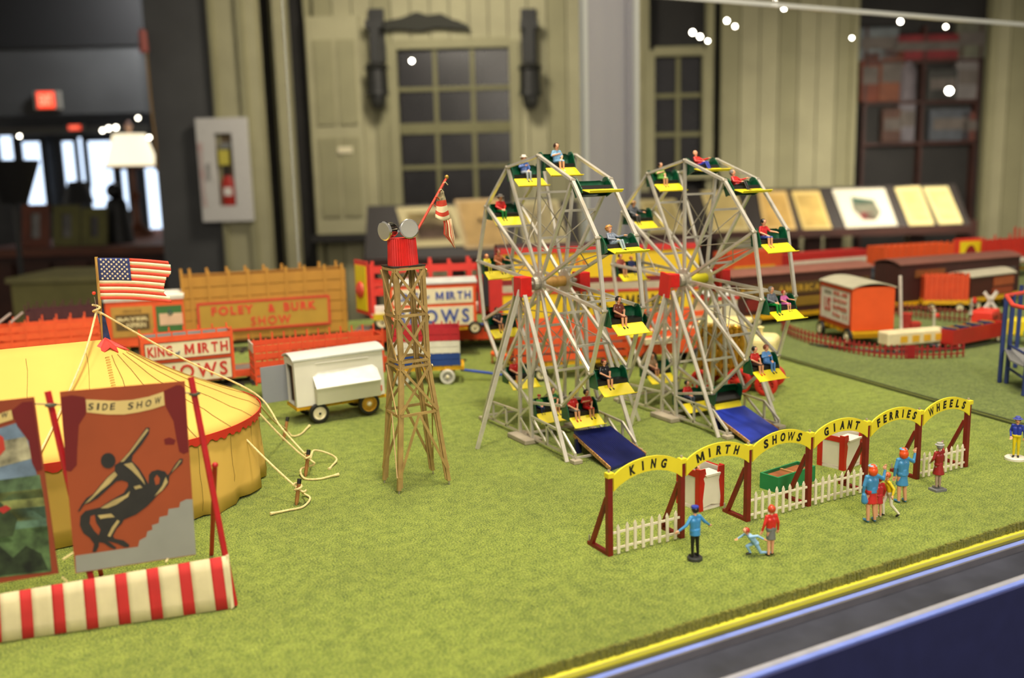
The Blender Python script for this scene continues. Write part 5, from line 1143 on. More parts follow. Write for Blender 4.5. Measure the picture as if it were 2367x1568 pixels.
figure('standing_figure', 'boy in yellow shirt and white trousers striding beside the waving woman', GRP, 'walk', walk, gp(2054, 1194), face_dir(-.85, .5), dict(top='dcc018', bot='e3dcc6', shoe='1a1815'), 'b8562c', None, .128)
child = stand_pose(bare=True, cones=[skirt(.62, .17)], sleeve=TOP)
figure('standing_figure', 'small red-dressed girl half hidden between the woman and the striding boy', GRP, 'child', child, gp(2030, 1196), face_dir(.2, 1), dict(top='b3242a', bot='b3242a', shoe='d8d2c6'), 'b8341c', None, .118)
silv = stand_pose(elR=(.27, .0, 1.18), wrR=(.22, -.14, 1.05), elL=(-.30, -.12, 1.40), wrL=(-.34, -.22, 1.62), hdL=(0, -.1, 1), bare=True, cones=[skirt(.56, .22)], knL=(-.07, 0, .48), anL=(-.07, .02, .08), knR=(.08, 0, .48), anR=(.08, .02, .08))
figure('standing_figure', 'woman in dark red coat and silver hat waving, on a grey square base', GRP, 'silv', silv, gp(2167, 1134), face_dir(.15, 1), dict(top='8e1f1c', bot='8e1f1c', shoe='77726a', skin=mat('b59a8a', .35, .15, .1, 6, name='pewter_skin')), '8a8a8a', ('boater', 'a8a8a4'), .137, ('77787a', .036, 'square'))
bman = stand_pose(elL=(-.26, .05, 1.15), wrL=(-.22, -.12, .93), elR=(.27, .02, 1.15), wrR=(.30, .0, .9), knL=(-.08, -.05, .5), anL=(-.08, -.04, .08), toeL=(-.09, -.2, .05))
figure('standing_figure', 'man in blue jacket, yellow trousers and blue hat on a white base at the side', GRP, 'bman', bman, gp(2347, 1062), face_dir(-.9, -.45), dict(top='2838a0', bot='d8c21c', shoe='1a1a1a'), '3a2a1c', ('brim', '5058a8'), .133, ('e0dac8', .058, 'round'))

# ------------------------------------------------------------------ ticket booths and planter
bwht = mat('e8e1cd', .45, .0, .06, 8, name='booth_white'); bred = mat('bf2118', .4, .0, .1, 9, name='booth_red')
def booth(label, o, ex, ey, h):
    t = thing('ticket_booth', label, 'ticket booth', o, atan2(ex.y, ex.x), 'red and white ticket booths'); L = ex.length; W_ = ey.length; p = .030; tk = .007
    def corner(x, y): return [(x, y)]
    # front wall with a waisted red frame and a counter cut-out
    for nm, a in (('front', 0), ('back', 1)):
        y0 = 0 if a == 0 else W_-tk
        hz = h*.84 if a == 0 else h
        MB().prism([(.004, .012), (L*.5, .026), (L-.004, .012), (L-.004, hz), (.004, hz)], y0, y0+tk).obj('wall_panel', bwht, t)
    for x in (0, L-tk): MB().box(x, x+tk, .004, W_-.004, .02, h*.93).obj('wall_panel', bwht, t)
    for (x, s) in ((0, 1), (L, -1)):
        for y, out in ((-.004, True), (W_-.003, False)):
            pf = [(x - .004*s, 0), (x + .022*s, 0), (x + .018*s, h*.25), (x + .026*s, h*.52), (x + .030*s, h*.66), (x + .022*s, h*.78), (x + .040*s, h*.86), (x + .034*s, h), (x - .004*s, h)]
            MB().prism(pf, y, y+.007).obj('corner_board', bred, t)
        for y, s2 in ((0, 1), (W_, -1)): MB().box(min(x-.005*s, x+.004*s), max(x-.005*s, x+.004*s), min(y, y+.028*s2), max(y, y+.028*s2), 0, h).obj('corner_board', bred, t)
    o2 = MB().prism([(.034, h*.81), (L-.034, h*.81), (L-.030, h*.86), (.030, h*.86)], -.014, .075).obj('counter', bwht, t)
    for x in (-.004, L-.004): MB().box(x, x+.008, 0, W_, h*.80, h*.95).obj('side_rail', bred, t)
    MB().box(0, L, 0, W_, .0, .012).obj('floor_panel', bwht, t)
    return t
A_, B_, C_ = gp(1617, 1184), gp(1664, 1171), gp(1581, 1160)
ex = (B_ - A_); ex *= .16/ex.length; ey = Vector((-ex.y, ex.x, 0)).normalized()*.165
booth('red and white ticket booth with a seller inside, behind the second arch', A_, ex, ey, .218)
sell = stand_pose(wrL=(-.16, -.22, 1.05), wrR=(.16, -.22, 1.05), elL=(-.26, -.02, 1.16), elR=(.26, -.02, 1.16))
figure('standing_figure', 'ticket seller in a grey coat inside the nearer booth', GRP, 'sell', sell, A_ + ex*.42 + ey*.55 + V((0, 0, .012)), face_dir(0, -1), dict(top='8a8f94', bot='5a5a58'), '4a3428', None, .112)
A_, B_ = gp(1950, 1089), gp(2003, 1068)
ex = (B_ - A_); ex *= .19/ex.length; ey = Vector((-ex.y, ex.x, 0)).normalized()*.165
booth('empty red and white ticket booth behind the fourth arch', A_, ex, ey, .20)
A_, B_ = gp(1798, 1141), gp(1884, 1112); ex = B_ - A_; ey = (gp(1768, 1128) - A_); t = thing('planter_box', 'green wooden box with two brown compartments behind the third arch', 'box', A_, atan2(ex.y, ex.x)); L = ex.length; W_ = .12; hh = .085; pg = mat('1f7d48', .5, .0, .12, 8, name='planter_green'); br = mat('8a4f22', .8, .0, .25, 14, name='planter_brown')
for a in ((0, L, 0, .010), (0, L, W_-.010, W_), (0, .010, .010, W_-.010), (L-.010, L, .010, W_-.010)): box('side_board', pg, t, a[0], a[1], a[2], a[3], 0, hh)
for k in range(2): box('compartment', br, t, .010+(L-.02)*k/2+.004, .010+(L-.02)*(k+1)/2-.004, .010, W_-.010, .006, hh-.016)
box('divider', mat('c29a5c', .7), t, L/2-.004, L/2+.004, .010, W_-.010, .0, hh-.006)
# ------------------------------------------------------------------ show wagons, trailers and rail cars
def veh(name, label, cat, pl, pr, z=0.0, group=None):
    a, b = gp(*pl, z), gp(*pr, z); d = b - a; t = thing(name, label, cat, a, atan2(d.y, d.x), group)
    m_ = (a + b)/2; q = m_ - Vector((0, 0, EYE)); s = FPX/q.dot(_f0)
    return t, d.length, s
def wheel(t, x, y, r, w_=.035, tyre=BLACK, rim=CREAM, spokes=0, hubm=None):
    M_ = Matrix.Translation((x, y, r)) @ Matrix.Rotation(pi/2, 4, 'X')
    o = MB().lathe([(r*.70, -w_/2), (r*.93, -w_/2), (r, -w_*.32), (r, w_*.32), (r*.93, w_/2), (r*.70, w_/2), (r*.70, -w_/2)], M_, 22).obj('wheel', tyre, t, True)
    if spokes:
        MB().lathe([(r*.64, -w_*.4), (r*.76, -w_*.4), (r*.76, w_*.4), (r*.64, w_*.4), (r*.64, -w_*.4)], M_, 22).obj('rim', rim, o, True)
        mb = MB()
        for k in range(spokes): a = 2*pi*k/spokes; mb.bar(M_ @ Vector((r*.15*cos(a), r*.15*sin(a), 0)), M_ @ Vector((r*.7*cos(a), r*.7*sin(a), 0)), r*.08, r*.10)
        mb.obj('spoke', rim, o)
        MB().lathe([(r*.22, -w_*.3), (r*.22, w_*.45), (r*.10, w_*.7), (.001, w_*.72)], M_, 14).obj('hub', hubm or CREAM, o, True)
    else:
        MB().lathe([(r*.70, -w_*.35), (r*.71, w_*.30), (r*.60, w_*.42), (r*.50, w_*.20), (r*.26, w_*.22), (r*.22, w_*.5), (.001, w_*.5)], M_, 20).obj('rim', rim, o, True); MB().lathe([(r*.14, w_*.4), (r*.12, w_*.62), (.001, w_*.62)], M_, 10).obj('hub', hubm or BLACK, o)
    return o
def chassis(t, x0, x1, y0, y1, z0, z1, m=None):
    m = m or CHROMEY
    for y in (y0+.01, y1-.025): box('chassis_beam', m, t, x0, x1, y, y+.015, z0, z1)
    n = max(3, int((x1-x0)/.12))
    for k in range(n): xx = x0 + (x1-x0-.02)*k/(n-1); box('cross_member', m, t, xx, xx+.018, y0-.004, y1+.004, z0+.002, z1-.006)
def axle_set(t, x, y0, y1, r, **k):
    for y in (y0, y1): wheel(t, x, y, r, **k)
    MB().tube([(x, y0, r), (x, y1, r)], r*.14, 6).obj('axle', BLACK, t); box('spring_block', CHROMEY, t, x-r*.5, x+r*.5, y0+.02, y1-.02, r*.9, r*1.35)
def stake_body(t, x0, x1, y0, y1, z0, z1, rails, posts, m, gap=.25, postm=None, inner=None, over=.025, endrails=None):
    postm = postm or m; h = (z1-z0)/rails
    for k in range(rails):
        mm = m[k] if isinstance(m, list) else m; a, b = z0 + h*k + h*gap/2, z0 + h*(k+1) - h*gap/2
        for y in (y0, y1-.008): box('slat', mm, t, x0, x1, y, y+.008, a, b)
        for x in (x0, x1-.008): box('slat', mm, t, x, x+.008, y0+.008, y1-.008, a, b)
    pm = postm if not isinstance(postm, list) else None
    for k in range(posts):
        xx = x0 + (x1-x0-.012)*k/(posts-1)
        for y in (y0-.007, y1-.001):
            if pm: box('stake', pm, t, xx, xx+.012, y, y+.008, z0-.01, z1+over)
            else:
                for j, q in enumerate(postm): box('stake', q, t, xx, xx+.012, y, y+.008, z0+h*j, z0+h*(j+1)+(over if j == rails-1 else 0))
    if inner: box('bed', inner, t, x0+.009, x1-.009, y0+.009, y1-.009, z0, z0+.012)
def arched_roof(t, x0, x1, y0, y1, z, rise, m, over=.012, name='roof', n=8):
    P = []
    for k in range(n+1): f_ = k/n; P.append((y0-over + (y1-y0+2*over)*f_, z + rise*4*f_*(1-f_)))
    P2 = [(y, zz-.012) for y, zz in P[::-1]]
    P = P + P2; m2 = len(P); V_ = [(x0-over, y, zz) for y, zz in P] + [(x1+over, y, zz) for y, zz in P]
    return MB().add(V_, [tuple(range(m2-1, -1, -1)), tuple(range(m2, 2*m2))] + [(i, (i+1) % m2, m2+(i+1) % m2, m2+i) for i in range(m2)]).obj(name, m, t)
def sign(t, x0, x1, z0, z1, y, bg, frame=None, fw=.008):
    s = box('sign_board', bg, t, x0, x1, y-.006, y, z0, z1)
    if frame:
        for a in ((x0, x1, z0-fw, z0), (x0, x1, z1, z1+fw), (x0-fw, x0, z0-fw, z1+fw), (x1, x1+fw, z0-fw, z1+fw)): box('sign_frame', frame, s, a[0], a[1], y-.010, y+.001, a[2], a[3])
    return s

# --- white wagon with a side bay and an open end door
t, L, S = veh('show_wagon', 'off-white enclosed wagon with a slanted side bay and open grey end door', 'wagon', (691, 984), (893, 954))
t.rotation_euler.y = -.022; wht = mat('e6e3d3', .5, .0, .04, 5, name='wagon_white'); D_ = .25; zb, zt3 = .135, .465
for a in ((0, L, 0, .01), (0, L, D_-.01, D_), (L-.01, L, .01, D_-.01)): box('side_wall', wht, t, a[0], a[1], a[2], a[3], zb, zt3)
box('end_post', wht, t, 0, .01, .01, .05, zb, zt3); box('end_post', wht, t, 0, .01, D_-.04, D_-.01, zb, zt3); box('end_header', wht, t, 0, .01, .05, D_-.04, zt3-.05, zt3)
box('interior', mat('4a3a2c', .8), t, .03, L-.02, .012, D_-.012, zb, zt3-.02); box('door_jamb', mat('7a4a30', .7), t, -.002, .012, .046, .054, zb, zt3-.05)
box('wagon_floor', wht, t, 0, L, 0, D_, zb-.008, zb)
arched_roof(t, 0, L, 0, D_, zt3, .030, mat('c9ccc4', .45, .0, .05, 4, name='wagon_roof'))
dr_ = box('end_door', mat('8d9197', .5, .0, .06, 5, name='door_grey'), t, -.185, -.004, .20, .208, zb+.01, zt3-.06); 
bx0, bx1 = L*.20, L*.92; z0, z1, z2 = zb-.005, zb+.115, zb+.225
V_ = [(bx0, 0, z0), (bx1, 0, z0), (bx1, -.055, z0+.005), (bx0, -.055, z0+.005), (bx0, -.07, z1), (bx1, -.07, z1), (bx0, 0, z1), (bx1, 0, z1)]
MB().add(V_, [(0, 1, 2, 3), (3, 2, 5, 4), (0, 3, 4, 6), (1, 7, 5, 2), (4, 5, 7, 6), (0, 6, 7, 1)]).obj('side_bay', mat('c9c7ad', .5, .0, .05, 5, name='bay_white'), t)
V_ = [(bx0-.004, -.076, z1+.006), (bx1+.004, -.076, z1+.006), (bx1+.004, -.006, z2-.03), (bx1-.03, -.004, z2), (bx0+.035, -.004, z2), (bx0-.004, -.006, z2-.03)]
MB().add(V_ + [(x, y+.002, z-.008) for x, y, z in V_], [tuple(range(6)), tuple(range(11, 5, -1))] + [((i+1) % 6, i, 6+i, 6+(i+1) % 6) for i in range(6)]).obj('bay_lid', mat('efeee4', .4, name='lid_white'), t)
box('bay_gap', BLACK, t, bx0, bx1, -.071, -.02, z1, z1+.005); MB().tube([(bx0+.02, -.004, z2+.06), (bx1-.06, -.004, z2+.055)], .003, 5).obj('awning_rod', wht, t); box('tail_light', mat('d8604c', .5), t, L-.06, L-.02, -.004, 0, zb+.02, zb+.06)
chassis(t, -.005, L+.01, 0, D_, zb-.035, zb-.009)
fr_ = Matrix.Identity(4)
axle_set(t, .145, -.02, D_+.02, .070, w_=.042, hubm=BLACK)
axle_set(t, .515, -.02, D_+.02, .080, w_=.034, tyre=BLACK, rim=mat('d9a72c', .5), spokes=16)
# small pink ball under the door
b_ = thing('float_ball', 'small pinkish ball lying under the open door of the white wagon', 'ball', gp(660, 924)); MB().sphere((0, 0, .035), .035, 14, 9).obj('ball', mat('c9a08c', .5), b_, True); MB().lathe([(.036, -.003), (.0365, 0), (.036, .003)], Matrix.Translation((0, 0, .035)), 14).obj('seam_ring', mat('a8806c', .6), b_)

# --- red, white and blue stake wagon
t, L, S = veh('stake_wagon', 'red, white and blue slatted wagon with a blue drawbar behind the tower', 'wagon', (905, 893), (1066, 887))
D_ = .27; zb = .155; bl, wh, rd_ = mat('1d3f86', .5, .0, .1, 8), mat('ddd9c8', .5), mat('b8202c', .5, .0, .1, 8)
stake_body(t, 0, L, 0, D_, zb, zb+.31, 6, 9, [bl, bl, wh, wh, rd_, rd_], .08, [bl, bl, wh, wh, rd_, rd_], GREY, .02)
box('load_cover', mat('55575a', .8), t, .01, L-.01, .02, D_-.02, zb+.24, zb+.262)
chassis(t, 0, L+.03, 0, D_, zb-.04, zb-.005); wr_ = mat('cfccc0', .4)
axle_set(t, .09, -.005, D_+.005, .062, tyre=wr_, rim=wr_, spokes=12, w_=.028); axle_set(t, L-.11, -.005, D_+.005, .062, tyre=wr_, rim=wr_, spokes=12, w_=.028)
MB().tube([(L, D_/2, .09), (L+.30, D_/2-.05, .05), (L+.52, D_/2-.08, .02)], .012).obj('drawbar', mat('2a4ab0', .45), t, True)

# --- orange cage wagon behind the first wheel
t, L, S = veh('stake_wagon', 'orange slatted wagon on a yellow chassis behind the first ferris wheel', 'wagon', (1190, 886), (1452, 866))
D_ = .26; zb = .155
stake_body(t, 0, L, 0, D_, zb, zb+.34, 5, 6, ORANGE, .26, ORANGE, GREY, .03)
box('cargo', mat('b9b6aa', .7), t, .02, L-.02, .08, D_-.03, zb+.012, zb+.20); chassis(t, 0, L, 0, D_, zb-.035, zb-.004)
axle_set(t, .22, -.01, D_+.01, .062); axle_set(t, L-.17, -.01, D_+.01, .062)
o = thing('loading_chute', 'orange wedge-shaped chute lying beside the slatted wagon', 'chute', gp(1135, 842)); a, b, c = gp(1206, 850) - o.location, gp(1210, 838) - o.location, gp(1150, 836) - o.location
MB().add([(0, 0, .10), tuple(a + Vector((0, 0, .085))), tuple(a + Vector((.05, .12, .085))), (.06, .10, .10), (0, 0, .085), tuple(a + Vector((0, 0, 0))), tuple(a + Vector((.05, .12, 0))), (.06, .10, .085)], [(0, 1, 2, 3), (7, 6, 5, 4), (0, 4, 5, 1), (1, 5, 6, 2), (2, 6, 7, 3), (3, 7, 4, 0)]).obj('chute_body', mat('e2571f', .5), o); tube('chute_leg', ORANGE2, o, [(.03, .03, 0), (.03, .03, .09)], .008)

# --- flatcar track in the middle row
def track(label, pl, pr, zr=.0):
    t, L, S = veh('toy_track', label, 'track', pl, pr)
    mb = MB()
    n = int(L/.10)
    for k in range(n): box('tie', mat('2c2019', .8, .0, .3, 9, name='tie_brown'), t, L*k/n, L*k/n+.04, -.03, .23, 0, .012) if n < 70 else None
    for y in (.02, .18): box('rail', mat('4a4642', .4, .6, name='rail_steel'), t, 0, L, y, y+.014, .012, .03)
    return t
def flatcar(label, pl, pr, h0, h1, m, wheels, y1=.26, deckm=None):
    t, L, S = veh('flatcar', label, 'flatcar', pl, pr)
    box('deck', deckm or mat('6d6258', .8, .0, .2, 8, name='deck_grey'), t, 0, L, 0, y1, h1, h1+.012); box('side_sill', m, t, 0, L, -.008, .004, h0, h1+.014); box('side_sill', m, t, 0, L, y1-.004, y1+.008, h0, h1+.014)
    box('end_sill', m, t, -.006, .004, 0, y1, h0, h1+.01); box('end_sill', m, t, L-.004, L+.006, 0, y1, h0, h1+.01); box('centre_beam', BLACK, t, .03, L-.03, .09, .17, h0-.01, h1)
    n = max(4, int(L/.16))
    for k in range(n): xx = .02 + (L-.05)*k/(n-1); box('stake_pocket', m, t, xx, xx+.02, -.014, -.006, h0+.01, h1)
    for wx in wheels:
        for y in (.03, y1-.03): wheel(t, L*wx, y, .042, .02, mat('2a2724', .5, .4), mat('b5b0a4', .4, .4))
        MB().tube([(L*wx, .03, .042), (L*wx, y1-.03, .042)], .007, 6).obj('axle', BLACK, t)
    return t, L, h1+.012
track('dark model railway track under the near row of flatcars', (250, 925), (1080, 838)); track('dark model railway track under the tall ochre stock car', (60, 842), (1130, 786))
fl1, FL1, fz1 = flatcar('long orange flatcar carrying slatted wagons beyond the tent', (300, 915), (895, 856), .07, .115, ORANGE2, (.06, .12, .46, .52, .90, .96))
fl2, FL2, fz2 = flatcar('long orange-red flatcar under the blue-lettered show wagon', (820, 815), (1640, 795), .10, .20, mat('d2421c', .5, .0, .08, 7), (.05, .10, .45, .50, .88, .93), .34)

def z_on(px, py, z): return gp(px, py, z)
# --- white-lettered wagons on the near flatcar
t, L, S = veh('show_wagon', 'orange wagon with cream boards and red MIRTH SHOWS lettering beside the tent', 'wagon', (334, 902), (546, 879), fz1)
H = .40; D_ = .25
for a in ((0, L, 0, .01), (0, L, D_-.01, D_), (0, .01, .01, D_-.01), (L-.01, L, .01, D_-.01)): box('side_wall', ORANGE, t, a[0], a[1], a[2], a[3], .02, H)
box('cargo_floor', GREY, t, .01, L-.01, .01, D_-.01, .02, .16); box('grey_liner', mat('8f928c', .7), t, .01, L-.01, D_-.02, D_-.011, .1, H-.01)
for k in range(7): 
    xx = .005 + (L-.022)*k/6
    for y in (0, D_-.012): box('stake', ORANGE, t, xx, xx+.012, y, y+.012, H, H+.035)
sb = sign(t, .03, L-.03, H*.56, H*.88, -.001, CREAM, DKRED, .004); inkr = mat('c2332a', .5)
text('of', mat('2a3a70', .5), sb, L*.36, L*.41, H*.63, H*.70, -.008, .03); text('KING', inkr, sb, .045, L*.33, H*.62, H*.82, -.008, .03, spacing=1.1); text('MIRTH', inkr, sb, L*.46, L-.045, H*.62, H*.82, -.008, .045, spacing=1.25)
sb = sign(t, .03, L-.03, H*.08, H*.48, -.001, CREAM, DKRED, .004); text('SHOWS', inkr, sb, .06, L-.06, H*.14, H*.42, -.008, .05, spacing=1.3)
axle_set(t, .1, .02, D_-.02, .03, w_=.02); axle_set(t, L-.1, .02, D_-.02, .03, w_=.02)
t, L, S = veh('stake_wagon', 'open orange slatted wagon behind the off-white wagon', 'wagon', (592, 898), (890, 866), fz1)
stake_body(t, 0, L, 0, .27, .03, .335, 5, 12, ORANGE2, .34, ORANGE2, mat('6d4a3c', .8), .045); axle_set(t, .12, .02, .25, .03, w_=.02); axle_set(t, L-.12, .02, .25, .03, w_=.02)
box('tail_gate', mat('c9c2b0', .7), t, -.004, .004, .02, .25, .27, .34)
t, L, S = veh('stake_wagon', 'orange slatted wagon behind the tent peak at the far left', 'wagon', (2, 880), (240, 858))
stake_body(t, 0, L, 0, .27, .06, .48, 6, 8, ORANGE, .30, ORANGE, GREY, .045); axle_set(t, .14, .02, .25, .05); axle_set(t, L-.14, .02, .25, .05)
for x in (.02, L*.14): MB().tube([(x, .02, .50), (x+.09, .24, .56)], .012).obj('ridge_pole', mat('9a8a80', .7), t, True)

# --- far row: box car, stock car
t, L, S = veh('box_car', 'orange box car with BAYER ASPIRIN poster and white roof behind the flag', 'rail car', (253, 820), (432, 808))
H = .555; z0 = .065; D_ = .34
box('body', ORANGE, t, 0, L, 0, D_, z0, H); arched_roof(t, 0, L, 0, D_, H, .05, WHITE); box('roof_fascia', WHITE, t, -.01, L+.01, -.012, -.002, H-.025, H+.01)
s1 = sign(t, L*.07, L*.60, z0+.10, H-.08, -.001, mat('b58a3c', .6, .0, .15, 6)); p_ = box('product_panel', mat('5f4a24', .6, .0, .3, 8), s1, L*.12, L*.55, -.010, -.006, z0+.17, H-.16)
cw = mat('e0cf9a', .6); text('BAYER', cw, p_, L*.14, L*.54, z0+.265, H-.19, -.010, .04); text('ASPIRIN', cw, p_, L*.24, L*.50, z0+.195, z0+.245, -.010, .02); text('GENUINE', mat('8a6a34', .6), s1, L*.22, L*.46, H-.14, H-.11, -.007, .01)
s2 = sign(t, L*.64, L*.98, z0+.13, H-.09, -.001, mat('3d6b34', .6)); box('product_panel', mat('d8b494', .6), s2, L*.68, L*.98, -.010, -.006, z0+.20, H-.17); text('B', mat('3d5a4a', .6), s2, L*.80, L*.86, z0+.30, z0+.36, -.012, .03)
box('side_post', BLACK, t, -.03, -.004, .0, D_, z0, H+.03)
for wx in (.12, .22, .78, .88): 
    for y in (.05, D_-.05): wheel(t, L*wx, y, .05, .02, BLACK, mat('c9b23c', .5))
t, L, S = veh('stock_car', 'tall ochre stock car with the red FOLEY & BURK SHOW board', 'rail car', (430, 806), (806, 776))
z0, H, D_ = .055, .735, .38
rr = random.Random(2)
for k in range(6):
    a, b = z0 + (H-z0)*k/6, z0 + (H-z0)*(k+1)/6
    for y in (0, D_-.012): box('plank', OCHRE, t, 0, L, y, y+.012, a+.004, b-.004)
    for x in (0, L-.012): box('plank', OCHRE, t, x, x+.012, .012, D_-.012, a+.004, b-.004)
for k in range(10):
    xx = (0, .05, .155, .275, .39, .505, .62, .735, .86, .97)[k]*L
    for y in (-.012, D_-.002): box('stake', OCHRE, t, xx, xx+.028, y, y+.014, z0-.01, H+.055)
box('liner', mat('8a5a18', .7), t, .014, L-.014, .014, .02, z0, H-.01); box('liner', mat('8a5a18', .7), t, .014, L-.014, D_-.02, D_-.014, z0, H-.01); box('floor_bed', mat('6b4514', .7), t, 0, L, 0, D_, z0-.02, z0)
s1 = sign(t, L*.095, L*.875, z0+.115, z0+.385, -.022, mat('b08a30', .6, .0, .06, 6), mat('c8352a', .5), .022); lr = mat('d23a2a', .5)
for nm, xa, xb, za, zb_ in (('FOLEY', .165, .415, .265, .36), ('&', .505, .545, .265, .355), ('BURK', .60, .80, .265, .36), ('SHOW', .395, .64, .135, .23)): text(nm, lr, s1, L*xa, L*xb, z0+za, z0+zb_, -.029, .035, spacing=1.25)
box('under_frame', mat('1d1a17', .7), t, .02, L-.02, .06, D_-.06, .012, z0-.02)
for wx in (.10, .20, .74, .84):
    for y in (.06, D_-.06): wheel(t, L*wx, y, .055, .022, mat('2a2724', .5, .4), mat('c9c4b4', .3, .6))
t, L, S = veh('gondola_car', 'low maroon rail car with stakes at the far left behind the slatted wagon', 'rail car', (70, 838), (236, 824))
mr = mat('4a1f22', .6); stake_body(t, 0, L, 0, .3, .12, .50, 4, 9, mr, .1, mr, BLACK, .06); box('coupler', BLACK, t, L, L+.06, .12, .18, .1, .14)
for wx in (.15, .85):
    for y in (.05, .25): wheel(t, L*wx, y, .05, .02)

# --- wagons on the far flatcar
t, L, S = veh('show_wagon', 'orange wagon with cream boards and blue KING of MIRTH SHOWS lettering', 'wagon', (905, 782), (1103, 772), fz2)
H = .50; D_ = .28; z0 = .075
box('body', mat('e2541f', .5), t, 0, L, 0, D_, z0, H); arched_roof(t, 0, L, 0, D_, H, .035, ROOFGREY)
inkb = mat('2f4b9c', .5)
sb = sign(t, .03, L-.03, z0+.23, H-.05, -.001, CREAM); text('KING', inkb, sb, .06, L*.33, z0+.265, H-.085, -.008, .04); text('of', inkb, sb, L*.40, L*.46, z0+.28, z0+.31, -.008, .03); text('MIRTH', inkb, sb, L*.53, L-.05, z0+.265, H-.085, -.008, .045, spacing=1.2)
sb = sign(t, .03, L-.03, z0+.02, z0+.20, -.001, CREAM); text('SHOWS', inkb, sb, .07, L-.07, z0+.045, z0+.175, -.008, .05, spacing=1.35)
chassis(t, 0, L+.04, 0, D_, z0-.03, z0); axle_set(t, .12, -.01, D_+.01, .062); axle_set(t, L-.02, -.01, D_+.01, .062)
MB().tube([(L+.04, .14, .07), (L+.22, .14, .06)], .010).obj('drawbar', BLUE, t, True)
t, L, S = veh('stake_truck', 'long red railed truck body with a yellow end panel', 'truck', (896, 778), (1228, 764), fz2)
t.location += Vector((0, .42, 0)); rb_ = mat('d6382c', .5, .0, .08, 8, name='truck_red'); D_ = .34; z0, H = .17, .62
for k in range(8):
    xx = L*k/7*.985
    for y in (0, D_): box('stake', rb_, t, xx, xx+.035, y-.01, y+.01, z0, H + (.05 if k % 2 else .03))
for z in (z0+.17, H-.19, H-.06):
    for y in (0, D_): box('side_rail', rb_, t, 0, L, y-.006, y+.006, z, z+.040)
box('bed', WHITE, t, 0, L, 0, D_, z0-.02, z0+.03); box('bed_edge', rb_, t, -.01, L+.01, -.012, D_+.012, z0-.05, z0-.02)
GM = Matrix.Translation((-.01, -.005, 0)) @ Matrix.Rotation(radians(24), 4, 'Z')
e_ = MB().box(-.012, .0, 0, D_, z0-.02, H+.06, GM).obj('end_gate', rb_, t); MB().box(-.02, -.012, .03, D_-.03, z0+.02, H+.01, GM).obj('yellow_panel', YELLOW, e_); MB().lathe([(.085, 0), (.08, .02), (.02, .05), (.001, .05)], GM @ Matrix.Translation((-.02, D_/2, z0+.22)) @ Matrix.Rotation(-pi/2, 4, 'Y'), 18).obj('end_boss', mat('c8402f', .5), e_, True)
axle_set(t, .10, .0, D_, .08); axle_set(t, L-.16, .0, D_, .08, rim=CHROME)
b = box('fender', mat('c9b020', .5), t, .02, .16, -.02, .02, .1, .16)

# --- long yellow trailer
t, L, S = veh('show_trailer', 'long yellow and red trailer lettered ROYAL AMERICAN between the wheels', 'trailer', (1186, 806), (1652, 788), .06)
t.location += Vector((0, .25, 0)); D_ = .42; z0 = .12; H = .92
yel = mat('e6c31c', .5, .0, .06, 6, name='trailer_yellow'); tr = mat('c22a24', .5); mrn = mat('7d1a1e', .5)
box('body', yel, t, 0, L, 0, D_, z0, H); arched_roof(t, 0, L, 0, D_, H, .035, mat('3a1f1c', .7)); box('roof_rail', tr, t, -.01, L+.01, -.014, .0, H-.045, H+.012)
box('maroon_band', mrn, t, 0, L, -.006, 0, z0+.455, z0+.51); box('grey_band', mat('b5aa92', .6), t, 0, L, -.006, 0, z0+.385, z0+.455); box('red_line', tr, t, 0, L, -.008, 0, z0+.36, z0+.385); box('end_trim', tr, t, -.012, .03, -.01, D_+.01, z0, H); box('lower_red', tr, t, 0, L, -.008, 0, z0, z0+.05)
ink_ = mat('1a1812', .5); text('ROYAL', ink_, t, L*.39, L*.545, z0+.195, z0+.315, -.001, .035, spacing=1.15); text('AMERICAN', ink_, t, L*.59, L*.90, z0+.205, z0+.325, -.001, .035, spacing=1.15)
for i, ch in enumerate('HAMES'):
    text(ch, mat('c8542a', .5), t, L*(.285+.032*i), L*(.310+.032*i), z0+.69-.022*i, z0+.765-.022*i, -.001, .02)
text('& HOME', mat('d9a03a', .5), t, L*.06, L*.20, z0+.60, z0+.67, -.001, .02)
box('doorway', mat('1d1f24', .6), t, -.16, -.10, -.002, .3, z0+.26, z0+.62); box('door_frame', tr, t, -.10, -.012, -.006, D_*.6, z0+.2, z0+.68); box('door_frame', tr, t, -.20, -.16, -.006, D_*.6, z0+.2, z0+.68)
for xx in (.28, .62, .80):
    q = box('emblem_panel', tr, t, L*xx, L*xx+.11, -.010, -.001, z0+.06, z0+.16); MB().lathe([(.03, 0), (.03, .004)], Matrix.Translation((L*xx+.055, -.010, z0+.11)) @ Matrix.Rotation(pi/2, 4, 'X'), 14).obj('emblem_disc', mat('7a8ac4', .5), q)
for wx in (.12, .2, .8, .88): axle_set(t, L*wx, .02, D_-.02, .065)
t, L, S = veh('stake_wagon', 'orange wagon with two side slots behind the second ferris wheel', 'wagon', (1475, 852), (1638, 838))
D_ = .27; z0, H = .11, .47
for a, b in ((z0, z0+.12), (z0+.135, z0+.21), (z0+.235, z0+.29), (z0+.315, H)):
    for y in (0, D_-.01): box('slat', ORANGE, t, 0, L, y, y+.01, a, b)
    for x in (0, L-.01): box('slat', ORANGE, t, x, x+.01, .01, D_-.01, a, b)
for x in (0, .2, L-.22, L-.02): box('stake', ORANGE, t, x, x+.02, -.008, 0, z0, H)
box('load', mat('c9bea4', .7), t, .02, L-.02, .02, D_-.02, z0, z0+.2); box('step', CREAM, t, .05, L*.5, -.04, 0, z0+.10, z0+.15); axle_set(t, .10, -.01, D_+.01, .075, rim=GREY); axle_set(t, L-.1, -.01, D_+.01, .075, rim=GREY)
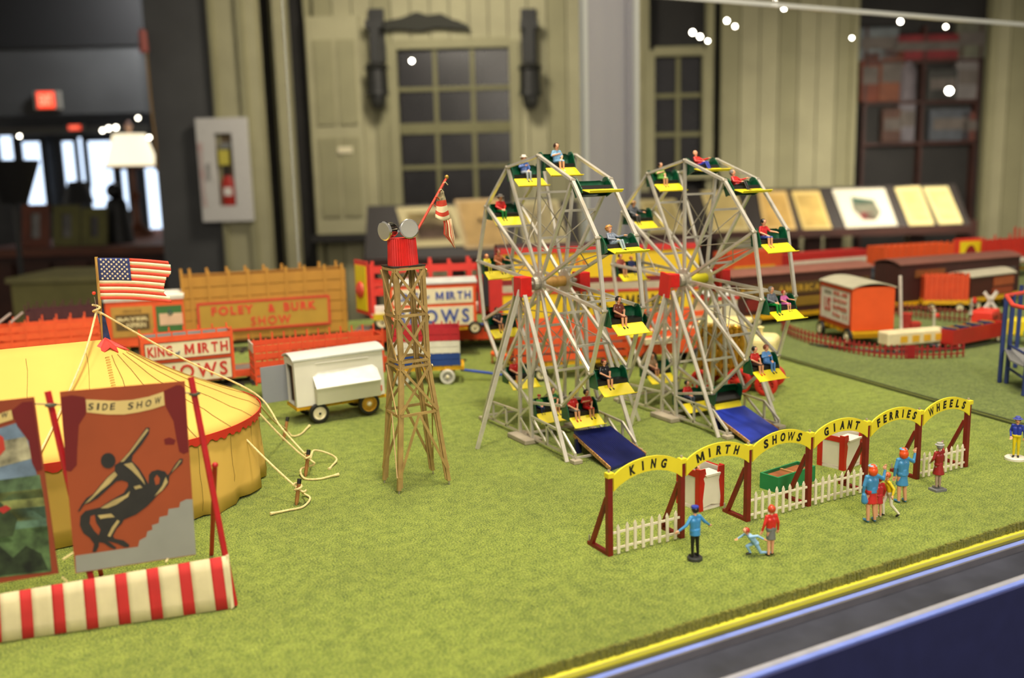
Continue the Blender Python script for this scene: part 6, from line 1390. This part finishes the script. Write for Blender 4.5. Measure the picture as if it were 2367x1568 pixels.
t, L, S = veh('show_wagon', 'cream wagon with red trim and faded red script beside the gold bandwagon', 'wagon', (1636, 842), (1702, 836))
box('body', CREAM, t, 0, L, 0, .28, .10, .56); box('cornice', tr, t, -.012, L+.012, -.012, .292, .56, .60); text('Show', mat('cf7a70', .6), t, .03, L-.03, .34, .44, -.001, .01, .3); text('Train', mat('cf7a70', .6), t, .04, L-.04, .18, .28, -.001, .01, .3); arched_roof(t, 0, L, 0, .28, .60, .03, ROOFGREY); axle_set(t, .06, 0, .28, .06); axle_set(t, L-.06, 0, .28, .06)

# --- gilded bandwagon with red wheels
t, L, S = veh('bandwagon', 'ornate gold and cream bandwagon with red spoked wheels', 'wagon', (1606, 902), (1772, 914))
gld = mat('c08f2c', .3, .7, .3, 18, .6, name='gilt'); crm = mat('e8d896', .45, .0, .05, 6, name='bandwagon_cream'); W_ = .30
box('cream_body', crm, t, L*.06, L*.66, .03, W_, .13, .50); bevel(box('cream_roof', crm, t, L*.02, L*.70, .0, W_+.03, .50, .545), .015, 3)
rr = random.Random(9)
for k in range(9):
    x = L*.06 + L*.58*k/8; pr_ = [(.012, .12), (.022, .14), (.014, .18), (.024, .25), (.016, .32), (.026, .38), (.016, .44), (.028, .49), (.012, .52)]
    MB().lathe(pr_, Matrix.Translation((x, .022, 0)), 10).obj('gilt_column', gld, t, True)
for k in range(8):
    x = L*.06 + L*.58*(k+.5)/8
    for j, z in enumerate((.20, .30, .40)): MB().sphere((x, .024, z), .022, 9, 6, (1, .6, 1.3 if j % 2 else 1)).obj('gilt_scroll', gld, t, True)
for k in range(7): MB().sphere((L*.04 + L*.62*k/6, .005, .505), .030, 9, 6, (1.2, .6, .8)).obj('gilt_scroll', gld, t, True)
bevel(box('cream_cab', crm, t, L*.74, L*1.10, .02, W_-.02, .14, .44), .05, 4); MB().lathe([(.02, .44), (.016, .48), (.03, .50), (.001, .51)], Matrix.Translation((L*.86, .12, 0)), 10).obj('finial', crm, t, True); box('seat_board', BLUE, t, L*.62, L*.76, .02, W_-.02, .12, .16)
for x, r in ((L*.10, .085), (L*.62, .10), (L*1.0, .085)):
    for y in (-.03, W_+.03): wheel(t, x, y, r, .026, mat('c9281c', .45), mat('d0382a', .45), 12, mat('c9281c', .45))
box('under_beam', mat('b3281c', .5), t, 0, L*1.05, .08, W_-.08, .10, .13)
# ------------------------------------------------------------------ the neighbouring case
HZ = .0
t, L, S = veh('show_wagon', 'orange wagon with a big white sign and grey roof in the neighbouring case', 'wagon', (1893, 772), (1966, 802))
D_ = .36; z0, H = .15, .56
ang = t.rotation_euler.z
box('body', mat('e4561c', .5, .0, .06, 6), t, 0, L*1.0, 0, D_*1.15, z0, H); arched_roof(t, 0, L, 0, D_*1.15, H, .045, mat('b3ae94', .6)); sg = sign(t, .04, L-.03, z0+.05, H-.05, -.001, mat('d8d2c2', .6), mat('9a3a24', .6), .006)
rs = mat('b3482f', .6); text('US', mat('b03a2a', .6), sg, L*.18, L*.38, z0+.12, z0+.26, -.008, .02)
for k in range(4): text(('MAIL AND', 'SHOW', 'EXPRESS', 'No 11')[k], rs, sg, L*.46, L*.88, z0+.30-.07*k, z0+.34-.07*k, -.008, .01)
box('sign_header', mat('8f8a78', .6), sg, L*.16, L*.40, -.008, -.006, z0+.29, z0+.33)
chassis(t, -.01, L+.02, 0, D_*1.15, z0-.04, z0); axle_set(t, .07, -.01, D_*1.15, .075); axle_set(t, L-.05, -.01, D_*1.15, .085)
MB().tube([(L, D_*.9, .12), (L+.22, D_*1.5, .06), (L+.35, D_*1.9, .04)], .010).obj('drawbar', mat('3a4048', .5), t, True)
# ring of red fencing round the miniature railway
cpx = [(1808, 766), (1830, 779), (1862, 791), (1900, 801), (1945, 811), (1990, 820), (2040, 827), (2090, 829), (2105, 829), (2118, 829), (2170, 829), (2226, 825)]
pts = catmull([gp(*q) for q in cpx], 5)
fn = thing('ring_fence', 'low dark red picket ring fence around the children\'s train', 'fence', pts[0]); o_ = Vector(fn.location); fr_m = mat('9a2426', .55, .0, .15, 8, name='fence_red')
acc = 0; last = pts[0]; zf = .105
for a, b in zip(pts[:-1], pts[1:]):
    for z in (.035, zf-.02): bar('fence_rail', fr_m, fn, a - o_ + Vector((0, 0, z)), b - o_ + Vector((0, 0, z)), .010, .012)
n = 46
for k in range(n):
    f_ = k/(n-1)*(len(pts)-1); i = min(int(f_), len(pts)-2); p = pts[i].lerp(pts[i+1], f_-i) - o_
    bar('fence_post', fr_m, fn, p, p + Vector((0, 0, zf+.015)), .012, .012)
far = catmull([gp(*q) for q in ((2046, 728), (2120, 735), (2200, 744), (2280, 752), (2320, 757))], 6)
fn2 = thing('ring_fence', 'far side of the dark red ring fence behind the white pole', 'fence', far[0]); o_ = Vector(fn2.location); fm2 = mat('7d3a2c', .6, .0, .2, 8)
for a, b in zip(far[:-1], far[1:]):
    for z in (.04, .12): bar('fence_rail', fm2, fn2, a - o_ + Vector((0, 0, z)), b - o_ + Vector((0, 0, z)), .012, .016)
for k in range(30):
    f_ = k/29*(len(far)-1); i = min(int(f_), len(far)-2); p = far[i].lerp(far[i+1], f_-i) - o_; bar('fence_post', fm2, fn2, p, p + Vector((0, 0, .15)), .014, .014)
# track and cars of the small train
tk = catmull([gp(*q) for q in ((1880, 800), (1990, 812), (2090, 817), (2200, 808), (2300, 792))], 8)
trk = thing('toy_track', 'curved dark rails of the children\'s train', 'track', tk[0]); o_ = Vector(trk.location)
for dy in (-.05, .05): MB().tube([p - o_ + Vector((0, dy, .012)) for p in tk], .008, 5).obj('rail', mat('2a2c28', .5, .3), trk, True)
t, L, S = veh('train_car', 'cream children\'s train car with yellow panels', 'toy car', (2052, 818), (2192, 806)); cy = mat('e0d4a8', .5)
bevel(box('body', cy, t, 0, L, 0, .16, .06, .19), .02, 3); 
for k in range(4): box('window_panel', mat('e2ae2a', .5), t, L*(.2+.19*k), L*(.2+.19*k)+.075, -.004, .0, .09, .15)
for x in (.1, L-.1):
    for y in (.01, .15): wheel(t, x, y, .032, .014)
box('under_frame', BLACK, t, .03, L-.03, .03, .13, .04, .06)
t, L, S = veh('train_car', 'red boat-shaped children\'s train car with yellow and blue seats', 'toy car', (2202, 812), (2322, 788)); rc = mat('b3261e', .5)
for a in ((0, L, 0, .012), (0, L, .15, .162), (0, .012, .012, .15), (L-.012, L, .012, .15)): box('side_panel', rc, t, a[0], a[1], a[2], a[3], .05, .19)
box('floor', rc, t, 0, L, .012, .15, .05, .065)
for k in range(4):
    x = L*(.08+.23*k); MB().prism([(x, .065), (x+.10, .065), (x+.10, .13), (x+.02, .205)], .016, .146).obj('seat_back', mat('d8b020', .5), t); box('seat_cushion', mat('27345c', .5), t, x-.035, x+.02, .016, .146, .15, .2)
for x in (.1, L-.1):
    for y in (.01, .15): wheel(t, x, y, .032, .014)
p = gp(2295, 775); t = thing('train_engine', 'bright red children\'s train engine with grille slots', 'toy car', p, .35); bevel(box('bonnet', REDLIT, t, -.06, .22, 0, .2, .06, .24), .02)
for k in range(4): box('grille_slot', DKRED, t, -.03+.05*k, -.005+.05*k, -.004, 0, .10, .19)
bevel(box('nose', REDLIT, t, .20, .28, .03, .17, .06, .17), .02); box('yellow_side', YELLOW, t, .10, .2, -.03, -.004, .05, .12)
for x in (0, .18):
    for y in (.0, .2): wheel(t, x, y, .035, .014)
# white pole, red cabinets, crossing signal
p = gp(2083, 768); t = thing('flag_post', 'tall plain white pole on a round foot beside the red cabinets', 'pole', p); zt4 = zat(p, 637)
MB().tube([(0, 0, .02), (-.05, 0, zt4)], .016, 10).obj('pole', mat('d8cfc0', .6), t, True); MB().lathe([(.085, 0), (.085, .015), (.03, .022), (.001, .022)], None, 18).obj('foot', mat('d8cfc0', .6), t)
for pl, pr, pt_, lab in (((2084, 766), (2104, 767), 727, 'taller dark red control cabinet by the white pole'), ((2106, 768), (2128, 768), 748, 'shorter dark red control cabinet by the white pole')):
    t, L, S = veh('control_cabinet', lab, 'cabinet', pl, pr, 0, 'red cabinets inside the ring fence'); h_ = zat(gp(*pl), pt_); bevel(box('body', mat('a82e20', .55), t, 0, L, 0, .12, 0, h_), .006); box('lid', mat('b8382a', .5), t, -.004, L+.004, -.004, .124, h_-.01, h_+.006); box('door', mat('98281c', .5), t, .012, L-.012, -.004, 0, .03, h_-.04)
p = gp(2282, 762); t = thing('crossing_signal', 'white railroad crossbuck signal with two round lamps', 'signal', p, -.2); zc_ = zat(p, 695); ww = mat('dcd8cc', .5)
MB().tube([(0, 0, 0), (0, 0, zc_+.05)], .013).obj('mast', ww, t, True); MB().lathe([(.05, 0), (.04, .03), (.015, .04)], None, 12).obj('foot', ww, t)
for s in (-1, 1): MB().box(-.12, .12, -.022, -.012, -.018, .018, Matrix.Translation((0, 0, zc_)) @ Matrix.Rotation(s*.85, 4, 'Y')).obj('crossbuck_board', ww, t)
for s in (-1, 1): MB().lathe([(.05, -.02), (.052, .0), (.045, .015), (.02, .018)], Matrix.Translation((s*.062, -.025, zc_-.17)) @ Matrix.Rotation(pi/2, 4, 'X'), 14).obj('signal_lamp', ww, t, True); 
bar('lamp_arm', ww, t, (-.06, -.01, zc_-.17), (.06, -.01, zc_-.17), .02); MB().sphere((.0, -.03, zc_-.12), .02).obj('bell', mat('c0623a', .5), t, True)
p = gp(2242, 772); t = thing('signal_post', 'slim grey signal post with a small red target', 'signal', p); h_ = zat(p, 690); MB().tube([(0, 0, 0), (0, 0, h_)], .010).obj('mast', mat('a8a492', .5), t, True); MB().lathe([(.03, -.006), (.03, .006)], Matrix.Translation((.03, -.01, h_-.02)) @ Matrix.Rotation(pi/2, 4, 'X'), 14).obj('target', REDLIT, t); MB().lathe([(.03, 0), (.012, .06), (.03, .1), (.001, .1)], Matrix.Translation((0, 0, h_*.55)), 10).obj('lamp_housing', mat('a8a492', .5), t, True)
p = gp(2158, 765); t = thing('signal_post', 'short white post with a red ball near the cream train car', 'signal', p); MB().tube([(0, 0, 0), (0, 0, .2)], .012).obj('mast', mat('cfc9b4', .5), t, True); MB().sphere((.035, 0, .155), .028).obj('ball', REDLIT, t, True); MB().sphere((0, 0, .21), .015).obj('cap', mat('cfc9b4', .5), t, True)
# --- blue ride platform at the right edge
p = gp(2318, 884); t = thing('slide_platform', 'blue-legged ride platform with red handrails and a grey slide at the picture edge', 'ride', p, 0); bl_ = mat('27376e', .5, .0, .12, 9)
def rel(px, py, z): return gp(px, py, z) - p
zp = zat(p, 806); zr = zat(p, 682)
legs = [(rel(2316, 885, 0), rel(2335, 692, zr).xy), (rel(2330, 886, 0), None), (rel(2352, 870, 0), None)]
bases = [gp(2310, 884), gp(2326, 886), gp(2346, 850), gp(2366, 915), gp(2400, 900), gp(2440, 860)]
for b_ in bases:
    q = b_ - p; MB().tube([q, q + Vector((.05, .02, zr if b_ in bases[:3] else zp+.1))], .017, 8).obj('leg', bl_, t, True)
MB().add([tuple(rel(2322, 806, zp)), tuple(rel(2335, 832, zp-.03)), tuple(rel(2440, 880, zp-.12)), tuple(rel(2440, 800, zp))], [(0, 1, 2, 3)]).obj('slide_sheet', mat('8f8f8c', .6, .2, .08, 5), t).modifiers.new('t', 'SOLIDIFY').thickness = .012
MB().tube([rel(2420, 668, zr), rel(2326, 684, zr), rel(2342, 706, zr), rel(2420, 725, zr-.02)], .016, 8).obj('handrail', mat('d2483a', .5), t, True)
for z in (.12, .30): MB().tube([bases[1]-p + Vector((.01, 0, z)), bases[3]-p + Vector((.01, 0, z))], .011, 6).obj('cross_tie', bl_, t, True)
p2_ = gp(2366, 800); q = thing('ride_car', 'yellow and teal ride car on the blue platform', 'ride car', p2_, .3); zz = zat(p2_, 770); bevel(box('body', YELLOW, q, 0, .2, 0, .16, zz-.04, zz+.12), .02); box('stripe', mat('3f9a7a', .5), q, -.02, .2, -.006, 0, zz-.02, zz+.02); MB().tube([(.1, .08, 0), (.1, .08, zz-.04)], .02).obj('post', GREEN, q)

# --- parked wagons and passenger cars along the back
def simple_wagon(name, label, pl, pr, hb, ht, body, roof, boards=None, D_=.3, stakes=0, cat='wagon', letters=None, wheels=True):
    t, L, S = veh(name, label, cat, pl, pr); a = gp(*pl); z0, H = zat(a, hb), zat(a, ht)
    box('body', body, t, 0, L, 0, D_, z0, H)
    if roof: arched_roof(t, 0, L, 0, D_, H, .05, roof, .02)
    if stakes:
        for k in range(stakes): xx = (L-.03)*k/(stakes-1); box('stake', body, t, xx, xx+.03, -.012, .0, z0, H+.04)
    box('sill', CHROMEY, t, -.01, L+.01, -.008, D_+.008, z0-.05, z0)
    for (x0, x1, f0, f1, m_) in boards or (): 
        sb = box('side_board', m_, t, L*x0, L*x1, -.010, -.0, z0+(H-z0)*f0, z0+(H-z0)*f1)
    for (s, x0, x1, f0, f1, m_) in letters or (): text(s, m_, t, L*x0, L*x1, z0+(H-z0)*f0, z0+(H-z0)*f1, -.011, .02, spacing=1.15)
    if wheels:
        r = max(.05, z0*.38)
        for x in (.18, .82): axle_set(t, L*x, .0, D_, r)
    return t
simple_wagon('stake_wagon', 'orange slatted wagon on yellow chassis beyond the cream train car', (2134, 722), (2236, 722), 694, 640, mat('d24a1e', .6), None, None, .3, 9)
simple_wagon('show_wagon', 'dark brown wagon with grey roof and orange lettered side by the crossing signal', (2240, 720), (2340, 706), 690, 640, BROWN, mat('b3ac94', .6), [(.52, .98, .45, .85, mat('a8542c', .6)), (.5, .96, .05, .36, mat('9a4424', .6))])
gdl = mat('b8912a', .6)
simple_wagon('passenger_car', 'long dark brown passenger car with gold lettering behind the second wheel', (1690, 760), (2010, 728), 735, 640, mat('46201a', .6), mat('8a5a4c', .5), [(.02, .98, .45, .75, mat('5c4418', .6)), (.10, .30, .12, .40, mat('7d2018', .6)), (.42, .75, .15, .38, mat('8a6a1c', .6))], .4, 0, 'rail car', [('ROYAL AMERICAN SHOWS', .06, .94, .52, .68, gdl)])
simple_wagon('passenger_car', 'second dark brown passenger car reaching to the right edge', (2076, 722), (2352, 694), 700, 612, mat('3d1d18', .6), mat('7d5246', .5), [(.12, .36, .62, .82, mat('7a4a20', .6))], .4, 0, 'rail car', [('PULLMAN', .72, .95, .60, .72, mat('6d6a66', .6))])
simple_wagon('show_wagon', 'orange wagon with yellow nameboard half hidden by the second wheel', (1682, 690), (1806, 680), 642, 586, mat('c9481c', .6), None, [(.1, .86, .06, .42, mat('c79a20', .6))], .35, 0, 'wagon', [('OL PLAIN', .15, .80, .12, .34, mat('c8641c', .6))])
simple_wagon('flat_wagon', 'low red and white striped wagon behind the brown passenger cars', (1828, 662), (2012, 645), 618, 590, mat('b3241f', .6), None, [(.0, 1.0, .0, .45, mat('cfc6b4', .6))], .35)
simple_wagon('stake_wagon', 'long orange slatted wagon in the farthest row', (2040, 672), (2200, 660), 632, 572, mat('d8521f', .6), None, None, .35, 12)
simple_wagon('baggage_car', 'dark blue-grey flat wagon with coaches in the farthest row', (2000, 690), (2110, 680), 652, 622, mat('343c46', .6), None, [(.1, .9, .3, .7, mat('4a4f55', .6))], .35, 0, 'rail car')
p_ = [gp(2212, 655), gp(2268, 652)]
t, L, S = veh('arch_front', 'yellow show front with a dark red arch and red frame', 'show front', (2210, 650), (2266, 646)); a = gp(2210, 650); h0, h1 = zat(a, 592), zat(a, 553)
box('red_frame', REDLIT, t, 0, L, 0, .08, 0, h1); box('yellow_face', YELLOW, t, L*.08, L*.92, -.01, 0, h0, h1-.04); MB().prism([(L*.5 + L*.22*cos(pi*k/10), h0 + (h1-h0)*.62*sin(pi*k/10)) for k in range(11)], -.02, -.01).obj('arch_opening', mat('8a2018', .6), t)
t, L, S = veh('stake_wagon', 'bright red tall-staked wagon with a white stripe at the right edge', 'wagon', (2268, 650), (2420, 634)); a = gp(2268, 650); h0, h1 = zat(a, 600), zat(a, 560); sr = mat('c9301f', .6)
for k in range(4):
    for y in (0, .3): box('slat', sr, t, 0, L, y, y+.012, h0+(h1-h0)*k/4+.01, h0+(h1-h0)*(k+1)/4-.01)
rr = random.Random(4)
for k in range(14):
    xx = L*k/13.5; hh_ = h1 + rr.uniform(.02, .2)
    box('stake', sr, t, xx, xx+.03, -.012, 0, h0, hh_)
box('bed', sr, t, 0, L, 0, .3, h0-.1, h0); box('white_stripe', WHITE, t, L*.2, L, -.012, 0, h0-.08, h0-.02); axle_set(t, .3, .0, .3, .09); axle_set(t, L-.3, .0, .3, .09)
# low platform along the back of the neighbouring case
p = gp(1786, 745); t = thing('loading_dock', 'maroon loading dock with dark posts beside the second wheel', 'dock', p, 0); box('dock_deck', mat('5a2a24', .7, .0, .2, 5), t, 0, .55, 0, .3, .12, .2)
for k in range(5): box('dock_post', mat('3d1c18', .7), t, .02+.125*k, .05+.125*k, .0, .03, 0, .12)
